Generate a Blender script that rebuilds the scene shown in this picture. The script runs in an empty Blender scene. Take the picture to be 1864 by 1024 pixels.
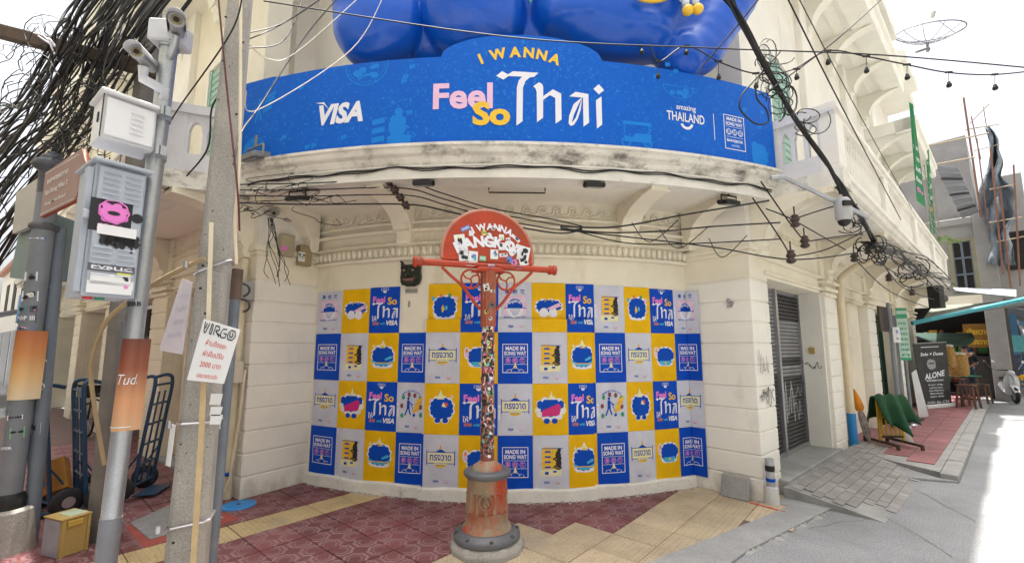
import bpy, bmesh, math, random
from mathutils import Vector, Matrix
random.seed(7)
D = bpy.data; S = bpy.context.scene; COL = S.collection
# ------------------------------------------------------------------ camera
EYE = 1.7; FPX = 800.0; CX = 932.0; CY = 532.0
PITCH = math.atan(.125); CPI, SPI = math.cos(PITCH), math.sin(PITCH)
cam = D.cameras.new('camera'); camo = D.objects.new('camera', cam); COL.objects.link(camo)
camo.location = (0, 0, EYE); camo.rotation_euler = (math.pi/2 + PITCH, 0, 0)
cam.sensor_width = 36; cam.lens = 36*FPX/1864; cam.shift_y = 20/1864
cam.clip_start = .05; cam.clip_end = 600
S.camera = camo
# ------------------------------------------------------------------ world, sun, exposure
SUN_EL, SUN_AZ = math.radians(83.5), math.radians(-4)     # nearly overhead, from behind the corner building
w = D.worlds.new('World'); S.world = w; w.use_nodes = True
wn = w.node_tree.nodes; bg = wn['Background']
sky = wn.new('ShaderNodeTexSky'); sky.sky_type = 'NISHITA'; sky.sun_disc = False
sky.sun_elevation = SUN_EL; sky.sun_rotation = SUN_AZ
sky.air_density = 1.0; sky.dust_density = 7.0; sky.ozone_density = 1.0; sky.altitude = 0
hz = wn.new('ShaderNodeHueSaturation'); hz.inputs['Saturation'].default_value = .32      # milky tropical haze
w.node_tree.links.new(sky.outputs[0], hz.inputs['Color']); w.node_tree.links.new(hz.outputs[0], bg.inputs[0]); bg.inputs[1].default_value = .15
sl = D.lights.new('sun', 'SUN'); so = D.objects.new('sun', sl); COL.objects.link(so)
sl.energy = 4.4; sl.angle = math.radians(.6); sl.color = (1, .95, .87)
sdir = Vector((math.sin(SUN_AZ)*math.cos(SUN_EL), math.cos(SUN_AZ)*math.cos(SUN_EL), math.sin(SUN_EL)))
so.rotation_euler = sdir.to_track_quat('Z', 'Y').to_euler(); so.location = (0, 0, 30)
S.view_settings.view_transform = 'Standard'; S.view_settings.look = 'None'
S.view_settings.exposure = 1.32; S.view_settings.gamma = 1; S.view_settings.use_curve_mapping = False

# ------------------------------------------------------------------ measuring helpers (sight lines onto real planes)
def V(*a): return Vector(a)
def ray(x, y):
    dx = (x-CX)/FPX; dy = -(y-CY)/FPX
    return V(dx, CPI-dy*SPI, SPI+dy*CPI)
def gp(x, y, z=0.):
    r = ray(x, y); t = (z-EYE)/r.z; return V(r.x*t, r.y*t, z)
def dp(x, y, Y):
    r = ray(x, y); t = Y/r.y; return V(r.x*t, Y, r.z*t+EYE)
def circ3(a, b, c):
    ax, ay = a; bx, by = b; cx, cy = c
    d = 2*(ax*(by-cy)+bx*(cy-ay)+cx*(ay-by))
    ux = ((ax*ax+ay*ay)*(by-cy)+(bx*bx+by*by)*(cy-ay)+(cx*cx+cy*cy)*(ay-by))/d
    uy = ((ax*ax+ay*ay)*(cx-bx)+(bx*bx+by*by)*(ax-cx)+(cx*cx+cy*cy)*(bx-ax))/d
    return (ux, uy), math.hypot(ax-ux, ay-uy)
class Arc:                                     # a vertical cylinder wall bulging towards the street
    def __init__(s, a, b, c): s.C, s.R = circ3(a, b, c)
    def th(s, p): return math.atan2(p[0]-s.C[0], s.C[1]-p[1])
    def P(s, th, z, off=0.):
        r = s.R+off; return V(s.C[0]+r*math.sin(th), s.C[1]-r*math.cos(th), z)
    def hit(s, x, y, off=0.):
        r = ray(x, y); R = s.R+off; ox, oy = -s.C[0], -s.C[1]
        a = r.x*r.x+r.y*r.y; b = 2*(ox*r.x+oy*r.y); c = ox*ox+oy*oy-R*R
        t = (-b-math.sqrt(max(0, b*b-4*a*c)))/(2*a)
        return s.th((r.x*t, r.y*t)), EYE+r.z*t
WL, WC, WR = (-2.61, 5.82), (-.38, 5.15), (2.25, 5.66)
WALL = Arc(WL, WC, WR); TL, TR = WALL.th(WL), WALL.th(WR)
BL, BR = (-3.06, 4.85), (3.13, 5.05)
BAL = Arc(BL, (0, 4.34), BR); BTL, BTR = BAL.th(BL), BAL.th(BR)
class Frame:                                   # a straight street front: s along, o out of the wall
    def __init__(s, O, deg, side):
        a = math.radians(deg); s.O = V(O[0], O[1], 0); s.u = V(math.sin(a), math.cos(a), 0)
        s.n = V(s.u.y, -s.u.x, 0)*side; s.side = side
    def P(s, S_, o, z): p = s.O+s.u*S_+s.n*o; return V(p.x, p.y, z)
    def hit(s, x, y, o=0.):
        r = ray(x, y); q = s.O+s.n*o
        t = (q.x*s.n.x+q.y*s.n.y)/(r.x*s.n.x+r.y*s.n.y)
        p = V(r.x*t, r.y*t, 0)-s.O
        return p.x*s.u.x+p.y*s.u.y, EYE+r.z*t
OR_, OL_ = (2.78, 5.08), (-3.04, 5.15)
FR = Frame(OR_, 48.5, 1); FL = Frame(OL_, -53, -1)

# ------------------------------------------------------------------ materials
MATS = {}
def mat(name, col, rough=.7, var=.12, scale=3., bump=0., bscale=60., metal=0., stain=None, stain_amt=0., stain_scale=1.2, streak=1., spec=.5, coat=0., fine=0., splash=None):
    """colour with broad and fine unevenness, optional stains (stain colour) stretched by streak along z"""
    if name in MATS: return MATS[name]
    m = D.materials.new(name); m.use_nodes = True; nt = m.node_tree; N = nt.nodes; L = nt.links
    b = N['Principled BSDF']; b.inputs['Roughness'].default_value = rough; b.inputs['Metallic'].default_value = metal
    b.inputs['Specular IOR Level'].default_value = spec
    if coat: b.inputs['Coat Weight'].default_value = coat
    c = (*col, 1)
    b.inputs['Base Color'].default_value = c
    geo = N.new('ShaderNodeNewGeometry')
    def noise(sc, det=4, z=1.):
        mp = N.new('ShaderNodeMapping'); mp.inputs['Scale'].default_value = (1, 1, z)
        L.new(geo.outputs['Position'], mp.inputs[0])
        n = N.new('ShaderNodeTexNoise'); n.inputs['Scale'].default_value = sc; n.inputs['Detail'].default_value = det
        n.inputs['Roughness'].default_value = .6
        L.new(mp.outputs[0], n.inputs[0]); return n
    last = None
    if var > 0:
        n = noise(scale, 5); r = N.new('ShaderNodeMapRange'); r.inputs[1].default_value = .3; r.inputs[2].default_value = .7
        r.inputs[3].default_value = 1-var; r.inputs[4].default_value = 1+var*.5; L.new(n.outputs[0], r.inputs[0])
        x = N.new('ShaderNodeMix'); x.data_type = 'RGBA'; x.blend_type = 'MULTIPLY'; x.inputs[0].default_value = 1
        x.inputs[6].default_value = c; L.new(r.outputs[0], x.inputs[7]); last = x.outputs[2]
    if fine > 0:
        n = noise(bscale*1.5, 2); r = N.new('ShaderNodeMapRange'); r.inputs[1].default_value = .35; r.inputs[2].default_value = .65
        r.inputs[3].default_value = 1-fine; r.inputs[4].default_value = 1+fine*.4; L.new(n.outputs[0], r.inputs[0])
        x = N.new('ShaderNodeMix'); x.data_type = 'RGBA'; x.blend_type = 'MULTIPLY'; x.inputs[0].default_value = 1
        if last: L.new(last, x.inputs[6])
        else: x.inputs[6].default_value = c
        L.new(r.outputs[0], x.inputs[7]); last = x.outputs[2]
    if stain:
        n = noise(stain_scale, 8, 1/streak); n.inputs['Roughness'].default_value = .72
        r = N.new('ShaderNodeMapRange'); r.inputs[1].default_value = .62-.2*stain_amt; r.inputs[2].default_value = .8-.2*stain_amt
        r.inputs[4].default_value = min(1, .35+stain_amt)
        L.new(n.outputs[0], r.inputs[0])
        x = N.new('ShaderNodeMix'); x.data_type = 'RGBA'
        L.new(r.outputs[0], x.inputs[0])
        if last: L.new(last, x.inputs[6])
        else: x.inputs[6].default_value = c
        x.inputs[7].default_value = (*stain, 1); last = x.outputs[2]
    if splash:                                   # dirt splashed up from the pavement, ragged upper edge
        sp = N.new('ShaderNodeSeparateXYZ'); L.new(geo.outputs['Position'], sp.inputs[0]); n = noise(7, 6, .6)
        ad = N.new('ShaderNodeMath'); ad.operation = 'MULTIPLY_ADD'; L.new(n.outputs[0], ad.inputs[0]); ad.inputs[1].default_value = .7; ad.inputs[2].default_value = -.22
        sb = N.new('ShaderNodeMath'); sb.operation = 'SUBTRACT'; L.new(ad.outputs[0], sb.inputs[0]); L.new(sp.outputs[2], sb.inputs[1])
        r = N.new('ShaderNodeMapRange'); r.inputs[1].default_value = -.02; r.inputs[2].default_value = .22; r.inputs[4].default_value = .6; L.new(sb.outputs[0], r.inputs[0])
        x = N.new('ShaderNodeMix'); x.data_type = 'RGBA'; L.new(r.outputs[0], x.inputs[0])
        if last: L.new(last, x.inputs[6])
        else: x.inputs[6].default_value = c
        x.inputs[7].default_value = (*splash, 1); last = x.outputs[2]
    if last: L.new(last, b.inputs['Base Color'])
    if bump > 0:
        n = noise(bscale, 4); bp = N.new('ShaderNodeBump'); bp.inputs['Strength'].default_value = bump; bp.inputs['Distance'].default_value = .01
        L.new(n.outputs[0], bp.inputs['Height']); L.new(bp.outputs[0], b.inputs['Normal'])
    MATS[name] = m; return m
cream = mat('cream_plaster', (.82, .76, .62), .85, .10, 1.5, .25, 35, stain=(.46, .36, .22), stain_amt=.26, stain_scale=1.6, streak=4)
cream_w = mat('pale_plaster', (.82, .79, .72), .85, .08, 1.7, .3, 30, stain=(.50, .44, .35), stain_amt=.24, stain_scale=2.2, streak=3, splash=(.30, .26, .21))
mould_w = mat('weathered_white_moulding', (.74, .71, .64), .9, .18, 4, .5, 40, stain=(.10, .085, .07), stain_amt=.62, stain_scale=2.6, streak=.5)
band_w = mat('faded_white_moulding', (.78, .75, .68), .9, .12, 4, .4, 40, stain=(.22, .18, .14), stain_amt=.3, stain_scale=2.2, streak=.6)
soffit_m = mat('soffit_paint', (.82, .78, .68), .85, .06, 1, .15, 30, stain=(.6, .5, .33), stain_amt=.2, stain_scale=1.)
plinth_m = mat('whitewashed_plinth', (.78, .76, .70), .9, .1, 5, .5, 30, stain=(.2, .18, .16), stain_amt=.34, stain_scale=5, streak=.6)
concrete = mat('road_concrete', (.285, .29, .30), .9, .26, .7, .45, 50, stain=(.17, .17, .175), stain_amt=.36, stain_scale=1.1, streak=1, fine=.34)
kerb_m = mat('kerb_concrete', (.34, .335, .32), .9, .2, 4, .5, 50, stain=(.13, .125, .12), stain_amt=.3, stain_scale=3, fine=.15)
grout = mat('pavement_bed', (.15, .10, .09), .95, .2, 6, .2)
pole_con = mat('pole_concrete', (.36, .34, .31), .92, .16, 4, .6, 70, stain=(.12, .11, .10), stain_amt=.22, stain_scale=5, streak=2.5, fine=.2)
galv = mat('galvanised_steel', (.46, .48, .51), .42, .14, 6, .1, 80, metal=.75, fine=.12)
grey_pipe = mat('grey_painted_pipe', (.15, .18, .22), .55, .15, 5, .1, 60, stain=(.3, .28, .25), stain_amt=.15, stain_scale=7)
grey_post = mat('grey_painted_post', (.20, .22, .245), .5, .15, 5, .1, 60)
cab_w = mat('white_cabinet_paint', (.74, .74, .76), .45, .05, 4, .05)
cab_g = mat('blue_grey_cabinet_paint', (.42, .46, .53), .5, .10, 4, .08, 40, stain=(.25, .25, .26), stain_amt=.14, stain_scale=6, streak=2)
black = mat('black_rubber', (.007, .007, .0075), .55, .2, 8)
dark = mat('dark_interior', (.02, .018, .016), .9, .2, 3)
dgrey = mat('dark_grey_plastic', (.045, .047, .05), .5, .1, 5)
steel = mat('bare_steel', (.5, .5, .52), .35, .1, 8, metal=.9)
wood = mat('weathered_timber', (.075, .05, .038), .85, .3, 6, .5, 30, stain=(.16, .13, .11), stain_amt=.2, stain_scale=8)
ply = mat('yellowed_plywood', (.46, .31, .10), .7, .15, 4, .2, 40, stain=(.22, .14, .06), stain_amt=.2, stain_scale=4)
white = mat('white_paper', (.78, .78, .79), .7, .05, 3)
pvc_w = mat('cream_pvc', (.66, .58, .42), .5, .12, 4)
pvc_b = mat('blue_pvc', (.015, .21, .53), .4, .1, 4)
red_rust = mat('red_painted_iron', (.43, .042, .009), .5, .2, 7, .25, 50, stain=(.17, .06, .035), stain_amt=.5, stain_scale=9, streak=1.8)
base_rust = mat('peeling_post_base', (.27, .215, .145), .75, .25, 8, .5, 40, stain=(.36, .045, .012), stain_amt=.8, stain_scale=5, streak=2.6)
base_grey = mat('grey_iron_ring', (.095, .097, .108), .5, .2, 6, .3, stain=(.2, .08, .04), stain_amt=.25, stain_scale=7)
p_blue = mat('poster_blue', (.0, .066, .50), .6, .12, 5, .5, 6, spec=.2)
p_yel = mat('poster_yellow', (.80, .46, .002), .6, .11, 5, .5, 6, spec=.2)
p_lav = mat('poster_lavender', (.60, .61, .70), .6, .10, 5, .5, 6, spec=.2)
i_blue = mat('ink_blue', (.0, .066, .46), .6, 0, spec=.2)
i_white = mat('ink_white', (.76, .76, .82), .5, 0)
i_yel = mat('ink_yellow', (.80, .50, .02), .5, 0)
i_pale = mat('ink_pale_yellow', (.78, .74, .42), .5, 0)
i_pink = mat('ink_pink', (.78, .20, .60), .5, 0)
i_lpink = mat('ink_light_pink', (.76, .48, .66), .5, 0)
i_cyan = mat('ink_cyan', (.05, .42, .70), .5, 0)
i_org = mat('ink_orange', (.75, .22, .04), .5, 0)
i_blk = mat('ink_black', (.015, .015, .018), .6, 0)
i_mag = mat('ink_magenta', (.60, .01, .18), .5, 0)
i_red = mat('ink_red', (.66, .06, .05), .6, 0)
i_grn = mat('ink_green', (.04, .30, .16), .6, 0)
i_brn = mat('ink_brown', (.20, .05, .06), .6, 0)
print_blue = mat('banner_print_light_blue', (.008, .20, .66), .6, 0, spec=.2)

# ------------------------------------------------------------------ mesh builder
class MB:
    def __init__(s): s.v = []; s.f = []; s.m = []; s.s = []
    def add(s, vs, fs, mi=0, sm=False):
        b = len(s.v); s.v += [tuple(v) for v in vs]
        for f in fs: s.f.append([i+b for i in f]); s.m.append(mi); s.s.append(sm)
    def obox(s, o, a, b, c, mi=0):             # corner + three edges (a x b ~ c)
        o, a, b, c = Vector(o), Vector(a), Vector(b), Vector(c)
        p = [o, o+a, o+a+b, o+b]; p += [q+c for q in p]
        fs = [(3, 2, 1, 0), (4, 5, 6, 7), (0, 1, 5, 4), (1, 2, 6, 5), (2, 3, 7, 6), (3, 0, 4, 7)]
        if a.cross(b).dot(c) < 0: fs = [f[::-1] for f in fs]
        s.add(p, fs, mi)
    def box(s, x0, x1, y0, y1, z0, z1, mi=0): s.obox((x0, y0, z0), (x1-x0, 0, 0), (0, y1-y0, 0), (0, 0, z1-z0), mi)
    def fbox(s, F, s0, s1, o0, o1, z0, z1, mi=0): s.obox(F.P(s0, o0, z0), F.u*(s1-s0), F.n*(o1-o0), V(0, 0, z1-z0), mi)
    def bar(s, p, q, w_, h_, mi=0, up=(0, 0, 1)):
        p, q = Vector(p), Vector(q); d = (q-p); up = Vector(up)
        x = d.cross(up); x = x.normalized() if x.length > 1e-6 else V(1, 0, 0); y = x.cross(d).normalized()
        s.obox(p-x*w_/2-y*h_/2, x*w_, y*h_, d, mi)
    def tube(s, pts, r, n=6, mi=0, cap=True, sm=True):
        pts = [Vector(p) for p in pts]; k = len(pts); rs = r if isinstance(r, (list, tuple)) else [r]*k
        vs = []; nx = None
        for i, p in enumerate(pts):
            t = (pts[min(i+1, k-1)]-pts[max(i-1, 0)])
            t = t.normalized() if t.length > 1e-9 else V(0, 0, 1)
            if nx is None:
                nx = t.cross(V(0, 0, 1));  nx = nx.normalized() if nx.length > 1e-3 else V(1, 0, 0)
            nx = (nx-t*nx.dot(t)); nx = nx.normalized() if nx.length > 1e-6 else V(1, 0, 0)
            ny = t.cross(nx)
            for j in range(n):
                a = 2*math.pi*j/n; vs.append(p+nx*math.cos(a)*rs[i]+ny*math.sin(a)*rs[i])
        fs = [(i*n+j, i*n+(j+1) % n, (i+1)*n+(j+1) % n, (i+1)*n+j) for i in range(k-1) for j in range(n)]
        s.add(vs, fs, mi, sm)
        if cap: s.add(vs[:n], [tuple(range(n))[::-1]], mi); s.add(vs[-n:], [tuple(range(n))], mi)
    def lathe(s, base, prof, n=20, mi=0, sm=True, flute=0, depth=0., axis=None):
        base = Vector(base); ax = Vector(axis).normalized() if axis else V(0, 0, 1)
        x = V(1, 0, 0) if abs(ax.x) < .9 else V(0, 1, 0); x = (x-ax*x.dot(ax)).normalized(); y = ax.cross(x)
        vs = []
        for (r, z) in prof:
            for j in range(n):
                a = 2*math.pi*j/n; rr = r*(1-depth*(.5+.5*math.cos(a*flute))) if flute else r
                vs.append(base+x*math.cos(a)*rr+y*math.sin(a)*rr+ax*z)
        k = len(prof)
        s.add(vs, [(i*n+j, i*n+(j+1) % n, (i+1)*n+(j+1) % n, (i+1)*n+j) for i in range(k-1) for j in range(n)], mi, sm)
        s.add(vs[:n], [tuple(range(n))[::-1]], mi); s.add(vs[-n:], [tuple(range(n))], mi)
    def sphere(s, c, r, n=10, mi=0, sc=(1, 1, 1)):
        k = max(4, n//2+1); prof = []
        vs = []; c = Vector(c)
        for i in range(k+1):
            a = math.pi*i/k
            for j in range(n):
                b = 2*math.pi*j/n
                vs.append(c+V(r*sc[0]*math.sin(a)*math.cos(b), r*sc[1]*math.sin(a)*math.sin(b), -r*sc[2]*math.cos(a)))
        s.add(vs, [(i*n+j, i*n+(j+1) % n, (i+1)*n+(j+1) % n, (i+1)*n+j) for i in range(k) for j in range(n)], mi, True)
    def prism(s, poly, fn, d0, d1, mi=0):      # 2-D outline -> fn(x, y, depth)
        n = len(poly); a = [fn(x, y, d0) for x, y in poly]; b = [fn(x, y, d1) for x, y in poly]
        s.add(a+b, [tuple(range(n))[::-1], tuple(range(n, 2*n))]+[(i, (i+1) % n, (i+1) % n+n, i+n) for i in range(n)], mi)
    def sweep(s, prof, fn, ts, mi=0, cap=True, sm=False):  # closed profile (o,z) along fn(t,o,z)
        n = len(prof); vs = [fn(t, o, z) for t in ts for o, z in prof]; k = len(ts)
        s.add(vs, [(i*n+j, i*n+(j+1) % n, (i+1)*n+(j+1) % n, (i+1)*n+j) for i in range(k-1) for j in range(n)], mi, sm)
        if cap: s.add(vs[:n], [tuple(range(n))[::-1]], mi); s.add(vs[-n:], [tuple(range(n))], mi)
    def build(s, name, mats, parent=None, bevel=0., fixn=True):
        me = D.meshes.new(name); off = root_loc(parent) if parent else V(0, 0, 0)
        me.from_pydata([(x-off.x, y-off.y, z-off.z) for x, y, z in s.v], [], s.f)
        for m in (mats if isinstance(mats, (list, tuple)) else [mats]): me.materials.append(m)
        me.polygons.foreach_set('material_index', s.m); me.polygons.foreach_set('use_smooth', s.s)
        if fixn:
            bm = bmesh.new(); bm.from_mesh(me); bmesh.ops.recalc_face_normals(bm, faces=bm.faces); bm.to_mesh(me); bm.free()
        me.update()
        o = D.objects.new(name, me); COL.objects.link(o)
        if parent: o.parent = parent
        if bevel > 0:
            bv = o.modifiers.new('bevel', 'BEVEL'); bv.width = bevel; bv.segments = 1; bv.limit_method = 'ANGLE'
        return o
def root_loc(o):
    while o.parent: o = o.parent
    return Vector(o.location)
def tag(o, label=None, cat=None, group=None, kind=None):
    if label: o['label'] = label
    if cat: o['category'] = cat
    if group: o['group'] = group
    if kind: o['kind'] = kind
    return o
def thing(name, label, cat, loc=(0, 0, 0), group=None):
    o = D.objects.new(name, None); COL.objects.link(o); o.location = loc; o.empty_display_size = .1
    return tag(o, label, cat, group)
def dup(root, loc, rz=None, label=None):
    r = root.copy(); COL.objects.link(r); r.location = loc
    if rz is not None: r.rotation_euler = (0, 0, rz)
    if label: r['label'] = label
    for ch in list(root.children):
        c = ch.copy(); COL.objects.link(c); c.parent = r
        for g in list(ch.children):
            d = g.copy(); COL.objects.link(d); d.parent = c
    return r
def inst(me, name, parent, loc, rz=0., sc=None):   # a piece sharing mesh data
    o = D.objects.new(name, me); COL.objects.link(o)
    if parent: o.parent = parent; loc = Vector(loc)-root_loc(parent)
    o.location = loc; o.rotation_euler = (0, 0, rz)
    if sc: o.scale = sc
    return o
def meshonly(mb, name, mats):
    o = mb.build(name, mats); me = o.data; D.objects.remove(o); return me
# ------------------------------------------------------------------ lettering
_tc = {}
def text2d(body, size=1., bold=0., res=3):
    k = (body, bold, res)
    if k not in _tc:
        c = D.curves.new('lettering', 'FONT'); c.body = body; c.size = 1; c.offset = bold; c.resolution_u = res; c.fill_mode = 'FRONT'
        o = D.objects.new('lettering', c); COL.objects.link(o)
        dg = bpy.context.evaluated_depsgraph_get(); me = D.meshes.new_from_object(o.evaluated_get(dg))
        vs = [(v.co.x, v.co.y) for v in me.vertices]; fs = [tuple(p.vertices) for p in me.polygons]
        D.objects.remove(o); D.curves.remove(c); D.meshes.remove(me)
        x0 = min(v[0] for v in vs); x1 = max(v[0] for v in vs)
        vs = [(x-(x0+x1)/2, y) for x, y in vs]
        _tc[k] = (vs, fs, x1-x0)
    vs, fs, wd = _tc[k]
    return [(x*size, y*size) for x, y in vs], fs, wd*size
class Print:
    """flat print: layers of 2-D shapes, later wrapped on a surface a hair above one another"""
    def __init__(s): s.l = []
    def poly(s, pts, m, lay=1): s.l.append(([tuple(p) for p in pts], [tuple(range(len(pts)))], m, lay)); return s
    def rect(s, x0, x1, y0, y1, m, lay=1): return s.poly([(x0, y0), (x1, y0), (x1, y1), (x0, y1)], m, lay)
    def frame(s, x0, x1, y0, y1, t, m, lay=1):
        s.rect(x0, x1, y0, y0+t, m, lay); s.rect(x0, x1, y1-t, y1, m, lay); s.rect(x0, x0+t, y0+t, y1-t, m, lay); s.rect(x1-t, x1, y0+t, y1-t, m, lay); return s
    def disc(s, x, y, rx, m, lay=1, ry=None, n=20, a0=0, a1=360):
        ry = ry or rx; full = a1-a0 >= 360
        return s.poly([(x+rx*math.cos(math.radians(a0+(a1-a0)*i/(n if full else n-1))), y+ry*math.sin(math.radians(a0+(a1-a0)*i/(n if full else n-1)))) for i in range(n)], m, lay)
    def ring(s, x, y, r, t, m, lay=1, n=24, a0=0, a1=360, sq=1.):
        pts = []; fs = []
        for i in range(n+1):
            a = math.radians(a0+(a1-a0)*i/n)
            pts += [(x+r*math.cos(a), y+r*sq*math.sin(a)), (x+(r-t)*math.cos(a), y+(r-t)*sq*math.sin(a))]
        fs = [(2*i, 2*i+2, 2*i+3, 2*i+1) for i in range(n)]
        s.l.append((pts, fs, m, lay)); return s
    def line(s, pts, t, m, lay=1):
        for (x0, y0), (x1, y1) in zip(pts, pts[1:]):
            l = math.hypot(x1-x0, y1-y0) or 1; nx, ny = -(y1-y0)/l*t/2, (x1-x0)/l*t/2
            s.poly([(x0-nx, y0-ny), (x1-nx, y1-ny), (x1+nx, y1+ny), (x0+nx, y0+ny)], m, lay)
        return s
    def scallop(s, x, y, rx, ry, bumps, amp, m, lay=1, n=6):
        pts = []
        for i in range(bumps*n):
            a = 2*math.pi*i/(bumps*n); k = 1+amp*abs(math.sin(bumps*a/2))
            ex = 2.6; c, q = math.cos(a), math.sin(a); rr = (abs(c)**ex+abs(q)**ex)**(-1/ex)
            pts.append((x+rx*k*rr*c, y+ry*k*rr*q))
        return s.poly(pts, m, lay)
    def text(s, t, x, y, size, m, lay=2, bold=.02, width=None, rot=0., shear=0., res=3, sy=1.):
        vs, fs, wd = text2d(t, size, bold, res); k = (width/wd) if width else 1.
        c, q = math.cos(rot), math.sin(rot); out = []
        for a, b in vs:
            a, b = (a+shear*b)*k, b*sy; out.append((x+a*c-b*q, y+a*q+b*c))
        s.l.append((out, fs, m, lay)); return s
    def arctext(s, t, x, y, r, size, m, lay=2, bold=.02, span=None, down=False, res=3):
        ws = [text2d(ch, size, bold, res)[2] if ch != ' ' else size*.25 for ch in t]; gap = size*.09
        tot = sum(ws)+gap*(len(ws)-1); k = (span*r/tot) if span else 1; a = -tot*k/2
        for ch, wd in zip(t, ws):
            if ch != ' ':
                an = (a+wd*k/2)/r
                s.text(ch, x+r*math.sin(an), y+r*math.cos(an), size, m, lay, bold, rot=-an, res=res)
            a += (wd+gap)*k
        return s
    def scaled(s, k, dx=0, dy=0):
        p = Print(); p.l = [([(x*k+dx, y*k+dy) for x, y in vs], fs, m, l) for vs, fs, m, l in s.l]; return p
    def plus(s, o): s.l += o.l; return s
    def wrap(s, mb, mats, fn, cuts_u=(), cuts_v=(), lift=.0012, lay0=.0015):
        """fn(u, v, off) -> world; shapes are sliced at the cuts so they follow the surface"""
        for vs, fs, m, lay in s.l:
            if m not in mats: mats.append(m)
            bm = bmesh.new(); bv = [bm.verts.new((x, y, 0)) for x, y in vs]
            for f in fs:
                try: bm.faces.new([bv[i] for i in f])
                except ValueError: pass
            x0 = min(v[0] for v in vs); x1 = max(v[0] for v in vs); y0 = min(v[1] for v in vs); y1 = max(v[1] for v in vs)
            for c in cuts_u:
                if x0+1e-4 < c < x1-1e-4: bmesh.ops.bisect_plane(bm, geom=bm.verts[:]+bm.edges[:]+bm.faces[:], plane_co=(c, 0, 0), plane_no=(1, 0, 0))
            for c in cuts_v:
                if y0+1e-4 < c < y1-1e-4: bmesh.ops.bisect_plane(bm, geom=bm.verts[:]+bm.edges[:]+bm.faces[:], plane_co=(0, c, 0), plane_no=(0, 1, 0))
            bm.verts.index_update(); off = lay0+lift*lay
            mb.add([fn(v.co.x, v.co.y, off) for v in bm.verts], [[v.index for v in f.verts] for f in bm.faces], mats.index(m))
            bm.free()
def flat_fn(o, ux, uy, n):
    o, ux, uy, n = Vector(o), Vector(ux), Vector(uy), Vector(n)
    return lambda u, v, d: o+ux*u+uy*v+n*d
def frange(a, b, st):
    k = int(math.ceil((b-a)/st)); return [a+(b-a)*i/k for i in range(k+1)]
# the hand-cut "Thai" word of the campaign, outlines in its own units (1 = cap height)
def thai_word():
    raw = {'T': [(660, 485), (718, 438), (775, 470), (825, 438), (1075, 447), (1030, 490), (990, 495), (945, 535), (922, 600), (917, 930), (857, 972), (862, 600), (880, 530), (912, 490), (780, 487), (730, 523)],
           'h1': [(1022, 583), (1080, 540), (1112, 560), (1120, 590), (1116, 890), (1056, 935), (1056, 640), (1045, 605)],
           'h2': [(1118, 680), (1215, 605), (1297, 645), (1297, 900), (1238, 942), (1238, 690), (1185, 665), (1118, 715)],
           'a1': [(1380, 665), (1440, 618), (1570, 632), (1570, 915), (1514, 958), (1514, 672), (1380, 668)],
           'a2': [(1505, 668), (1420, 740), (1372, 860), (1366, 935), (1385, 958), (1420, 945), (1400, 915), (1418, 850), (1455, 770)],
           'a3': [(1505, 668), (1490, 790), (1455, 890), (1418, 946), (1396, 935), (1440, 870), (1475, 770)],
           'i': [(1645, 690), (1703, 645), (1703, 925), (1648, 970)], 'dot': [(1622, 577), (1678, 525), (1733, 580), (1677, 628)]}
    p = Print()
    for pts in raw.values(): p.poly([((x-1195)/530., (972-y)/530.) for x, y in pts][::-1], i_white, 2)
    return p
THAI = thai_word()
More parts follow.
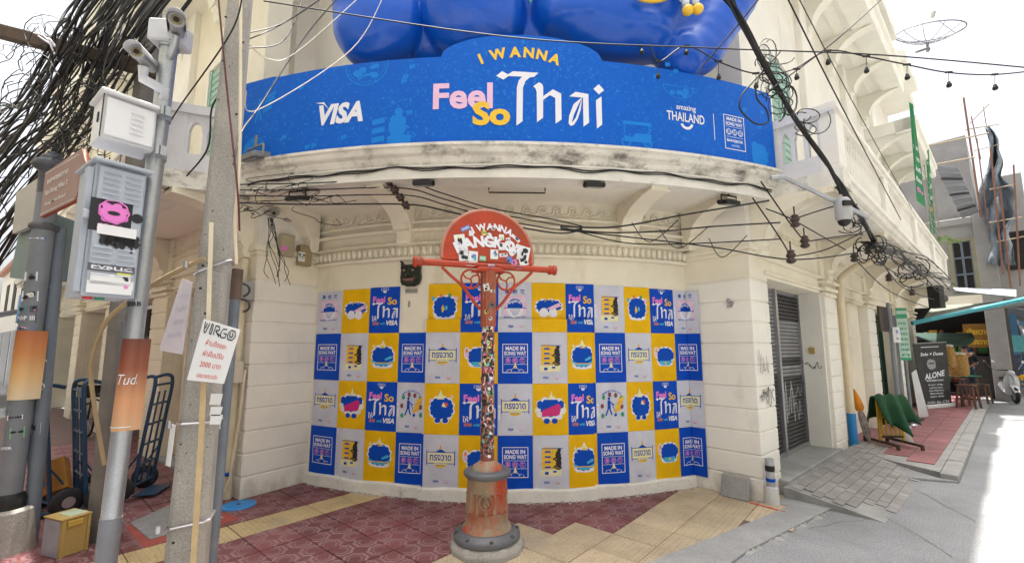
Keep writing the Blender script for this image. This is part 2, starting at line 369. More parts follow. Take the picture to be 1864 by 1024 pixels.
# ================================================================== GROUND
A41 = math.radians(41)
E1 = V(math.sin(A41), math.cos(A41), 0); E2 = V(math.cos(A41), -math.sin(A41), 0)
mb = MB(); mb.add([(-250, -120, 0), (250, -120, 0), (250, 300, 0), (-250, 300, 0)], [(0, 1, 2, 3)])
tag(mb.build('road', concrete), kind='structure')
def tile_mat(name, red, line, pattern=True, dirt=(.30, .23, .22), da=.16):
    m = mat(name, red, .6, .22, 2.5, .25, 60, stain=dirt, stain_amt=da, stain_scale=1.9, fine=.18)
    nt = m.node_tree; N = nt.nodes; L = nt.links; b = N['Principled BSDF']
    prev = b.inputs['Base Color'].links[0].from_socket
    # every tile is a shade of its own
    oi = N.new('ShaderNodeObjectInfo'); hv = N.new('ShaderNodeHueSaturation')
    r = N.new('ShaderNodeMapRange'); r.inputs[3].default_value = .84; r.inputs[4].default_value = 1.12; L.new(oi.outputs['Random'], r.inputs[0])
    L.new(r.outputs[0], hv.inputs['Value']); L.new(prev, hv.inputs['Color']); out = hv.outputs[0]
    if pattern:
        tc = N.new('ShaderNodeTexCoord'); ab = N.new('ShaderNodeVectorMath'); ab.operation = 'ABSOLUTE'; L.new(tc.outputs['Object'], ab.inputs[0])
        sx = N.new('ShaderNodeSeparateXYZ'); L.new(ab.outputs[0], sx.inputs[0])
        def mth(op, a, bb=None, v=None):
            n = N.new('ShaderNodeMath'); n.operation = op
            L.new(a, n.inputs[0])
            if bb is not None: L.new(bb, n.inputs[1])
            elif v is not None: n.inputs[1].default_value = v
            return n.outputs[0]
        c0 = .112
        dx = mth('SUBTRACT', sx.outputs[0], v=c0); dy = mth('SUBTRACT', sx.outputs[1], v=c0)
        d = mth('SQRT', mth('ADD', mth('MULTIPLY', dx, dx), mth('MULTIPLY', dy, dy)))
        ang = mth('ARCTAN2', dy, dx); wob = mth('MULTIPLY', mth('COSINE', mth('MULTIPLY', ang, v=8.)), v=.0055)
        d = mth('ADD', d, wob)
        def band(a, bnd): return mth('MULTIPLY', mth('GREATER_THAN', d, v=a), mth('LESS_THAN', d, v=bnd))
        bands = mth('MULTIPLY', mth('ADD', band(.078, .104), band(.048, .060)), mth('LESS_THAN', mth('ADD', dx, dy), v=.045))
        # lobes fade out where they would touch the tile edge
        wear = N.new('ShaderNodeTexNoise'); wear.inputs['Scale'].default_value = 7; wear.inputs['Detail'].default_value = 5
        gg = N.new('ShaderNodeNewGeometry'); L.new(gg.outputs['Position'], wear.inputs[0])
        wr = N.new('ShaderNodeMapRange'); wr.inputs[1].default_value = .28; wr.inputs[2].default_value = .62; wr.inputs[3].default_value = .95; wr.inputs[4].default_value = .55
        L.new(wear.outputs[0], wr.inputs[0])
        x = N.new('ShaderNodeMix'); x.data_type = 'RGBA'; L.new(mth('MULTIPLY', bands, wr.outputs[0]), x.inputs[0])
        L.new(out, x.inputs[6]); x.inputs[7].default_value = (*line, 1); out = x.outputs[2]
    L.new(out, b.inputs['Base Color']); return m
tile_red = tile_mat('patterned_red_tile', (.16, .048, .05), (.25, .155, .165))
paver_red = tile_mat('pink_red_paver', (.30, .125, .13), (0, 0, 0), False)
tact_m = tile_mat('tactile_yellow_tile', (.46, .35, .18), (0, 0, 0), False, (.28, .25, .2), .30)
tact_g = tile_mat('worn_tactile_tile', (.45, .36, .24), (0, 0, 0), False, (.25, .24, .23), .38)
ramp_m = tile_mat('ramp_paver', (.30, .28, .265), (0, 0, 0), False)
AP = .377; BPS = .411
def tile_mesh(sx, sy, m, dome=False):
    mb = MB(); h = .011; g = .0035; e = .004
    x, y = sx/2-g, sy/2-g
    lo = [(-x, -y, 0), (x, -y, 0), (x, y, 0), (-x, y, 0)]; mi = [(-x, -y, h-e*.5), (x, -y, h-e*.5), (x, y, h-e*.5), (-x, y, h-e*.5)]
    tp = [(-x+e, -y+e, h), (x-e, -y+e, h), (x-e, y-e, h), (-x+e, y-e, h)]
    mb.add(lo+mi+tp, [(8, 9, 10, 11)]+[(i, (i+1) % 4, (i+1) % 4+4, i+4) for i in range(4)]+[(i+4, (i+1) % 4+4, (i+1) % 4+8, i+8) for i in range(4)])
    if dome:
        k = 8
        for i in range(k):
            for j in range(k):
                cx, cy = (i+.5)/k*2*x-x, (j+.5)/k*2*y-y; r = .011; t = .006
                q = [(cx-r, cy, h), (cx, cy-r, h), (cx+r, cy, h), (cx, cy+r, h)]; u = [(cx-t, cy, h+.005), (cx, cy-t, h+.005), (cx+t, cy, h+.005), (cx, cy+t, h+.005)]
                mb.add(q+u, [(4, 5, 6, 7)]+[(a, (a+1) % 4, (a+1) % 4+4, a+4) for a in range(4)])
    return meshonly(mb, 'paving_tile', m)
ka, kb = gp(1436, 924), gp(1190, 1024)
ap_in = [gp(1380, 926), ka, kb, kb+(kb-ka)*1.2]
def right_of_kerb(p): d = kb-ka; return (d.x*(p.y-ka.y)-d.y*(p.x-ka.x)) > .27
def inside_building(p):
    if p.y > 5.0:
        q = p-FR.O
        if q.dot(FR.n) < -.25 and (p-FL.O).dot(FL.n) < -.25 and math.hypot(p.x-WALL.C[0], p.y-WALL.C[1]) < WALL.R-.3: return True
    return False
pav = MB()
pts = [V(-13, 12.6, 0), V(-9.5, 12.6, 0), V(-2.6, 7, 0), V(2.4, 7, 0), V(3.2, 5.2, 0), ka, kb, kb+(kb-ka)*1.2, V(-9, 1.6, 0)]
pav.prism([(p.x, p.y) for p in pts], lambda x, y, z: V(x, y, z), -.05, .004)
pavo = tag(pav.build('pavement', grout), kind='structure')
m_red = tile_mesh(BPS, AP, tile_red); m_y = tile_mesh(BPS, AP, tact_m, True); m_g = tile_mesh(BPS, AP, tact_g, True)
m_strip = tile_mesh(.39, AP, tact_m, True)
b_left = -4.565
for ia in range(-9, 22):
    a = 1.565+(ia+.5)*AP
    for ib in range(-16, 15):
        if ib == -1: b = b_left-.195; me = m_strip
        elif ib < -1: b = b_left-.39+(ib+1.5)*BPS; me = m_red
        else: b = b_left+(ib+.5)*BPS; me = m_red
        p = E1*a+E2*b
        if ib == -1 and a > 4.35: b = b_left-.195; me = m_red
        if ib >= 6 or (ib == 5 and a < 3.83) or (ib == 4 and a < 3.45): me = m_g
        if p.y < 2.3 or p.x < -11.5 or inside_building(p) or right_of_kerb(p): continue
        if (p-FR.O).dot(FR.n) < .1 and p.x > 2.9: continue
        ol = (p-FL.O).dot(FL.n)
        if p.x < -3 and (ol < -.35 or ol > 2.6): continue
        px = (p.x/max(p.y, .1))
        if px < -1.45: continue
        o = inst(me, 'paving_tile', pavo, (p.x+random.uniform(-.002, .002), p.y+random.uniform(-.002, .002), .004+random.uniform(-.001, .0015)), -A41+random.uniform(-.004, .004))
# cement apron between tiles and road
mb = MB(); ap = [gp(1402, 917), ka, gp(1330, 968), kb, kb+(kb-ka)*1.2, kb+(kb-ka)*1.2+V(.6, -.5, 0), gp(1360, 1006), gp(1460, 955), gp(1563, 902), gp(1500, 900), gp(1437, 905)]
mb.prism([(p.x, p.y) for p in ap], lambda x, y, z: V(x, y, z), -.02, .026)
tag(mb.build('gutter_apron', mat('apron_cement', (.30, .30, .30), .9, .2, 3, .6, 40, stain=(.2, .2, .2), stain_amt=.25, stain_scale=4, fine=.15), bevel=.006), kind='structure')
mb = MB()                                        # crumbling joint along the apron
for i in range(26):
    t = i/25.; p = gp(1360, 1006)*(1-t)+gp(1563, 902)*t+V(random.uniform(-.02, .02), random.uniform(-.02, .02), 0); r = random.uniform(.02, .05)
    n = 6; a0 = random.random()*6
    vs = [(p.x+r*random.uniform(.6, 1.3)*math.cos(a0+k*6.283/n)*1.4, p.y+r*random.uniform(.6, 1.3)*math.sin(a0+k*6.283/n), .0) for k in range(n)]
    mb.add(vs+[(p.x, p.y, random.uniform(.018, .03))], [(k, (k+1) % n, n) for k in range(n)])
tag(mb.build('cement_rubble', kerb_m), kind='stuff')
mb = MB(); rdc = random.Random(77)
for (x0, y0, x1, y1, n_) in ((1180, 1040, 1500, 900, 26), (1240, 1030, 1420, 960, 16), (1560, 905, 1700, 1010, 18), (1470, 960, 1640, 930, 16), (1650, 880, 1780, 950, 12)):
    a, b = gp(x0, y0), gp(x1, y1); dv_ = V(-(b-a).y, (b-a).x, 0).normalized(); off = 0; P_ = []
    for i in range(n_+1): off += rdc.uniform(-.018, .018); P_.append(a.lerp(b, i/n_)+dv_*off)
    for i in range(n_):
        w0_, w1_ = rdc.uniform(.001, .004), rdc.uniform(.001, .004); p, q_ = P_[i], P_[i+1]
        mb.add([p-dv_*w0_+V(0, 0, .003), q_-dv_*w1_+V(0, 0, .003), q_+dv_*w1_+V(0, 0, .003), p+dv_*w0_+V(0, 0, .003)], [(0, 1, 2, 3)])
tag(mb.build('road_cracks', mat('crack_dark', (.10, .10, .10), .95, .3, 9), fixn=False), kind='stuff')
# ramp of small pavers up to the shutter
mb = MB(); za, zb = .15, .0
def rampz(o): return za+(zb-za)*max(0, min(1, (o-.16)/.84))
mb.prism([(.1, -.02), (.1, .135), (.16, .135), (1.05, -.012), (1.05, -.02)], lambda o, z, d: FR.P(.3+3.75*d, o, z), 0, 1)
ramp = tag(mb.build('ramp', mat('ramp_bed', (.30, .295, .28), .95, .25, 4, .6, stain=(.15, .15, .15), stain_amt=.3, stain_scale=5)), kind='structure')
for i in range(9):
    o0 = .17+i*.094
    for j in range(21):
        s0 = .34+j*.18+(.09 if i % 2 else 0); s1 = min(s0+.174, 4.0)
        if i == 8 and random.random() < .4 or i >= 6 and j < 2 or s1-s0 < .05: continue
        m2 = MB(); z0, z1 = rampz(o0), rampz(o0+.089); dz = random.uniform(-.002, .004)
        m2.obox(FR.P(s0, o0, z0-.02), FR.u*(s1-s0), FR.n*.089+V(0, 0, z1-z0), V(0, 0, .022+dz))
        m2.build('paver', ramp_m, ramp)
# side pavement, kerb
mb = MB(); KE = 1.36
mb.prism([(2.72, KE-.18), (3.5, -.3), (40, -.3), (40, KE-.18)], lambda s, o, z: FR.P(s, o, z), -.02, .085)
side = tag(mb.build('side_pavement', kerb_m), kind='structure')
mp = MB(); mp.obox((-.148, -.148, 0), (.296, 0, 0), (0, .296, 0), (0, 0, .011)); m_pav = meshonly(mp, 'paving_tile', paver_red)
rz = math.atan2(FR.u.y, FR.u.x)
for i in range(46):
    for j in range(4):
        s_, o_ = 3.0+i*.302, .16+j*.302
        if s_ < 3.35-.45*o_+.4: continue
        p = FR.P(s_, o_-.12, .085+random.uniform(-.001, .0015)); inst(m_pav, 'paving_tile', side, p, rz+random.uniform(-.004, .004))
for i in range(24):
    m2 = MB(); s0 = 2.62+i*1.0; m2.fbox(FR, s0, s0+.985, KE-.175, KE, -.02, .102+random.uniform(-.004, .004)); m2.build('kerb_stone', kerb_m, side, bevel=.012)
mb = MB(); mb.prism([(2.35, .9), (2.62, KE), (2.62, KE-.18), (3.45, .2), (3.2, .12)], lambda s, o, z: FR.P(s, o, z), -.02, .03)
tag(mb.build('cement_patch', mat('apron_cement', (0, 0, 0)), bevel=.01), kind='structure')
# pieces set in the corner pavement
c = gp(434, 922); mb = MB(); mb.lathe((c.x, c.y, .012), [(.17, 0), (.17, .012), (.155, .016), (.15, .013), (.11, .013), (.105, .017), (.02, .017)], 28)
t = thing('manhole_cover', 'round blue drain cover set in the red tiles by the left pier', 'manhole cover', (c.x, c.y, .012))
mb.build('lid', pvc_b, t); m2 = MB(); m2.lathe((c.x, c.y, .028), [(.022, 0), (.018, .006)], 10); m2.build('plug', dgrey, t)
a, b, c, d = gp(236, 954), gp(300, 925), gp(412, 948), gp(272, 984)
mb = MB(); q = [gp(228, 962), gp(330, 906), gp(438, 946), gp(262, 1000)]
mb.prism([(p.x, p.y) for p in q], lambda x, y, z: V(x, y, z), .0, .0165)
t = thing('access_hatch', 'grey metal hatch in a red concrete surround behind the utility pole', 'hatch', (a.x, a.y, 0))
mb.build('surround', mat('hatch_surround', (.30, .06, .045), .8, .2, 5, .3), t)
mb = MB(); q = [gp(236, 955), gp(330, 912), gp(408, 945), gp(272, 986)]; mb.prism([(p.x, p.y) for p in q], lambda x, y, z: V(x, y, z), .0165, .026)
mb.build('plate', mat('hatch_plate', (.30, .30, .30), .6, .2, 9, .5, 90, metal=.4, fine=.3), t, bevel=.004)

# ================================================================== CORNER BUILDING
B = thing('corner_building', 'cream corner shophouse with curved poster covered wall and rounded balcony', 'building', (0, 5.6, 0))
# --- panel that stands slightly proud of the curved wall (a closed-up doorway)
pt0 = WALL.hit(768, 800)[0]; pt1 = WALL.hit(1081, 800)[0]; PZ = WALL.hit(930, 579)[1]
PB = .05
def bump(th, z):
    e = .004
    a = min(1, max(0, (th-pt0)/e)); b = min(1, max(0, (pt1-th)/e)); c = min(1, max(0, (PZ-z)/.012))
    return PB*min(a, b, c)
ths = [TL-.02+(TR-TL+.04)*i/48 for i in range(49)]
mb = MB(); mb.sweep([(-.25, -.1), (0, -.1), (0, 3.46), (-.25, 3.46)], lambda t, o, z: WALL.P(t, z, o), ths, sm=False)
mb.build('corner_wall', cream, B)
mb = MB(); tt = [pt0+.005+(pt1-pt0-.010)*i/20 for i in range(21)]
mb.sweep([(-.02, .02), (PB-.003, .02), (PB-.003, PZ-.016), (-.02, PZ-.016)], lambda t, o, z: WALL.P(t, z, o), tt)
mb.build('closed_doorway_panel', cream_w, B)
mb = MB()
for (t0, t1, o) in ((TL, pt0, .035), (pt0, pt1, PB+.03), (pt1, TR, .03)):
    tt = [t0+(t1-t0)*i/12 for i in range(13)]
    mb.sweep([(-.02, 0), (o+.012, 0), (o+.004, .13), (o-.006, .15), (-.02, .15)], lambda t, oo, z: WALL.P(t, z*(1+.05*math.sin(t*40)), oo+.006*math.sin(t*63)), tt)
mb.build('plinth', plinth_m, B)
mb = MB()                                        # rough mortar line at the foot of the wall
for i in range(150):
    t = TL+(TR-TL)*random.random(); o = (PB if pt0 < t < pt1 else 0)+.045; p = WALL.P(t, .008, o+random.uniform(0, .05)); r = random.uniform(.012, .04)
    vs = [(p.x+r*random.uniform(.5, 1.6)*math.cos(k*1.047), p.y+r*.7*random.uniform(.5, 1.4)*math.sin(k*1.047), .008) for k in range(6)]
    mb.add(vs+[(p.x, p.y, random.uniform(.015, .04))], [(k, (k+1) % 6, 6) for k in range(6)])
tag(mb.build('mortar_rubble', mat('mortar', (.40, .385, .36), .95, .3, 8, .6), B), kind='stuff')
# --- piers with their stone courses
def pier(inner, F, wdt, name='pier'):
    O = F.O; I = V(inner[0], inner[1], 0); d = (I-O).normalized(); n1 = V(d.y, -d.x, 0)*(-F.side)
    if n1.y > 0: n1 = -n1
    E_ = O+F.u*wdt
    def plan(k): return [I+n1*k+d*.1, O+(n1+F.n)*k*.75, E_+F.n*k, E_-F.n*.3, I+d*.35]
    mb = MB(); mb.prism([(p.x, p.y) for p in plan(-.012)], lambda x, y, z: V(x, y, z), -.1, 3.45)
    o = mb.build(name, cream_w, B)
    for i in range(10):
        m2 = MB(); m2.prism([(p.x, p.y) for p in plan(.004)], lambda x, y, z: V(x, y, z), i*.25+.006, i*.25+.242); m2.build('stone_course', cream_w, o, bevel=.008)
    m2 = MB(); m2.prism([(p.x, p.y) for p in plan(.002)], lambda x, y, z: V(x, y, z), 2.515, 2.80); m2.build('necking', cream, o)
    for z0, z1, k in ((2.80, 2.85, .03), (2.85, 2.90, .055), (2.90, 2.93, .04)):
        m2 = MB(); m2.prism([(p.x, p.y) for p in plan(k)], lambda x, y, z: V(x, y, z), z0, z1); m2.build('capital_moulding', cream, o, bevel=.006)
    return d, n1
dL, nPL = pier(WL, FL, .45); dR, nPR = pier(WR, FR, .55)
# --- egg moulding, ledge and wave frieze on the curved wall
tm = [TL+(TR-TL)*i/40 for i in range(41)]
mb = MB()
for prof in ([(-.01, 2.93), (.10, 2.93), (.085, 2.96), (-.01, 2.975)], [(-.01, 2.755), (.05, 2.755), (.07, 2.785), (-.01, 2.79)], [(-.01, 2.79), (.022, 2.79), (.028, 2.93), (-.01, 2.93)]):
    mb.sweep(prof, lambda t, o, z: WALL.P(t, z, o), tm)
egg_run = mb.build('egg_moulding', cream, B)
me = MB(); me.sphere((0, 0, 0), .05, 8, sc=(.66, .85, 1.2)); me = meshonly(me, 'egg', cream)
ne = 62
for i in range(ne):
    t = TL+(TR-TL)*(i+.5)/ne; inst(me, 'egg', egg_run, WALL.P(t, 2.862, .035), t)
mb = MB(); mb.sweep([(-.01, 3.10), (.05, 3.10), (.075, 3.13), (-.01, 3.15)], lambda t, o, z: WALL.P(t, z, o), tm); mb.sweep([(-.01, 3.215), (.035, 3.205), (.04, 3.235), (-.01, 3.24)], lambda t, o, z: WALL.P(t, z, o), tm)
fz = mb.build('frieze_band', cream, B)
me = MB(); pts = []
for i in range(20):
    a = i/19*math.radians(470); r = .058-.042*i/19; pts.append((.01+r*math.cos(math.pi*1.05-a)*1.05, -.004, r*math.sin(math.pi*1.05-a)+.004))
me.tube([(-.13, -.004, -.045), (-.095, -.004, -.05), (-.06, -.004, -.03)]+pts, [.012]*3+[.014-.006*i/19 for i in range(20)], 5)
me.tube([(.015, -.004, -.055), (.06, -.004, -.052), (.10, -.004, -.035)], [.006, .012, .008], 5)
me = meshonly(me, 'wave_scroll', cream)
nw = 27
for i in range(nw):
    t = TL+(TR-TL)*(i+.5)/nw; inst(me, 'wave_scroll', fz, WALL.P(t, 3.325, .012), t, sc=(.92, 1, 1))
# --- brackets
def bracket(p, n, L_, zb, zt, wd, parent=B, m=None):
    tg = V(-n.y, n.x, 0); p = V(p.x, p.y, 0)
    prof = [(-.05, zb), (.07, zb), (.10, zb+.06), (.085, zb+.14), (.13, zb+.17)]
    zs = zb+.2
    for i in range(11):
        a = math.radians(90*i/10); prof.append((.13+(L_-.13)*(1-math.cos(a)), zs+(zt-.06-zs)*math.sin(a)))
    prof += [(L_, zt), (-.05, zt)]
    mb = MB(); mb.prism(prof, lambda o, z, d: p+n*o+tg*d+V(0, 0, z), -wd/2, wd/2)
    mo = [(x+(.02 if 5 <= i <= 15 else 0), z-(.02 if 5 <= i <= 15 else 0)) for i, (x, z) in enumerate(prof)]
    mb.prism([mo[i] for i in range(5, 16)]+[(prof[15][0], prof[15][1]+.0), ]+[prof[i] for i in range(14, 4, -1)], lambda o, z, d: p+n*o+tg*d+V(0, 0, z), -wd/2-.02, wd/2+.02)
    return mb.build('bracket', m or cream, parent, bevel=.005)
for x in (742, 1135):
    t, z = WALL.hit(x, 400); p = WALL.P(t, 0); n = V(math.sin(t), -math.cos(t), 0); bracket(p, n, .78, 2.92, 3.46, .2)
bracket(V(*WL, 0)-dL*.12, V(-.35, -.94, 0).normalized(), .85, 2.93, 3.46, .2); bracket(V(*WR, 0)-dR*.1, V(.32, -.95, 0).normalized(), .75, 2.93, 3.46, .2)
# --- curved balcony slab
bt = [BTL+(BTR-BTL)*i/48 for i in range(49)]
mb = MB(); arc = [BAL.P(t, 0, -.03) for t in bt]; poly = [(p.x, p.y) for p in arc]+[(3.4, 6.8), (-3.3, 6.8)]
mb.prism(poly, lambda x, y, z: V(x, y, z), 3.455, 3.62); mb.build('soffit', soffit_m, B)
mb = MB(); mb.sweep([(-.2, 3.435), (0, 3.435), (0, 3.555), (.015, 3.56), (.015, 3.575), (-.2, 3.575)], lambda t, o, z: BAL.P(t, z, o), bt, sm=False); mb.build('fascia_band', band_w, B)
mb = MB(); mb.sweep([(-.15, 3.575), (.0, 3.576), (.02, 3.60), (.035, 3.635), (.03, 3.66), (.075, 3.68), (.085, 3.70), (.085, 3.735), (.11, 3.745), (.11, 3.775), (-.15, 3.78)], lambda t, o, z: BAL.P(t, z, o), bt); mb.build('cornice_moulding', mould_w, B)
# --- upper wall behind the banner
tu = [TL-.16+(TR-TL+.3)*i/40 for i in range(41)]
mb = MB(); mb.sweep([(-.3, 3.6), (-.02, 3.6), (-.02, 9.2), (-.3, 9.2)], lambda t, o, z: WALL.P(t, z, o-.25), tu); mb.build('upper_wall', cream_w, B)
green_sh = mat('pale_green_shutter', (.30, .48, .40), .6, .12, 5, .1)
def shutter_window(fn, x0, x1, z0, z1, kind='green'):
    """fn(x, depth, z) on the wall; casement with louvred leaves"""
    def bx(a0, a1, d0, d1, c0, c1, mb): mb.add([fn(a0, d0, c0), fn(a1, d0, c0), fn(a1, d1, c0), fn(a0, d1, c0), fn(a0, d0, c1), fn(a1, d0, c1), fn(a1, d1, c1), fn(a0, d1, c1)], [(3, 2, 1, 0), (4, 5, 6, 7), (0, 1, 5, 4), (1, 2, 6, 5), (2, 3, 7, 6), (3, 0, 4, 7)])
    f = MB(); t = .07
    bx(x0-t, x0, -.02, .06, z0-t, z1+t, f); bx(x1, x1+t, -.02, .06, z0-t, z1+t, f); bx(x0, x1, -.02, .06, z1, z1+t, f); bx(x0, x1, -.02, .09, z0-t, z0, f)
    o = f.build('window', cream_w, B)
    g = MB(); bx(x0, x1, -.02, .004, z0, z1, g); g.build('pane', dark, o)
    xm = (x0+x1)/2
    for a0, a1 in ((x0+.01, xm-.005), (xm+.005, x1-.01)):
        l = MB(); bx(a0, a0+.05, .01, .045, z0+.01, z1-.01, l); bx(a1-.05, a1, .01, .045, z0+.01, z1-.01, l)
        n = max(3, int((z1-z0)/.11))
        for k in range(n): c = z0+.02+(z1-z0-.04)*k/n; bx(a0+.05, a1-.05, .012+.012*(k % 2), .03, c, c+(z1-z0)/n*.82, l)
        l.build('shutter', green_sh, o)
    return o
ufn = lambda t, d, z: WALL.P(t, z, d-.27)
def upper_hit(x, y): return WALL.hit(x, y, -.27)
ta = upper_hit(450, 100)[0]; tb = upper_hit(512, 100)[0]
def arcwin(t0, t1, z0, z1): k = WALL.R; return shutter_window(lambda x, d, z: ufn(x/k, d, z), t0*k, t1*k, z0, z1)
arcwin(ta, tb, 4.0, 6.4); tc_, td_ = upper_hit(1368, 130)[0], upper_hit(1412, 130)[0]; arcwin(tc_, td_, 4.0, 6.4)
for x in (520, 1345):                            # corner pilasters upstairs
    t = upper_hit(x, 80)[0]; mb = MB(); mb.sweep([(-.1, 3.6), (.09, 3.6), (.09, 9.0), (-.1, 9.0)], lambda q, o, z: WALL.P(q, z, o-.27), [t-.025, t+.025]); mb.build('pilaster', cream_w, B, bevel=.01)
# --- straight fronts
def pilaster(F, s0, s1, top=2.5, o=.05, m=cream, mc=cream):
    mb = MB(); mb.fbox(F, s0, s1, -.4, o-.012, -.1, 3.44); q = mb.build('pilaster', m, B)
    for i in range(int(top/.25)):
        m2 = MB(); m2.fbox(F, s0-.004, s1+.004, -.1, o+.004, i*.25+.006, i*.25+.242); m2.build('stone_course', mc, q, bevel=.008)
    for z0, z1, k in ((2.52, 2.57, .03), (2.60, 2.66, .05), (2.72, 2.76, .075)):
        m2 = MB(); m2.fbox(F, s0-k, s1+k, -.1, o+k, z0, z1); m2.build('capital_moulding', m, q, bevel=.006)
    return q
def front(F, segs, brk, right):
    for s0, s1, kind in segs:
        if kind == 'pil': pilaster(F, s0, s1, mc=cream_w if right else cream)
    # lintel zone above every bay, with two mouldings and small dentils
    s_end = segs[-1][1]
    mb = MB(); mb.fbox(F, .45, s_end, -.45, 0, 2.56, 3.46); mb.fbox(F, .45, s_end, -.4, .03, 2.60, 2.64); mb.fbox(F, .45, s_end, -.4, .05, 2.78, 2.83); mb.fbox(F, .45, s_end, -.4, .035, 3.08, 3.11)
    lz = mb.build('lintel_band', cream, B, bevel=.006)
    me = MB(); me.obox((-.018, -.03, -.03), (.036, 0, 0), (0, .06, 0), (0, 0, .06)); me = meshonly(me, 'dentil', cream)
    r = math.atan2(F.u.y, F.u.x); k = 0; s = .7
    while s < min(s_end, 10.): inst(me, 'dentil', lz, F.P(s, .02, 3.20), r); s += .095
    for s in brk: bracket(F.P(s, 0, 0), F.n, .84, 2.78, 3.44, .24)
    # slab and its edge
    L_ = s_end+.25
    mb = MB(); mb.fbox(F, .25, L_, -.3, .86, 3.445, 3.60); mb.build('balcony_soffit', soffit_m, B)
    mb = MB(); mb.sweep([(.6, 3.43), (.86, 3.43), (.86, 3.50), (.89, 3.51), (.90, 3.57), (.93, 3.58), (.93, 3.625), (.6, 3.63)], lambda t, o, z: F.P(t, o, z), [.22, L_]); mb.build('balcony_edge', band_w, B)
seg_r = [(2.88, 3.5, 'pil'), (6.0, 6.75, 'pil'), (9.1, 9.8, 'pil'), (12.2, 12.7, 'pil')]
front(FR, seg_r, (.28, 3.2, 6.4, 9.45, 12.4), True)
seg_l = [(2.95, 3.7, 'pil'), (6.2, 6.9, 'pil'), (9.3, 10., 'pil'), (12.6, 13.2, 'pil')]
front(FL, seg_l, (.28, 3.3, 6.5, 9.6, 12.8), False)
# right bays
mb = MB(); mb.fbox(FR, 3.5, 6.0, -.4, -.1, -.1, 2.56); mb.fbox(FR, 3.9, 5.9, -.12, -.075, 1.86, 1.93); mb.build('blind_panel', cream, B)
for a_, b_, c_, d_ in ((.5, .56, -.4, -.02), (2.82, 2.88, -.42, .0)): mb = MB(); mb.fbox(FR, a_, b_, c_, d_, .1, 2.56); mb.build('reveal', cream_w, B)
mb = MB(); mb.fbox(FR, .45, 2.95, -.6, .1, -.02, .175); mb.build('threshold', kerb_m, B, bevel=.01)
shut_m = mat('roller_shutter_steel', (.30, .30, .31), .5, .2, 3, .1, 60, metal=.35, stain=(.035, .035, .037), stain_amt=.3, stain_scale=1.4, streak=1.5)
sh_d = mat('shutter_black_paint', (.05, .05, .054), .5, .3, 4, metal=.2, stain=(.16, .16, .17), stain_amt=.15, stain_scale=4)
q = thing_part = MB(); q.fbox(FR, .5, 2.88, -.42, -.34, .175, 2.6); rs = q.build('roller_shutter', dark, B)
mb = MB(); nsl = 42
for i in range(nsl):
    z0 = .18+i*(2.38/nsl); h = 2.38/nsl
    for a, b_ in ((.52, 1.70), (1.78, 2.84)):
        mb.prism([(-.345, z0), (-.325, z0+h*.3), (-.318, z0+h*.6), (-.328, z0+h*.92), (-.345, z0+h*.95)], lambda o, z, d: FR.P(d, o, z), a, b_, 1 if z0 < 1.42+.22*math.sin(i*.8+a) and i < 24 else 0)
sc_ = mb.build('slat_curtain', [shut_m, sh_d], rs); sc_['kind'] = 'stuff'
mb = MB()
for i in range(34, 41):
    for k in range(11):
        if (i in (36, 37) and k % 2) or True:
            s0 = 1.86+k*.088+(.04 if i % 2 else 0); z0 = .18+i*(2.38/nsl)
            mb.fbox(FR, s0, s0+.055, -.33, -.313, z0+.012, z0+.044)
o = mb.build('vent_holes', dark, rs); o['kind'] = 'stuff'
mb = MB(); mb.fbox(FR, 1.70, 1.78, -.345, -.28, .17, 2.58); mb.fbox(FR, 2.80, 2.86, -.345, -.29, .17, 2.58); mb.fbox(FR, .52, 2.84, -.34, -.29, .176, .24); mb.build('guide_rail', steel, rs)
def scrawl(mb, fn, x, y, wd, ht, n, r, seed, mi=0, st=.8):
    rd = random.Random(seed); pts = []
    for i in range(n): pts.append((x+wd*(i/(n-1))+rd.uniform(-.06, .06)*wd, y+ht*(rd.random()*st+(.1 if i % 2 else .0))))
    out = []
    for i in range(n-1):
        p0, p1, p2, p3 = pts[max(i-1, 0)], pts[i], pts[i+1], pts[min(i+2, n-1)]
        for k in range(5):
            t = k/5
            out.append(tuple(.5*((2*p1[j])+(-p0[j]+p2[j])*t+(2*p0[j]-5*p1[j]+4*p2[j]-p3[j])*t*t+(-p0[j]+3*p1[j]-3*p2[j]+p3[j])*t**3) for j in (0, 1)))
    pr = Print(); pr.line(out, r, None); M = []
    pr.wrap(mb, M, fn)
    return mb
spray = mat('white_spray_paint', (.62, .62, .62), .7, .3, 9); sprayk = mat('black_spray_paint', (.03, .03, .035), .7, .2, 9)
mb = MB(); ff = lambda u, v, d: FR.P(u, -.313+d, v)
scrawl(mb, ff, 1.85, .55, .45, .85, 12, .014, 3); scrawl(mb, ff, 2.1, .5, .5, .7, 9, .012, 5); scrawl(mb, ff, 2.2, .9, .5, .3, 10, .01, 8)
mb.build('graffiti', spray, rs)
mb = MB(); ff = lambda u, v, d: FR.P(u, .017+d, v)
scrawl(mb, ff, .03, 1.02, .44, .22, 16, .013, 11, st=1); scrawl(mb, ff, .05, 1.04, .4, .2, 12, .012, 12, st=1); scrawl(mb, ff, .06, 1.33, .3, .4, 22, .005, 14)
mb.build('graffiti', sprayk, B)
mb = MB(); ff = lambda u, v, d: FR.P(2.805-d, u, v)     # on the reveal
scrawl(mb, ff, -.27, 1.36, .22, .13, 14, .008, 21, st=1); mb.build('graffiti', sprayk, B)
mb = MB(); mb.fbox(FR, 2.79, 2.82, -.2, -.12, 1.6, 1.7); mb.build('wall_socket', ply, B, bevel=.006)
mb = MB(); mb.fbox(FR, 6.75, 9.1, -.5, -.3, -.1, 2.56); mb.build('shop_opening', dark, B)
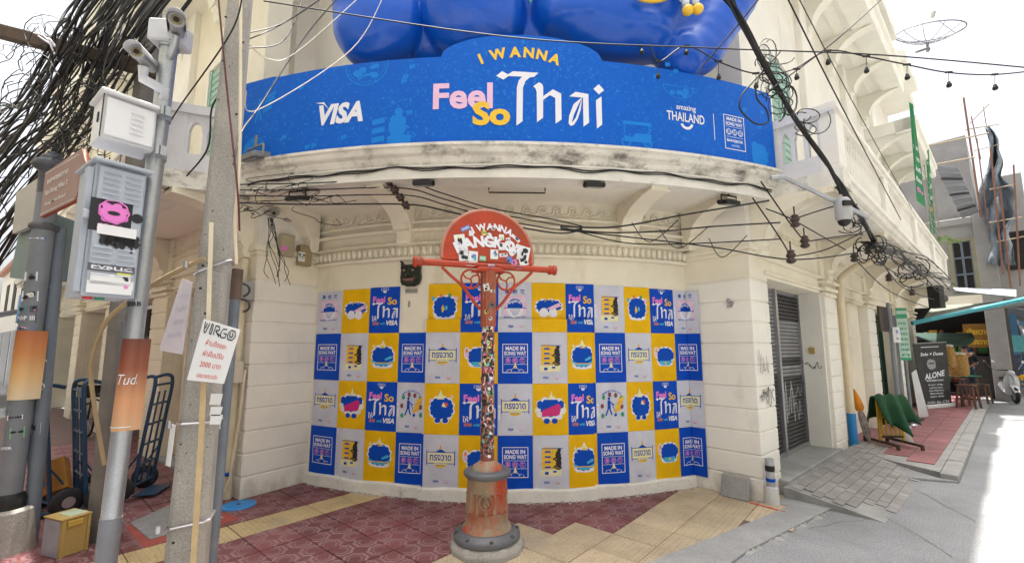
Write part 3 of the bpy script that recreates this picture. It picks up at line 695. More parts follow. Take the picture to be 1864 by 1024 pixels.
gd = mat('dark_green_door', (.012, .05, .028), .6, .2, 5)
mb = MB()
for s in (6.78, 7.2, 7.6, 8.0, 8.5, 9.03): mb.fbox(FR, s, s+.06, -.3, -.2, 0, 2.5)
mb.build('folding_door', gd, B)
mb = MB(); mb.fbox(FR, 9.8, 12.2, -.5, -.3, -.1, 2.56); mb.build('shop_opening', dark, B)
# left bays
mb = MB(); mb.fbox(FL, .45, 2.95, -.5, -.22, -.1, 2.56); mb.fbox(FL, .62, .72, -.3, -.14, 0, 2.5); mb.fbox(FL, 2.55, 2.62, -.3, -.14, 0, 2.5); mb.fbox(FL, 1.55, 1.6, -.3, -.17, 0, 2.5); mb.build('blind_panel', cream, B)
mb = MB(); mb.fbox(FL, .45, 2.95, -.5, .02, -.1, .06); mb.build('threshold', kerb_m, B, bevel=.01)
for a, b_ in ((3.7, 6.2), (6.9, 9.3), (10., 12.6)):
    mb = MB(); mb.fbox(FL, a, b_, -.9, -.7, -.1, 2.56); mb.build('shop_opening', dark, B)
mb = MB()
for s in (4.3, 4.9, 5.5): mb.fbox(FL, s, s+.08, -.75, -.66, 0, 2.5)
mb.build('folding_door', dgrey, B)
# upper walls of both fronts
for F, sg in ((FR, seg_r), (FL, seg_l)):
    e = sg[-1][1]; mb = MB(); mb.fbox(F, .3, e, -.35, -.04, 3.6, 9.2); mb.build('upper_wall', cream_w if F is FR else cream, B)
    for s in (1.7, 4.7, 7.8, 10.8): shutter_window(lambda x, d, z, F=F: F.P(x, d-.05, z), s-.45, s+.45, 3.75, 6.0)
    for a, b_, k in sg[:3]:
        mb = MB(); mb.fbox(F, a, b_, -.1, .06, 3.6, 9.1); mb.build('pilaster', cream_w, B, bevel=.01)
    # balustrade: plinth, posts, balusters, rail
    Ls = e+.2
    mb = MB(); mb.fbox(F, .25, Ls, .74, .90, 3.63, 3.70); mb.fbox(F, .25, Ls, .73, .90, 4.27, 4.33); mb.fbox(F, .22, Ls, .71, .93, 4.33, 4.40); rail = mb.build('balcony_rail', cream_w, B, bevel=.006)
    if F is FR:
        bm_ = MB(); bm_.lathe((0, 0, 0), [(.035, 0), (.035, .05), (.022, .07), (.042, .2), (.028, .34), (.018, .42), (.03, .47), (.03, .57)], 8); bme = meshonly(bm_, 'baluster', cream_w)
        s = .75
        while s < Ls-.1:
            if min(abs(s-c) for c in (3.2, 6.4, 9.45, 12.4)) > .22: inst(bme, 'baluster', rail, F.P(s, .82, 3.70))
            s += .135
    for s in (.42, 3.2, 6.4, 9.45, 12.4):
        mb = MB(); mb.fbox(F, s-.17, s+.17, .735, .905, 3.70, 4.27); mb.build('balcony_post', cream_w, rail, bevel=.008)
# balcony return panels with small pointed arches, facing the corner
def return_panel(F, inner):
    a = F.P(.25, .90, 0); b = V(inner[0], inner[1], 0); u = (b-a).normalized(); L_ = (b-a).length; n = V(u.y, -u.x, 0)
    if n.y > 0: n = -n
    fn = lambda x, z, d: a+u*x-n*d+V(0, 0, z)
    mb = MB()
    for x0, x1, z0, z1, d in ((0, L_, 3.63, 3.84, .10), (0, L_, 4.30, 4.40, .13), (0, .16, 3.84, 4.30, .10), (L_-.1, L_, 3.84, 4.30, .10)):
        mb.prism([(x0, z0), (x1, z0), (x1, z1), (x0, z1)], fn, -.0 if d < .12 else -.03, d)
    w0, w1 = .16, L_-.1; k = 3; st = (w1-w0)/k
    for i in range(k+1):
        x = w0+st*i; mb.prism([(x-.022, 3.84), (x+.022, 3.84), (x+.022, 4.12), (x-.022, 4.12)], fn, .01, .08)
    for i in range(k):                           # arch heads
        x0 = w0+st*i; xc = x0+st/2; pts = [(x0, 4.12)]
        for j in range(9): an = math.pi*j/8; pts.append((xc-(st/2-.03)*math.cos(an), 4.12+.10*math.sin(an)))
        pts += [(x0+st, 4.12), (x0+st, 4.30), (x0, 4.30)]
        mb.prism(pts, fn, .015, .075)
    mb.build('balustrade_panel', mat('white_balustrade', (.70, .69, .70), .8, .08, 4, .3, stain=(.2, .19, .18), stain_amt=.15, stain_scale=5), B)
    m2 = MB(); m2.prism([(0-.03, 3.43), (L_, 3.43), (L_, 3.63), (-.03, 3.63)], fn, -.03, .3); m2.build('balcony_edge', mould_w, B)
return_panel(FR, (BR[0]-.0, BR[1]+.02)); return_panel(FL, (BL[0], BL[1]+.02))
# upper slabs with arched brackets on the right front, eaves and roof
up_m = mat('upper_slab_paint', (.82, .80, .72), .85, .08, 2, .2, stain=(.5, .46, .38), stain_amt=.2, stain_scale=2)
def upslab(F, s0, s1, o1, z, th, step, dz=.7):
    mb = MB(); mb.fbox(F, s0, s1, -.3, o1-.06, z, z+th); mb.build('upper_soffit', up_m, B)
    mb = MB(); mb.sweep([(o1-.35, z-.05), (o1-.02, z-.05), (o1, z+.02), (o1, z+th*.6), (o1+.05, z+th*.7), (o1+.05, z+th), (o1-.35, z+th)], lambda t, o, zz: F.P(t, o, zz), [s0, s1]); mb.build('upper_edge', up_m, B)
    s = s0+.15
    while s < s1: bracket(F.P(s, 0, 0), F.n, o1-.06, z-dz, z, .18, m=up_m); s += step
    s = s0+.15
    while s+step < s1+.2:                         # raised border in each coffer
        mb = MB(); mb.fbox(F, s+.2, s+step-.2, .2, .25, z-.03, z); mb.fbox(F, s+.2, s+step-.2, o1-.4, o1-.35, z-.03, z); mb.build('coffer_moulding', up_m, B); s += step
upslab(FR, .1, 8.3, .80, 7.9, .35, 1.55); upslab(FR, 8.3, 12.8, .90, 6.9, .3, 1.5); upslab(FL, .1, 13, .9, 7.4, .3, 1.6)
roof_m = mat('roof_tiles', (.35, .16, .09), .8, .2, 5)
mb = MB(); ring = [*[FR.P(s_, o_, 0) for s_, o_ in ((12.8, .62), (11.6, .62), (11.5, .82), (9.4, .80), (9.3, .60), (8.3, .60), (8.2, .78), (6.1, .78), (6.0, .55), (5.2, .55), (5.1, .74), (2.9, .76), (2.8, .60), (2.1, .60), (2.0, .75))], FR.P(-.7, .75, 0), BAL.P(BTR*.5, 0, .0), BAL.P(0, 0, .0), BAL.P(BTL*.5, 0, .0), FL.P(-.7, .75, 0), FL.P(13, .75, 0), V(0, 26, 0)]  # roof out of view, eave outline notched and extended to shape its shadow below
mb.prism([(p.x, p.y) for p in ring], lambda x, y, z: V(x, y, z), 9.2, 9.5); mb.build('roof', up_m, B)

# ---------------------------------------------------------------- the far sides of both streets, outside the frame
for F, o_, s0_, s1_, h_, lab in ((FR, 8.2, -7, 46, 9.5, 'row of cream shophouses on the far side of the right street'), (FL, 5.2, -7, 40, 9.5, 'row of cream shophouses on the far side of the left street')):
    t = thing('shophouse_row', lab, 'building', F.P(s0_, o_, 0))
    mb = MB(); mb.fbox(F, s0_, s1_, o_, o_+8, 0, h_); mb.build('wall', cream, t)
    mb = MB(); mb.fbox(F, s0_, s1_, o_-.9, o_, 3.4, 3.7); mb.build('canopy', band_w, t)
    s_ = s0_+.6
    while s_ < s1_-2.6:
        mb = MB(); mb.fbox(F, s_, s_+2.4, o_-.06, o_+.1, .05, 2.8); mb.build('shutter_door', dark, t)
        mb = MB(); mb.fbox(F, s_+.6, s_+1.8, o_-.06, o_+.1, 4.6, 6.6); mb.build('window', green_sh, t); s_ += 3.2
# ================================================================== BANNER on the balcony
BO = .06                                        # it stands a little outside the balcony edge
def bh(x, y): t, z = BAL.hit(x, y, BO); return t*(BAL.R+BO), z
kB = BAL.R+BO
u0 = bh(440, 240)[0]; u1 = bh(1409, 260)[0]; zb0 = 3.79
uc = bh(950, 100)[0]; hump0 = bh(803, 110)[0]; hump1 = bh(1097, 120)[0]; ztop = 4.74; zh = bh(950, 64)[1]
def top_z(u):
    if hump0 < u < hump1:
        k = (u-(hump0+hump1)/2)/((hump1-hump0)/2); return ztop+.02+(zh-ztop-.02)*math.sqrt(max(0, 1-abs(k)**2.2))**1.15
    e = min(1, (u1-u)/.10) if u > u1-.10 else 1
    return ztop-.08*(1-math.sqrt(max(0, 1-(1-e)**2)))+(.02 if u < u0+.5 else 0)
us = sorted(set([u0+(u1-u0)*i/60 for i in range(61)]+[hump0+(hump1-hump0)*i/36 for i in range(37)]+[u1-.10+.10*i/6 for i in range(7)]))
ban_blue = mat('banner_blue', (.0, .105, .54), .6, .05, 2, spec=.2)
nt = ban_blue.node_tree; N = nt.nodes; L = nt.links; b_ = N['Principled BSDF']; prev = b_.inputs['Base Color'].links[0].from_socket
vo = N.new('ShaderNodeTexNoise'); vo.inputs['Scale'].default_value = 30; vo.inputs['Detail'].default_value = 6; vo.inputs['Roughness'].default_value = .75
g2 = N.new('ShaderNodeNewGeometry'); L.new(g2.outputs['Position'], vo.inputs[0]); r_ = N.new('ShaderNodeMapRange'); r_.inputs[1].default_value = .56; r_.inputs[2].default_value = .70; r_.inputs[4].default_value = .75
L.new(vo.outputs[0], r_.inputs[0]); x_ = N.new('ShaderNodeMix'); x_.data_type = 'RGBA'; L.new(r_.outputs[0], x_.inputs[0]); L.new(prev, x_.inputs[6]); x_.inputs[7].default_value = (.04, .36, .74, 1)
L.new(x_.outputs[2], b_.inputs['Base Color'])
bfn = lambda u, z, d: BAL.P(u/kB, z, BO+d)
BN = thing('advertising_banner', 'curved blue campaign banner reading I WANNA Feel So Thai along the rounded balcony', 'banner', BAL.P(0, zb0, BO))
mb = MB(); vs = []
for u in us: tz = top_z(u); vs += [bfn(u, zb0+(tz-zb0)*k/4, d) for k in range(5) for d in (0, -.025)]
n = len(us); fs = []
for i in range(n-1):
    a, c = i*10, (i+1)*10
    for k in range(4): fs += [(a+2*k, c+2*k, c+2*k+2, a+2*k+2), (a+2*k+1, a+2*k+3, c+2*k+3, c+2*k+1)]
    fs += [(a, a+1, c+1, c), (a+8, c+8, c+9, a+9)]
mb.add(vs, fs); mb.add([vs[j] for j in range(10)], [(0, 2, 4, 6, 8, 9, 7, 5, 3, 1)]); mb.add([vs[(n-1)*10+j] for j in range(10)], [(0, 1, 3, 5, 7, 9, 8, 6, 4, 2)])
mb.build('panel', ban_blue, BN)
cu = frange(u0, u1, .12)
def put(pr, name, mats=None, lift=.001, l0=.002):
    mb = MB(); M = []; pr.wrap(mb, M, bfn, cu, (), lift, l0); return mb.build(name, M, BN, fixn=False)
def bpos(x, y): return bh(x, y)
# words
def btext(t, x0, x1, yb, yt, m, bold=.03, shear=0., pr=None, rot=None):
    a, z0 = bh(x0, yb); c, _ = bh(x1, yb); z1 = bh((x0+x1)/2, yt)[1]; zb_ = bh((x0+x1)/2, yb)[1]
    h = z1-zb_; p = pr or Print(); vs, fs, wd = text2d(t, 1, bold)
    ys = [v[1] for v in vs]; size = h/(.70 if not any(c in t for c in 'gjpy') else .95)
    k = (c-a)/(wd*size); p.text(t, (a+c)/2-shear*h*.35, zb_, size, m, bold=bold, width=(c-a)*(1-.0), shear=shear, rot=rot or 0); return p
p = Print(); p.text('VISA', (bh(577, 225)[0]+bh(668, 225)[0])/2-.035, bh(625, 222)[1], .30, i_white, bold=.045, width=bh(672, 220)[0]-bh(583, 220)[0], shear=.22)
q0, q1 = bh(575, 196), bh(600, 196); p.poly([(q0[0]+.0, q1[1]+.07), (q0[0]+.10, q1[1]+.07), (q0[0]+.165, q1[1]-.02), (q0[0]+.10, q1[1]+.045)], i_white, 2)
put(p, 'lettering')
p = btext('Feel', 788, 897, 196, 152, i_lpink, .03); put(p, 'lettering')
p = btext('So', 860, 929, 226, 187, i_yel, .04); put(p, 'lettering', l0=.0035)
a, za_ = bh(940, 229); c, _ = bh(1098, 229); zt_ = bh(930, 131)[1]
k = (zt_-za_)
xs = [v[0] for l in THAI.l for v in l[0]]; kx = (bh(1100, 180)[0]-bh(903, 180)[0])/(max(xs)-min(xs))
p = Print(); p.l = [([(bh(903, 180)[0]+(x-min(xs))*kx, za_+y*k) for x, y in vs], fs, m, l) for vs, fs, m, l in THAI.l]; put(p, 'lettering')
p = Print(); ul, zl = bh(879, 113); ur, _ = bh(1018, 113); um = (bh(947, 100)[0]); z_t = bh(947, 104)[1]
half = (ur-ul)/2; dzz = z_t-bh(885, 113)[1]+.02; Rr = (half*half+dzz*dzz)/(2*dzz)
p.arctext('I WANNA', um, z_t-Rr, Rr, .155, i_yel, bold=.045, span=2*math.asin(min(1, half/Rr))*1.02); put(p, 'lettering')
p = btext('amazing', 1231, 1266, 201, 188, i_white, .01)
p.plus(btext('THAILAND', 1214, 1282, 222, 206, i_white, .015)); x, z = bh(1250, 226); p.ring(x, z+.02, .085, .03, i_white, a0=200, a1=345, sq=1.0); put(p, 'lettering'); p = Print()
x, z0 = bh(1301, 255); z1 = bh(1301, 208)[1]; p.rect(x-.004, x+.004, z0, z1, i_white); put(p, 'divider_line'); p = Print()
x0, zz0 = bh(1320, 270); x1, _ = bh(1357, 270); zz1 = bh(1338, 212)[1]
p.frame(x0, x1, zz0, zz1, .009, i_white); xm = (x0+x1)/2; h = zz1-zz0; wd = x1-x0
p.text('MADE IN', xm, zz0+h*.84, h*.135, i_white, bold=.03); p.text('SONG WAT', xm, zz0+h*.70, h*.135, i_white, bold=.03, width=wd*.82)
p.rect(x0+.03, x1-.03, zz0+h*.655, zz0+h*.665, i_white); p.rect(x0+.03, x1-.03, zz0+h*.36, zz0+h*.37, i_white)
for i, ch in enumerate('萬越路'):
    xx = xm+(i-1)*wd*.28; p.disc(xx, zz0+h*.51, wd*.125, i_white, 1); p.text(ch, xx, zz0+h*.51-.022, .06, ban_blue, 3, .01)
p.text('BANGKOK', xm, zz0+h*.22, h*.105, i_white, bold=.03, width=wd*.78); p.text('2547/06', xm, zz0+h*.09, h*.075, i_white, bold=.0, width=wd*.4)
put(p, 'stamp_print')['kind'] = 'stuff'
# tone-on-tone prints
p = Print(); pb = print_blue
x, z = bh(668, 120); p.ring(x, z+.02, .25, .012, pb, a0=175, a1=365); p.ring(x, z+.02, .215, .006, pb, a0=178, a1=362)
rd = random.Random(4)
for i in range(9): p.scallop(x+rd.uniform(-.12, .12), z+rd.uniform(-.13, .0), rd.uniform(.02, .045), rd.uniform(.015, .035), 5, .25, pb)
x, z = bh(720, 232)                              # seated figure with a rod beside crates
for i in range(3): p.poly([(x-.26, z-.16+i*.1), (x-.12, z-.14+i*.1), (x-.12, z-.08+i*.1), (x-.26, z-.10+i*.1)], pb)
p.scallop(x+.02, z+.02, .085, .11, 7, .15, pb); p.disc(x+.03, z+.17, .045, pb); p.scallop(x+.04, z-.13, .12, .05, 6, .15, pb); p.line([(x-.18, z+.2), (x+.09, z+.31)], .008, pb)
x, z = bh(480, 190)                               # porter with a stack
p.disc(x-.06, z+.06, .022, pb); p.poly([(x-.09, z-.05), (x-.03, z-.05), (x-.035, z+.04), (x-.085, z+.04)], pb); p.line([(x-.06, z-.05), (x-.11, z-.2)], .022, pb); p.line([(x-.06, z-.05), (x-.02, z-.19)], .022, pb)
for i in range(4): p.poly([(x+.0+i*.015, z-.11+i*.055), (x+.13+i*.015, z-.07+i*.055), (x+.12+i*.015, z-.03+i*.055), (x-.01+i*.015, z-.07+i*.055)], pb)
x, z = bh(462, 280); p.disc(x, z+.03, .17, pb, a0=0, a1=360); 
for i in range(6): a = i*1.047; p.line([(x, z+.03), (x+.16*math.cos(a), z+.03+.16*math.sin(a))], .008, ban_blue, 2)
for px, py in ((548, 160), (738, 140), (750, 122), (735, 148), (559, 268), (571, 265), (517, 250), (1193, 140), (1215, 118), (1230, 130), (1355, 200), (1387, 205), (1340, 262), (1382, 232), (745, 205), (625, 250)):
    x, z = bh(px, py); p.disc(x-.012, z, .017, pb, ry=.03, n=10); p.disc(x+.02, z+.006, .014, pb, ry=.028, n=10)
x, z = bh(1235, 160); p.ring(x, z+.03, .20, .012, pb, a0=185, a1=350, sq=.8); p.ring(x+.2, z-.005, .035, .01, pb, n=12); p.rect(x-.2, x+.2, z+.012, z+.02, pb)
for i in range(6): p.scallop(x+rd.uniform(-.12, .12), z-.05+rd.uniform(-.04, .04), .03, .022, 5, .25, pb)
x, z = bh(1160, 238)                              # three-wheeler
p.poly([(x-.16, z+.10), (x+.16, z+.10), (x+.17, z+.06), (x-.17, z+.06)], pb); p.poly([(x-.15, z-.13), (x+.16, z-.13), (x+.16, z-.03), (x-.02, z-.03), (x-.06, z-.08), (x-.15, z-.06)], pb)
for q in (-.15, .14): p.line([(x+q, z-.05), (x+q*.98, z+.07)], .012, pb)
p.ring(x-.13, z-.14, .055, .02, pb, n=14); p.ring(x+.12, z-.14, .05, .02, pb, n=14)
x, z = bh(1383, 280); p.scallop(x, z-.02, .12, .13, 11, .12, pb); p.scallop(x-.07, z+.08, .05, .05, 6, .2, pb)
x, z = bh(1085, 170); 
put(p, 'tonal_print', l0=.001)['kind'] = 'stuff'
tag(BN)
# pale bottom edge of the banner
mb = MB(); mb.sweep([(BO-.03, zb0-.018), (BO+.012, zb0-.018), (BO+.012, zb0+.004), (BO-.03, zb0+.004)], lambda t, o, z: BAL.P(t, z, o), [u0/kB+(u1-u0)/kB*i/50 for i in range(51)]); mb.build('bottom_rail', white, BN)

# ================================================================== GIANT BLUE INFLATABLE behind the banner
inf_blue = mat('blue_inflatable_vinyl', (.001, .085, .52), .32, .05, 1.2, spec=.4, coat=.15)
IN = thing('inflatable_figure', 'giant glossy blue rounded figure sitting on the balcony behind the banner', 'inflatable', (0, 4.75, 3.8))
YI = 4.72
mb = MB()
def blob(px, py, rx, rz_, Y=YI, ry=.40, sc=1.): c = dp(px, py, Y); k = Y*1.06/FPX; mb.sphere(c, 1, 20, sc=(rx*k, ry, rz_*k))
blob(690, 5, 82, 118); blob(700, -70, 85, 80); blob(668, 62, 60, 66, ry=.36)
blob(856, 0, 96, 92); blob(860, -70, 92, 80); blob(862, 40, 88, 62, ry=.38)
blob(1080, 0, 112, 92, ry=.46); blob(1180, 10, 110, 98, ry=.46); blob(1110, -80, 150, 90, ry=.44); blob(1060, 45, 85, 48, ry=.40); blob(1160, 72, 78, 42, ry=.4)
blob(1240, 105, 46, 52, ry=.32)
for t_ in range(9):
    k = t_/8; blob(1262+98*k+8*math.sin(k*3), 92-140*k, 56-18*k, 52-16*k, ry=.30-.07*k)
blob(950, -20, 330, 105, Y=4.92, ry=.30); blob(778, 84, 70, 46, Y=4.95, ry=.24); blob(985, 70, 70, 50, Y=4.95, ry=.24); blob(690, 40, 84, 96, ry=.38); blob(862, 20, 100, 98, ry=.40); blob(1130, 20, 170, 104, ry=.44)
body = mb.build('body', inf_blue, IN)
rm = body.modifiers.new('skin', 'REMESH'); rm.mode = 'VOXEL'; rm.voxel_size = .026; rm.use_smooth_shade = True
sm = body.modifiers.new('soft', 'SMOOTH'); sm.factor = .6; sm.iterations = 9
dt = D.textures.new('folds', 'CLOUDS'); dt.noise_scale = .75; dt.noise_depth = 1
dm = body.modifiers.new('folds', 'DISPLACE'); dm.texture = dt; dm.strength = .13; dm.mid_level = .5; dm.texture_coords = 'LOCAL'
sm2 = body.modifiers.new('soft_again', 'SMOOTH'); sm2.factor = .5; sm2.iterations = 4
y_gloss = mat('yellow_inflatable_vinyl', (.85, .52, .02), .3, .04, 3, coat=.3)
mb = MB(); c = dp(1187, -2, YI-.47)
for k, r in ((0, .17), (.03, .11)):
    mb.tube([c+V(r*math.cos(a), -.03-.02*math.sin(a), .06*math.sin(a)+.03) for a in [math.pi+math.pi*i/14 for i in range(15)]], .028, 8)
mb.build('yellow_trim', y_gloss, IN)
for i, (px, py) in enumerate(((1252, 19), (1270, 17))):
    mb = MB(); mb.sphere(dp(px, py, YI-.47), .062, 10, sc=(1, .9, .95)); mb.build('tassel_bead', y_gloss, IN)
    mb = MB()
    for k in range(4): mb.sphere(dp(px-4-5*k, py-13-9*k, YI-.47), .042, 8)
    mb.build('tassel_cord', mat('pale_blue_vinyl', (.62, .68, .78), .4, .05, 5), IN)
mb = MB(); c = dp(966, 0, YI-.2); mb.prism([(-.05, .12), (.05, .12), (0, -.04)], lambda x, z, d: c+V(x, d, z), 0, .04); mb.build('green_tag', mat('green_vinyl', (.10, .42, .30), .4, .05, 5), IN)

# ================================================================== POSTERS
PW_EDGE = [576.5, 622, 672, 727, 779, 840, 907, 968, 1030, 1082, 1137, 1184, 1227]
kW = WALL.R
eu = [WALL.hit(x, 605)[0]*kW for x in PW_EDGE]; eu[0] = max(eu[0], TL*kW+.005); uRc = TR*kW
eu.append(eu[-1]+.405)
ZE = [2.46, 1.875, 1.292, .722, .15]
I_R = V(WR[0], WR[1], 0)
def wfn(u, z, d):
    if u <= uRc-.012: return WALL.P(u/kW, z, bump(u/kW, z)+d+.004)
    k = min(1, max(0, (u-(uRc-.012))/.024)); e = u-uRc     # turns the inner corner onto the pier
    a = WALL.P(min(u, uRc-.012)/kW, z, d+.004); b = I_R-dR*max(e, .012)+nPR*(.02+d); b = V(b.x, b.y, z)
    return a.lerp(b, k)
def cloud(p, x, y, w_, h_, arms=None, base=True):
    """plain fluffy shape, no face"""
    if base: p.scallop(x, y-h_*.98, w_*.95, h_*.28, 7, .12, i_white, 1)
    p.scallop(x, y, w_*1.10, h_*1.13, 11, .13, i_white, 1); p.scallop(x, y, w_, h_, 13, .10, i_blue, 2); return p
def spark(p, x, y, r, m=i_pale): return p.poly([(x, y+r), (x+r*.28, y+r*.2), (x+r*.7, y), (x+r*.28, y-r*.2), (x, y-r), (x-r*.28, y-r*.2), (x-r*.7, y), (x-r*.28, y+r*.2)], m, 2)
def foot(p): p.text('VISA', -.055, .055, .034, i_blue, bold=.03, shear=.2); p.text('amazing THAILAND', .075, .066, .011, i_pink, bold=0, res=1); p.ring(.075, .066, .022, .006, i_red, n=8, a0=200, a1=340); return p
def d_feel():
    p = Print(); p.frame(-.05, .05, .518, .548, .004, i_white); p.disc(0, .513, .026, i_white, n=12, a0=180, a1=360); p.text('ทรงวาด', 0, .528, .017, i_white, bold=.02, res=1)
    p.text('Feel', -.075, .372, .105, i_pink, bold=.03); p.text('So', .105, .345, .12, i_yel, 3, bold=.03)
    p.plus(THAI.scaled(.205, .035, .165)); p.text('ให้', -.135, .145, .075, i_white, bold=.015, res=2); p.text('ไทย', -.115, .098, .056, i_org, bold=.03, res=2); p.text('with', -.018, .100, .042, i_cyan, bold=.03, res=2)
    return p.text('VISA', .100, .095, .076, i_white, bold=.045, shear=.22)
def d_made():
    p = Print(); p.frame(-.15, .15, .12, .448, .008, i_white); p.text('MADE IN', 0, .378, .058, i_white, bold=.04); p.text('SONG WAT', 0, .322, .058, i_white, bold=.04, width=.262)
    p.rect(-.135, .135, .300, .304, i_white); p.rect(-.135, .135, .215, .219, i_white)
    for i, ch in enumerate('萬越路'): p.ring((i-1)*.085, .259, .034, .003, i_lpink, n=16); p.text(ch, (i-1)*.085, .242, .048, i_pink, 3, .02, res=2)
    p.poly([(-.024, .172), (.024, .172), (0, .245)], i_pale, 3); p.poly([(-.014, .172), (.014, .172), (0, .19)], i_yel, 3)
    p.ring(0, .135, .055, .005, i_white, a0=15, a1=165, n=12, sq=.8); p.ring(-.07, .126, .035, .005, i_white, a0=20, a1=180, n=10); p.ring(.07, .126, .035, .005, i_white, a0=0, a1=160, n=10); return p
def d_song():
    p = Print(); b = i_blue
    p.rect(-.165, -.155, .235, .40, b); p.rect(.155, .165, .235, .40, b); p.rect(-.165, .165, .375, .383, b); p.rect(-.165, .165, .255, .263, b); p.rect(-.15, .15, .263, .375, i_pale, 2)
    p.text('ทรงวาด', 0, .292, .105, b, 3, bold=.02, width=.245, res=2); p.disc(0, .258, .075, i_yel, 2, ry=.045, a0=180, a1=360); p.rect(-.075, .075, .246, .26, i_pale, 3); p.text('SONG WAT', 0, .236, .018, b, 4, bold=.02, res=1)
    p.poly([(-.06, .383), (.06, .383), (.012, .41), (-.012, .41)], b, 2); p.rect(-.012, .012, .41, .432, i_yel, 2); p.poly([(-.008, .432), (.008, .432), (0, .468)], i_org, 2); return foot(p)
def d_bkk():
    p = Print()
    for i, ch in enumerate('萬越路'): p.text(ch, (i-1)*.095, .455, .055, i_blue, 2, .02, res=2)
    p.rect(-.135, .135, .195, .425, i_lpink, 1)
    for a, b in ((-.1, .38), (.1, .38), (-.1, .24), (.1, .24)):
        for r in (.03, .018): p.ring(a, b, r, .006, i_white, 2, n=10)
    p.disc(0, .285, .105, i_white, 2, ry=.12); p.disc(0, .285, .095, i_blue, 3, ry=.11, a0=0, a1=180); p.rect(-.135, .135, .279, .287, i_blue, 3)
    p.arctext('BANGKOK', 0, .245, .105, .036, i_white, 4, .03, span=1.35, res=2); p.arctext('I WANNA', 0, .25, .13, .013, i_white, 4, .02, span=.6, res=1)
    p.poly([(-.09, .272), (.09, .272), (.03, .2), (-.03, .2)], i_white, 2)
    for q in (-.06, -.03, 0, .03, .06): p.line([(q, .276), (q*.3, .2)], .004, i_blue, 3)
    p.text('MADE IN SONG WAT', 0, .165, .026, i_blue, 2, .02, width=.27, res=1); return foot(p)
def d_shop():
    p = Print(); p.rect(-.105, .105, .21, .43, i_yel, 1); p.rect(-.105, .13, .425, .433, i_blue, 2); p.rect(-.08, .0, .433, .443, i_yel, 2); p.rect(-.12, .115, .135, .205, i_pale, 1)
    for i in range(4):
        y = .385-i*.055; p.rect(-.07, -.005, y, y+.018, i_blue, 2); p.rect(-.1, .02, y-.008, y-.004, i_org, 2); p.rect(.01, .018, y, y+.008, i_red, 2)
        p.rect(-.155, -.13, y-.02, y+.01, i_lpink, 1)
    p.rect(.135, .14, .15, .40, i_lpink, 1); p.rect(-.07, -.03, .15, .18, i_blue, 2); p.rect(.02, .06, .17, .19, i_blue, 2)
    for x, y in ((.08, .355), (.085, .27)):       # two dark curled silhouettes
        p.disc(x, y, .032, i_blk, 3, ry=.052, n=14); p.disc(x+.012, y+.055, .022, i_blk, 3, n=10); p.line([(x-.02, y-.02), (x-.06, y-.045)], .016, i_blk, 3); p.ring(x-.004, y-.03, .042, .016, i_blk, 3, n=10, a0=200, a1=350)
    return foot(p)
def d_cart():
    p = Print(); p.arctext('MADE IN SONG WAT', 0, .29, .175, .028, i_blue, 2, .02, span=1.45, res=1); b = i_blue
    p.disc(-.04, .385, .017, b, 2, n=10); p.poly([(-.06, .27), (-.018, .27), (-.022, .365), (-.058, .365)], b, 2); p.line([(-.045, .28), (-.085, .19)], .018, b, 2); p.line([(-.035, .28), (-.005, .20)], .018, b, 2); p.line([(-.03, .345), (.03, .31)], .012, b, 2)
    for i in range(4): x, y = .045+i*.018, .215+i*.040; p.poly([(x-.03, y+.035), (x+.055, y+.075), (x+.075, y+.045), (x-.01, y+.005)], i_yel if i % 2 else mat('ink_amber', (.75, .40, .03), .5, 0), 2)
    p.disc(.04, .195, .016, b, 3, n=10); p.line([(-.005, .33), (.06, .19)], .008, b, 2)
    rd = random.Random(2)
    for x, y, m in ((-.11, .40, i_grn), (-.03, .43, i_brn), (.05, .42, i_brn), (.125, .39, i_grn), (-.13, .30, i_brn), (.13, .29, i_brn), (-.125, .19, i_grn), (.135, .20, i_grn)): p.scallop(x, y, .018, .022, 5, .4, m, 2, n=3)
    return foot(p)
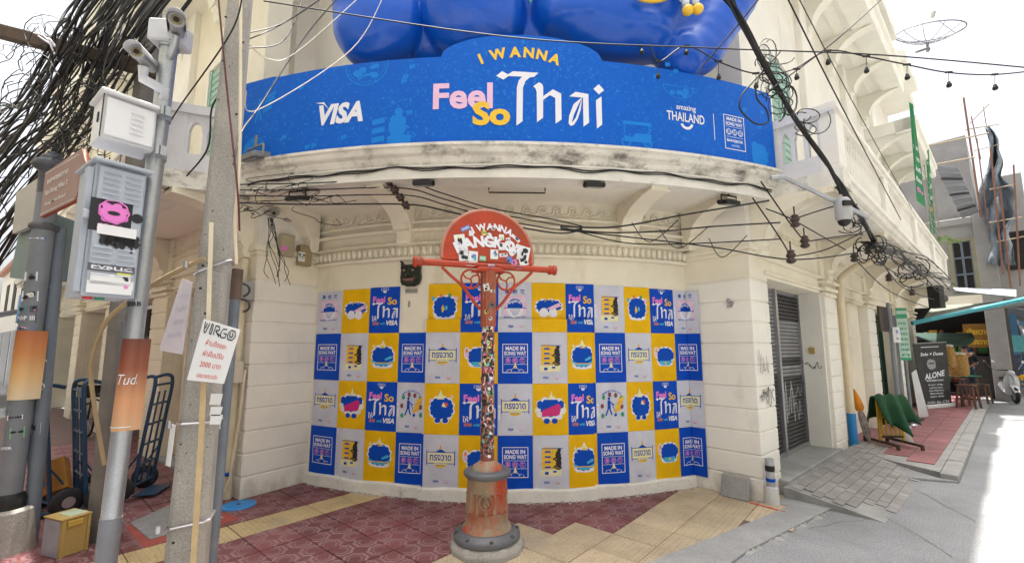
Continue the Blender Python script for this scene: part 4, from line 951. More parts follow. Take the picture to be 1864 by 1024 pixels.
def d_y(k):
    p = Print()
    if k == 1:
        p.scallop(0, .30, .15, .085, 11, .16, i_white, 1); p.disc(-.06, .235, .062, i_white, 1); p.disc(.05, .235, .062, i_white, 1); p.scallop(0, .305, .138, .07, 12, .12, i_blue, 2)
        p.disc(-.06, .235, .05, i_white, 3); p.disc(.05, .235, .05, i_white, 3); p.disc(.12, .235, .034, i_yel, 2); p.poly([(-.03, .275), (.12, .345), (.15, .31), (.04, .262)], i_lpink, 3); p.ring(0, .35, .05, .01, i_yel, 3, n=12, a0=10, a1=170)
    elif k == 2:
        cloud(p, 0, .30, .125, .115); p.poly([(-.04, .29), (-.02, .33), (.0, .27), (-.03, .23)], i_yel, 3); p.disc(.02, .29, .016, i_cyan, 3, ry=.028, n=10)
        for x, y, m in ((-.14, .40, i_cyan), (-.05, .435, i_org), (.06, .435, i_grn), (.14, .40, i_lpink)): p.scallop(x, y, .016, .02, 5, .35, m, 2, n=3)
    elif k == 3:
        p.poly([(-.05, .40), (.05, .40), (0, .50)], i_pale, 2); p.poly([(-.022, .40), (.022, .40), (0, .44)], i_yel, 3); cloud(p, 0, .30, .13, .11)
        p.poly([(-.14, .26), (-.05, .215), (.05, .215), (.14, .26), (.14, .225), (.05, .19), (-.05, .19), (-.14, .225)], i_cyan, 3); p.rect(-.13, .13, .218, .228, i_yel, 4); p.poly([(.03, .27), (.11, .31), (.13, .28), (.04, .25)], i_cyan, 3); spark(p, -.12, .42, .035); spark(p, -.095, .385, .02)
    elif k == 4:
        cloud(p, .02, .30, .125, .095); p.scallop(.125, .31, .04, .045, 6, .15, i_blue, 2); p.poly([(-.08, .245), (.12, .245), (.09, .19), (-.05, .19)], i_cyan, 3); p.disc(.02, .22, .018, i_yel, 4, n=12)
        p.disc(-.13, .345, .032, i_white, 1, ry=.07); p.rect(-.15, -.11, .30, .355, i_lpink, 3); p.poly([(-.15, .355), (-.11, .355), (-.13, .41)], i_org, 3)
    elif k == 5:
        p.scallop(0, .29, .145, .115, 11, .2, i_white, 1); p.scallop(0, .30, .105, .09, 10, .12, i_blue, 2); p.scallop(-.12, .335, .03, .04, 6, .15, i_blue, 2); p.scallop(.12, .335, .03, .04, 6, .15, i_blue, 2)
        p.poly([(-.1, .27), (.09, .345), (.12, .315), (.1, .22), (-.1, .20)], i_mag, 3); p.disc(-.045, .155, .035, i_blue, 2, ry=.03); p.disc(.045, .155, .035, i_blue, 2, ry=.03); p.poly([(-.03, .39), (.03, .39), (.012, .49), (-.005, .44)], i_pale, 3)
        p.ring(-.13, .27, .05, .02, i_pale, 2, n=12, a0=120, a1=290); p.ring(.13, .27, .05, .02, i_pale, 2, n=12, a0=-110, a1=60)
    else:
        p.poly([(-.055, .39), (.03, .39), (-.012, .50)], i_pale, 3); cloud(p, 0, .29, .125, .11, base=False); p.disc(-.045, .155, .042, i_white, 1, ry=.036); p.disc(.045, .155, .042, i_white, 1, ry=.036); p.disc(-.045, .155, .034, i_blue, 2, ry=.028); p.disc(.045, .155, .034, i_blue, 2, ry=.028)
        p.poly([(.03, .345), (.055, .36), (.08, .33), (.05, .31)], i_red, 3); p.poly([(.02, .36), (.0, .31), (.06, .30)], i_pale, 3); spark(p, -.13, .38, .03, i_lpink); spark(p, .12, .42, .03, i_lpink)
    return p
DES = {'F': d_feel(), 'M': d_made(), 'S': d_song(), 'B': d_bkk(), 'H': d_shop(), 'C': d_cart()}
for k in range(1, 7): DES['%d' % k] = d_y(k)
DESC = {'F': 'blue Feel So Thai poster', 'M': 'blue MADE IN SONG WAT poster', 'S': 'lavender poster with Thai street sign', 'B': 'lavender poster with pink BANGKOK dome', 'H': 'lavender poster with yellow shophouse drawing', 'C': 'lavender poster with porter pushing a cart',
        '1': 'yellow poster with blue fluffy shape on two white discs', '2': 'yellow poster with blue fluffy shape and green leaf', '3': 'yellow poster with blue fluffy shape under a pale pyramid', '4': 'yellow poster with blue fluffy shape in a cyan bowl', '5': 'yellow poster with blue fluffy shape in magenta sash', '6': 'yellow poster with blue fluffy shape on two feet'}
ROWS = ['B1F.2FB1FH2FB', 'MH3MS4MH3MS4M', 'S5FC6FS5FC6FS', 'MH3MS4MH3MS4M']
ORD = ['first', 'second', 'third', 'fourth', 'fifth', 'sixth', 'seventh', 'eighth', 'ninth', 'tenth', 'eleventh', 'twelfth', 'thirteenth']
pe_u = []
for t in (pt0, pt1): pe_u += [t*kW, (t+.004)*kW if t == pt0 else (t-.004)*kW]
for r, row in enumerate(ROWS):
    for c, k in enumerate(row):
        if k == '.': continue
        base = p_blue if k in 'FM' else (p_yel if k.isdigit() else p_lav)
        ua, ub = eu[c]+.001, eu[c+1]-.001; za_, zb_ = ZE[r+1]+.001, ZE[r]-.001
        if r == 0: zb_ += .02*math.cos(3.1*(ua+ub)/2/2.8)-.02
        um = (ua+ub)/2; sx = (ub-ua)/.405
        cuts = sorted(frange(ua, ub, .05)+[q for q in pe_u if ua < q < ub]+([uRc-.012, uRc+.012, uRc] if ub > uRc else []))
        cv = [PZ, PZ-.012] if r == 0 else []
        curl = random.uniform(0, .004); rdp = random.Random(r*40+c); ph = rdp.random()*6
        def fn(u, v, d, um=um, za_=za_, sx=sx, ph=ph, curl=curl): return wfn(um+u*sx, za_+v, d+.0025*math.sin(u*31+v*9+ph)*math.sin(v*14+ph)+.0025)
        pr = Print(); pr.rect(-(ub-ua)/2/sx, (ub-ua)/2/sx, 0, zb_-za_, base, 0); 
        pr.plus(DES[k])
        mb = MB(); M = []; pr.wrap(mb, M, fn, [(q-um)/sx for q in cuts], [q-za_ for q in cv]+frange(0, .58, .1))
        o = mb.build('poster', M, None, fixn=False)
        tag(o, '%s, %s in %s row' % (DESC[k], ORD[c], ['top', 'second', 'third', 'bottom'][r]), 'poster', 'campaign posters pasted on the curved wall')

# ================================================================== LION MASK on the wall with its plaque
t_, z_ = WALL.hit(750, 500); mbz = mat('dark_bronze', (.05, .055, .042), .45, .35, 14, .5, 60, metal=.6, stain=(.09, .13, .09), stain_amt=.3, stain_scale=12)
mo = WALL.P(t_, z_); LM = thing('lion_mask', 'dark bronze lion face mask fixed on the wall above a bare poster gap', 'wall mask', mo)
tg = V(math.cos(t_), math.sin(t_), 0); nn = V(math.sin(t_), -math.cos(t_), 0)
lf = lambda x, z, d: mo+tg*x+nn*d+V(0, 0, z)
mb = MB(); out = [(-.135, .135), (-.06, .12), (.06, .12), (.135, .135), (.125, .05), (.135, -.05), (.11, -.12), (.05, -.145), (-.05, -.145), (-.11, -.12), (-.135, -.05), (-.125, .05)]
mb.prism(out, lf, .0, .05); mb.prism([(x*.86, z*.86) for x, z in out], lf, .05, .075); mb.build('face', mbz, LM, bevel=.008)
mb = MB()
for sx in (-1, 1):
    mb.sphere(lf(.055*sx, .045, .08), .028, 10, sc=(1, .8, .8)); mb.tube([lf(.02*sx, .085, .085), lf(.06*sx, .095, .09), lf(.11*sx, .075, .08)], [.012, .016, .008], 6); mb.sphere(lf(.022*sx, -.02, .09), .022, 8)
    mb.tube([lf(.09*sx, .12, .06), lf(.115*sx, .155, .06), lf(.14*sx, .165, .05)], [.018, .014, .004], 6)
    for i in range(5): mb.sphere(lf((.085+.012*(i % 2))*sx, .0-.03*i, .075), .017, 6)
mb.sphere(lf(0, .01, .085), .026, 8, sc=(.8, .8, 1.5)); mb.build('brow_and_snout', mbz, LM)
mb = MB(); mb.prism([(-.075, -.055), (.075, -.055), (.06, -.085), (-.06, -.085)], lf, .07, .088); mb.build('mouth', mat('mask_lips', (.20, .09, .08), .5, .1, 9), LM)
for sx in (-1, 1): mb = MB(); mb.sphere(lf(.055*sx, .04, .10), .015, 8); mb.build('eye', mat('mask_eye', (.28, .20, .17), .4, .1, 9), LM)
mb = MB(); mb.prism([(-.08, -.225), (.08, -.225), (.08, -.17), (-.08, -.17)], lf, 0, .008)
pq = Print(); 
for i in range(6): pq.text('ทรงวาดกข'[i:i+2], -.062+i*.025, -.205, .024, i_blk, res=1)
M = [mat('plaque_stone', (.40, .38, .34), .6, .15, 20)]; pq.wrap(mb, M, lf, lay0=.0095); tag(mb.build('name_plaque', M, fixn=False), 'small stone plaque with dark writing below the lion mask', 'plaque')
mb = MB(); t2, z2 = WALL.hit(745, 553); o2 = WALL.P(t2, z2, .0); mb.sphere(o2, .03, 8, sc=(.55, .35, 1.5)); tag(mb.build('plaster_patch', kerb_m), 'small grey plaster blister on bare wall between posters', 'patch')

# ================================================================== RED SIGNPOST
PX = dp(886, 985, 3.98); PC = V(PX.x, 3.98, 0)
SP = thing('street_signpost', 'red cast iron signpost with half round sign covered in stickers', 'signpost', PC)
def zy(y): return dp(886, y, 3.98).z
mb = MB(); mb.lathe(PC, [(.315, .0), (.315, .05), (.30, .075), (.285, .10), (.25, .115)], 12); mb.build('concrete_plinth', pole_con, SP, bevel=.005)
zf = .11; z1 = zy(858)
mb = MB(); mb.lathe(PC, [(.285, zf), (.285, zf+.035), (.25, zf+.05), (.23, zf+.07)], 28); mb.build('foot_flange', base_grey, SP)
for i in range(8):
    a = i*math.pi/4+.2; mb = MB(); mb.lathe(PC+V(.26*math.cos(a), .26*math.sin(a), zf+.034), [(.016, 0), (.016, .018), (.008, .026)], 6, sm=False); mb.build('bolt', dgrey, SP)
h = z1-zf
mb = MB(); mb.lathe(PC, [(.215, zf+.06), (.205, zf+.09), (.185, zf+.11), (.178, zf+.20), (.182, zf+.215)], 32); mb.build('lower_drum', base_rust, SP)
mb = MB(); mb.lathe(PC, [(.182, zf+.215), (.186, zf+.225), (.182, zf+.24), (.178, z1-.17), (.184, z1-.16), (.178, z1-.14)], 84, flute=14, depth=.17); mb.build('fluted_drum', base_rust, SP)
mb = MB(); mb.lathe(PC, [(.176, z1-.14), (.17, z1-.05), (.185, z1-.03)], 32); mb.build('upper_drum', base_rust, SP)
mb = MB(); rr_ = []
mb.tube([PC+V(.055*math.cos(a), -.178, zf+.32+.06*math.sin(a)) for a in [i*.42 for i in range(16)]], .007, 5); mb.tube([PC+V(-.02, -.182, zf+.29), PC+V(.0, -.182, zf+.35), PC+V(.025, -.182, zf+.30)], .008, 5); mb.build('round_emblem', base_rust, SP)
mb = MB(); mb.lathe(PC, [(.19, z1-.03), (.205, z1-.01), (.205, z1+.012), (.19, z1+.025), (.13, z1+.03)], 32); mb.build('collar_ring', base_grey, SP)
mb = MB(); mb.lathe(PC, [(.13, z1+.03), (.12, z1+.06), (.09, z1+.075), (.066, z1+.10)], 24); mb.build('neck', base_rust, SP)
z3, z4 = zy(592), zy(492)
mb = MB(); mb.lathe(PC, [(.062, z1+.09), (.058, z3-.01)], 20); mb.build('column', mat('stickered_column', (.22, .06, .035), .55, .25, 12, .2, stain=(.45, .42, .40), stain_amt=.22, stain_scale=16), SP)
mb = MB(); mb.lathe(PC, [(.060, z3-.02), (.072, z3), (.074, z4-.02), (.08, z4)], 48, flute=12, depth=.12); mb.build('fluted_column', mat('red_rust_column', (.34, .085, .04), .55, .25, 7, .3, stain=(.42, .30, .20), stain_amt=.35, stain_scale=9, streak=4), SP)
# sign plane: turned a little, the right end further away
AS = math.radians(20); su = V(math.cos(AS), math.sin(AS), 0); sn = V(math.sin(AS), -math.cos(AS), 0)
zc = zy(484)
sf = lambda x, z, d: PC+su*x+sn*d+V(0, 0, zc+z)
bar_ = MB(); bar_.tube([sf(-.62, 0, 0), sf(.62, 0, 0)], .030, 14); bar_.build('crossbar', red_rust, SP)
mb = MB(); mb.prism([(-.16, -.04), (.16, -.04), (.10, .0), (-.1, 0)], lambda x, z, d: sf(x, z-.02, d), -.07, .07); mb.build('crossbar_saddle', red_rust, SP, bevel=.01)
for s_ in (-1, 1):
    mb = MB(); mb.lathe(sf(.60*s_, 0, 0), [(.03, 0), (.045, .01), (.045, .03), (.034, .04), (.05, .06), (.05, .075), (.03, .085)], 14, axis=su*s_); mb.build('finial', red_rust, SP)
    pts = [sf(s_*x, z, 0) for x, z in ((.43, -.035), (.36, -.10), (.27, -.17), (.20, -.25), (.14, -.33), (.075, -.40))]
    mb = MB(); mb.tube(pts, .014, 8); mb.build('scroll_brace', red_rust, SP)
    mb = MB(); cx_, cz_ = .17*s_, -.13; r = .085
    mb.tube([sf(cx_+r*math.cos(a), cz_+r*math.sin(a), 0) for a in [i*2*math.pi/24 for i in range(25)]], .010, 8)
    for k in range(3):
        a = k*2.094+.5; mb.tube([sf(cx_, cz_, 0), sf(cx_+r*.5*math.cos(a+.35), cz_+r*.5*math.sin(a+.35), 0), sf(cx_+r*math.cos(a), cz_+r*math.sin(a), 0)], .008, 6)
    mb.build('ring_ornament', red_rust, SP)
RB = .435; zb_ = .045
half = [(-RB, zb_)]+[(-RB*math.cos(math.pi*i/28), zb_+.06+RB*.96*math.sin(math.pi*i/28)) for i in range(29)]+[(RB, zb_)]
mb = MB(); mb.prism(half, sf, -.012, .012); mb.build('sign_board', red_rust, SP)
mb = MB(); mb.tube([sf(x, z, .0) for x, z in half], .017, 8); mb.build('sign_rim', mat('worn_rim', (.46, .20, .14), .55, .2, 6, .2, stain=(.50, .46, .42), stain_amt=.3, stain_scale=9), SP)
mb = MB(); mb.tube([sf(-RB, zb_, 0), sf(RB, zb_, 0)], .014, 8); mb.build('sign_sill', red_rust, SP)
pr = Print(); pr.arctext('I WANNA', .03, -.02, .36, .085, i_white, bold=.04, span=1.05)
pr.arctext('BANGKOK', .01, -.44, .62, .135, i_white, bold=.05, span=1.02)
mb = MB(); M = []; pr.wrap(mb, M, lambda x, z, d: sf(x, z+.0, .013+d)); mb.build('lettering', M, SP, fixn=False)
stick_cols = [(.75, .75, .76), (.05, .42, .5), (.72, .72, .2), (.7, .25, .5), (.1, .1, .12), (.15, .5, .25), (.7, .72, .74), (.12, .2, .5), (.65, .1, .1), (.78, .45, .6), (.70, .70, .66)]
STK = [mat('sticker_print_%s' % n_, c, .45, .0) for n_, c in zip(('white', 'teal', 'lime', 'rose', 'black', 'green', 'pale', 'navy', 'red', 'pink', 'cream'), stick_cols)]
def sticker(parent, fn, x, y, w_, h_, rot, m, rd, words=None, round_=False):
    pr = Print(); c, s_ = math.cos(rot), math.sin(rot)
    if round_: pr.disc(0, 0, w_/2, m, 0, ry=h_/2, n=16)
    else: pr.rect(-w_/2, w_/2, -h_/2, h_/2, m, 0)
    if words: pr.text(words, 0, -h_*.18, h_*.62, i_white if m in (STK[4], STK[7], STK[8], STK[5]) else i_blk, 2, .03, width=w_*.86, res=1)
    else:
        for i in range(rd.randint(2, 4)):
            a, b = rd.uniform(-.28, .28)*w_, rd.uniform(-.28, .28)*h_; pr.scallop(a, b, w_*rd.uniform(.08, .2), h_*rd.uniform(.08, .2), rd.randint(3, 6), .3, rd.choice([i_blk, STK[rd.randrange(11)], i_blk]), 2+i, n=3)
    pr.l = [([(x+a*c-b*s_, y+a*s_+b*c) for a, b in vs], fs, mm, l) for vs, fs, mm, l in pr.l]
    mb = MB(); M = []; pr.wrap(mb, M, fn, lift=.0006, lay0=.0005); return mb.build('sticker', M, parent, fixn=False)
rd = random.Random(5); bfn2 = lambda x, z, d: sf(x, z, .014+d)
for x, z, w_, h_, ro, ci, wd, rn in ((-.225, .33, .09, .04, .5, 7, 'COZY', 0), (.04, .36, .045, .045, 0, 9, None, 1), (-.05, .305, .05, .05, 0, 2, '30', 1), (-.17, .29, .045, .05, 0, 6, None, 0), (.0, .285, .05, .05, 0, 0, None, 1), (.19, .25, .045, .06, .3, 6, None, 0), (-.27, .19, .10, .16, .2, 0, None, 0), (-.24, .09, .09, .12, .1, 6, None, 0), (-.15, .075, .085, .10, -.05, 0, None, 0),
        (-.06, .065, .06, .045, -.05, 5, 'FREE', 0), (.05, .11, .075, .09, 0, 0, None, 0), (.12, .19, .06, .07, .1, 6, None, 0), (.18, .20, .05, .07, -.3, 0, None, 0), (.14, .11, .08, .035, .15, 6, None, 0), (.22, .15, .06, .09, .1, 0, None, 1), (.27, .17, .05, .075, -.2, 1, None, 1), (.26, .28, .10, .03, -.65, 0, None, 0), (.34, .14, .12, .14, -.2, 6, None, 0), (.34, .07, .09, .09, .2, 0, None, 0), (.20, .07, .065, .065, .2, 7, None, 1), (.245, .045, .06, .05, .5, 3, None, 0), (-.02, .22, .045, .045, 0, 6, None, 1), (.12, .28, .05, .05, 0, 0, None, 0)):
    sticker(SP, bfn2, x, z, w_, h_, ro, STK[ci], rd, wd, rn)
ctr = {0: .0600, 1: .076}
def colfn(r): return lambda x, z, d: PC+V((r+d)*math.sin(x/r), -(r+d)*math.cos(x/r), z)
zz = z1+.16; i = 0
while zz < z3-.02:
    h_ = rd.uniform(.04, .085)
    for x in ((-.05, 0, .045) if rd.random() < .6 else (-.03, .03)):
        sticker(SP, colfn(.0612), x+rd.uniform(-.012, .012), zz+rd.uniform(-.015, .015), rd.uniform(.05, .085), h_, rd.uniform(-.3, .3), STK[rd.randrange(11)], rd, {1: 'GUDE', 4: 'ZINE', 7: 'POP'}.get(i), rd.random() < .25); i += 1
    zz += h_*.62
for px, py, w_, h_, ro, ci, rn in ((884, 522, .055, .065, .2, 10, 0), (897, 529, .05, .024, 0, 0, 0), (895, 555, .05, .045, 0, 4, 0), (884, 567, .036, .036, 0, 2, 1), (892, 579, .034, .034, 0, 10, 1)):
    p_ = dp(px, py, 3.9); sticker(SP, colfn(.0755), p_.x-PC.x+.005, p_.z, w_, h_, ro, STK[ci], rd, None, rn)
for x, w_ in ((-.18, .08), (.02, .075), (.28, .06)):
    sticker(SP, lambda a, b, d: sf(a, .03*math.sin(b/.03), .0306*math.cos(b/.03)+d), x, .003, w_, .032, 0, STK[0] if x < 0 else STK[7 if x < .1 else 3], rd, 'BOOKS' if x < 0 else 'BKK', False)
# ================================================================== LEFT GROUP: poles, cabinets, cables
def axis(px0, py0, px1, py1, Y, ztop=None):
    a, b = dp(px0, py0, Y), dp(px1, py1, Y); d = (b-a)/(b.z-a.z)
    f = lambda z: a+d*(z-a.z)
    return f, (ztop or b.z)
def spline(P, k=8):
    out = []; n = len(P)
    for i in range(n-1):
        p0, p1, p2, p3 = P[max(i-1, 0)], P[i], P[i+1], P[min(i+2, n-1)]
        for j in range(k):
            t = j/k; out.append(.5*((2*p1)+(p2-p0)*t+(2*p0-5*p1+4*p2-p3)*t*t+(3*p1-p0-3*p2+p3)*t**3))
    return out+[P[-1]]
# --- square concrete utility pole with chamfered edges
f, zt = axis(340, 1024, 441, -30, 2.75)
base = f(0); UP = thing('utility_pole', 'tall square concrete utility pole with chamfered edges nearest the cream pier', 'utility pole', base)
mb = MB(); ang = math.radians(24); cu_, su_ = V(math.cos(ang), math.sin(ang), 0), V(-math.sin(ang), math.cos(ang), 0)
def sect(z): h = .102-.009*z; c = h*.72; return [(h, -c), (h, c), (c, h), (-c, h), (-h, c), (-h, -c), (-c, -h), (c, -h)], f(z)
vs = []; zs = [0, .6, 1.2, 1.8, 2.4, 3., 3.6, zt+.3, 7.5]
for z in zs:
    s_, o = sect(z); vs += [o+cu_*x+su_*y for x, y in s_]
mb.add(vs, [(i*8+j, i*8+(j+1) % 8, i*8+8+(j+1) % 8, i*8+8+j) for i in range(len(zs)-1) for j in range(8)]); mb.build('shaft', pole_con, UP, bevel=.006)
pf = lambda z, x=0., d=.0: f(z)-su_*(.102-.009*z+d)+cu_*x        # a point on the street face
mb = MB()
rd = random.Random(8)
for i in range(40):                              # air holes and bolt holes
    z = rd.uniform(.3, 3.9); x = rd.uniform(-.07, .07); p = pf(z, x, .0005); r = rd.choice([.004, .003, .005, .004, .008])
    mb.add([p+cu_*r*math.cos(a)+V(0, 0, r*math.sin(a)) for a in [k*.785 for k in range(8)]], [tuple(range(8))])
o = mb.build('bolt_holes', dark, UP); o['kind'] = 'stuff'
def strip(pts, wd, th, m, name, parent): 
    mb = MB()
    for p, q in zip(pts, pts[1:]): mb.bar(p, q, wd, th, up=-su_)
    return mb.build(name, m, parent)
strip([dp(385, 405, 2.60), dp(379, 600, 2.59), dp(374, 695, 2.585)], .022, .014, pvc_w, 'conduit_cover', UP)
strip([dp(371, 690, 2.58), dp(366, 800, 2.575), dp(358, 930, 2.57), dp(349, 1060, 2.57)], .026, .014, mat('yellowed_strip', (.52, .38, .20), .6, .2, 6), 'conduit_cover', UP)
for y, tl in ((961, .01), (772, .0), (482, .05)):
    z = dp(370, y, 2.62).z; h = .112-.009*z; mb = MB()
    pts = [f(z)+cu_*h*a+su_*h*b+V(0, 0, tl*a) for a, b in ((-1, -.7), (-.7, -1), (.7, -1), (1, -.7), (1, .7), (.7, 1), (-.7, 1), (-1, .7), (-1, -.7))]
    mb.tube(pts, .008, 5, sm=False); mb.lathe(f(z)+cu_*-.13+su_*-.1+V(0, 0, 0), [(.014, -.02), (.014, .02)], 6); mb.build('clamp_band', steel, UP)
for y, hh in ((716, 20), (740, 16), (754, 18)):
    p, q = dp(384, y, 2.60), dp(404, y+hh, 2.60); mb = MB(); mb.add([p, V(q.x, p.y, p.z), V(q.x-.01, p.y, q.z), V(p.x-.005, p.y, q.z)], [(0, 1, 2, 3)]); mb.add([p+V(0, .002, 0), V(q.x, p.y+.002, p.z), V(q.x-.01, p.y+.002, q.z), V(p.x-.005, p.y+.002, q.z)], [(0, 1, 2, 3)]); mb.build('paper_scrap', white, UP)
def panel(name, quad, Ys, th, m, label, cat, pr=None, mats=None, thing_=True):
    """a thin board through four sight lines (top-left, top-right, bottom-right, bottom-left), with print on its face"""
    a, b, c, d = [dp(x, y, Y) for (x, y), Y in zip(quad, Ys)]
    n = (b-a).cross(d-a).normalized(); n = n if n.dot(a-V(0, 0, EYE)) < 0 else -n
    mb = MB(); P_ = [a, b, c, d]; mb.add([p for p in P_]+[p-n*th for p in P_], [(0, 1, 2, 3), (7, 6, 5, 4)]+[(i, i+4, (i+1) % 4+4, (i+1) % 4) for i in range(4)])
    M = [m]
    if pr:
        fn = lambda u, v, dd: a.lerp(b, u).lerp(d.lerp(c, u), 1-v)+n*dd
        pr.wrap(mb, M, fn)
    o = mb.build(name, M, fixn=False); return tag(o, label, cat)
pr = Print()                                     # hand-lettered warning
vi = MB()

for st in ([(.07, .97), (.10, .80), (.14, .79), (.20, .96)], [(.13, .95), (.12, .86)], [(.26, .96), (.25, .80), (.30, .79), (.30, .95), (.26, .96)], [(.36, .79), (.37, .95), (.47, .95), (.49, .89), (.40, .87), (.52, .78)], [(.43, .84), (.57, .80)], [(.68, .94), (.58, .93), (.54, .84), (.58, .78), (.68, .79), (.70, .86), (.62, .86)], [(.80, .95), (.73, .87), (.76, .78), (.88, .78), (.94, .86), (.90, .94), (.80, .95)], [(.80, .90), (.78, .85), (.83, .82), (.88, .86), (.84, .91)]): pr.line(st, .022, i_blk)

for i, (t, sz) in enumerate((('ห้ามทิ้งขยะ', .115), ('ฝ่าฝืนปรับ', .115), ('2000 บาท', .115), ('เทศบาลตรวจจับ', .095))): pr.text(t, .52, .60-.18*i, sz, i_red, bold=.0, width=.56-.0*i, res=2, sy=1.1)
panel('paper_notice', [(371, 580), (437, 600), (407, 698), (340, 691)], (2.56, 2.545, 2.53, 2.54), .004, white, 'white notice with red Thai handwriting and black VIRGO scrawl on concrete pole', 'notice', pr)
pr = Print(); mb = MB(); M = []
for i in range(4): pr.text(['ทรงวาดขยะ', 'ห้ามทิ้ง', 'ตรอกซอย', 'ขยะปรับ'][i], .55, .75-.18*i, .10, mat('faded_pencil', (.55, .50, .58), .7, 0), bold=0, width=.6, res=2, rot=.1)
panel('paper_notice', [(331, 507), (350, 514), (332, 645), (289, 637)], (2.86, 2.78, 2.76, 2.88), .004, mat('pinkish_paper', (.70, .65, .70), .7, .06, 3), 'narrow tilted white paper board seen edge on, left of the concrete pole', 'notice', pr)
panel('paper_notice', [(311, 771), (319, 773), (309, 849), (301, 846)], (2.70, 2.64, 2.64, 2.70), .003, white, 'small white paper strip stuck low on the concrete pole side', 'notice')
# grey pipe behind the concrete pole
g_, zt = axis(384, 1024, 432, 500, 3.1)
t = thing('conduit_pipe', 'slim blue grey conduit pipe standing just right of the concrete pole', 'pipe', g_(0))
mb = MB(); mb.tube([g_(0), g_(dp(432, 545, 3.1).z)], .033, 12); mb.build('pipe', grey_pipe, t)
mb = MB(); mb.tube([g_(dp(432, 545, 3.1).z), g_(dp(434, 490, 3.1).z)], .036, 12); mb.build('rusty_end', mat('brown_rust', (.13, .085, .065), .8, .3, 9), t)
panel('sticker_tag', [(391, 768), (401, 768), (401, 780), (390, 780)], (3.05,)*4, .002, white, 'tiny white and black sticker on the blue grey conduit pipe', 'sticker', Print().scallop(.5, .5, .25, .25, 5, .4, i_blk, 1))
# --- galvanised camera pole
h_, zt = axis(194, 1010, 312, 55, 2.62)
CP = thing('camera_pole', 'round galvanised steel pole carrying security cameras and cabinets', 'pole', h_(0))
mb = MB(); mb.tube([h_(0), h_(1.2), h_(2.2)], .048, 20); mb.tube([h_(2.2), h_(zt+.08)], .046, 20); mb.build('shaft', galv, CP)
mb = MB(); mb.tube([h_(0), h_(.75)], .051, 20); mb.build('painted_foot', mat('worn_grey_paint', (.20, .205, .23), .6, .25, 5, .2, 40, stain=(.34, .30, .24), stain_amt=.2, stain_scale=9, streak=3), CP)
for y in (85, 215, 285):
    z = dp(300, y, 2.62).z; mb = MB(); mb.lathe(h_(z), [(.055, -.02), (.055, .02)], 16); mb.bar(h_(z)+V(.06, -.06, 0), h_(z)+V(.115, -.085, 0), .03, .06); mb.lathe(h_(z)+V(.09, -.10, 0), [(.012, -.03), (.012, .03)], 6); mb.build('pipe_clamp', galv, CP)
mb = MB(); z = dp(318, 72, 2.62).z
mb.obox(h_(z)+V(-.09, -.08, -.05), V(.19, .02, 0), V(-.015, .15, 0), V(0, 0, .15)); mb.build('mount_box', mat('light_grey_box', (.55, .56, .60), .5, .05, 5), CP, bevel=.012)
def wrap_ad(fz, r, z0, z1, label, cols, words=None, wx=.0):
    m = D.materials.new('printed_gradient'); m.use_nodes = True; nt = m.node_tree; N = nt.nodes; L = nt.links
    tc = N.new('ShaderNodeTexCoord'); sx = N.new('ShaderNodeSeparateXYZ'); L.new(tc.outputs['Generated'], sx.inputs[0]); cr = N.new('ShaderNodeValToRGB')
    e = cr.color_ramp.elements; e[0].position = 0; e[0].color = (*cols[0], 1); e[1].position = 1; e[1].color = (*cols[-1], 1)
    for i, c in enumerate(cols[1:-1]): q = e.new((i+1)/(len(cols)-1)); q.color = (*c, 1)
    L.new(sx.outputs[2], cr.inputs[0]); L.new(cr.outputs[0], N['Principled BSDF'].inputs['Base Color']); N['Principled BSDF'].inputs['Roughness'].default_value = .45
    mb = MB(); n = 24; k = 6; vs = []
    for i in range(k+1):
        z = z0+(z1-z0)*i/k; c = fz(z)
        for j in range(n+1): a = -2.6+4.6*j/n; rr = r+(.006 if j == n else 0)+(.010*(j-n+3) if j > n-3 else 0); vs.append(c+V(rr*math.sin(a), -rr*math.cos(a), 0))
    mb.add(vs, [(i*(n+1)+j, i*(n+1)+j+1, (i+1)*(n+1)+j+1, (i+1)*(n+1)+j) for i in range(k) for j in range(n)], 0, True)
    M = [m]
    if words:
        pr = Print(); pr.text(words, wx, (z0+z1)/2, .085, white, bold=.0, shear=.25, width=.115); pr.rect(-.10, .10, z0+.02, z0+.026, white)
        pr.wrap(mb, M, lambda u, v, d: fz(v)+V((r+d)*math.sin(u/r), -(r+d)*math.cos(u/r), 0), frange(-.15, .15, .012))
    return tag(mb.build('advert_wrap', M, fixn=False), label, 'advert')
wrap_ad(h_, .0505, dp(212, 786, 2.56).z, dp(232, 616, 2.56).z, 'brown to orange paper advert wrapped round the galvanised camera pole', [(.62, .36, .20), (.62, .30, .15), (.28, .085, .045), (.17, .05, .035)], 'Tuda', .035)
rd = random.Random(3)
ccol = lambda u, v, d: h_(v)+V((.0485+d)*math.sin(u/.0485), -(.0485+d)*math.cos(u/.0485), 0)
for z, x, w_, hh, ci, wd in ((dp(245, 553, 2.56).z, .01, .10, .06, 1, 'SEBB'), (dp(235, 575, 2.56).z, -.04, .03, .06, 8, None)): sticker(CP, ccol, x, z, w_, hh, .05, STK[ci], rd, wd)
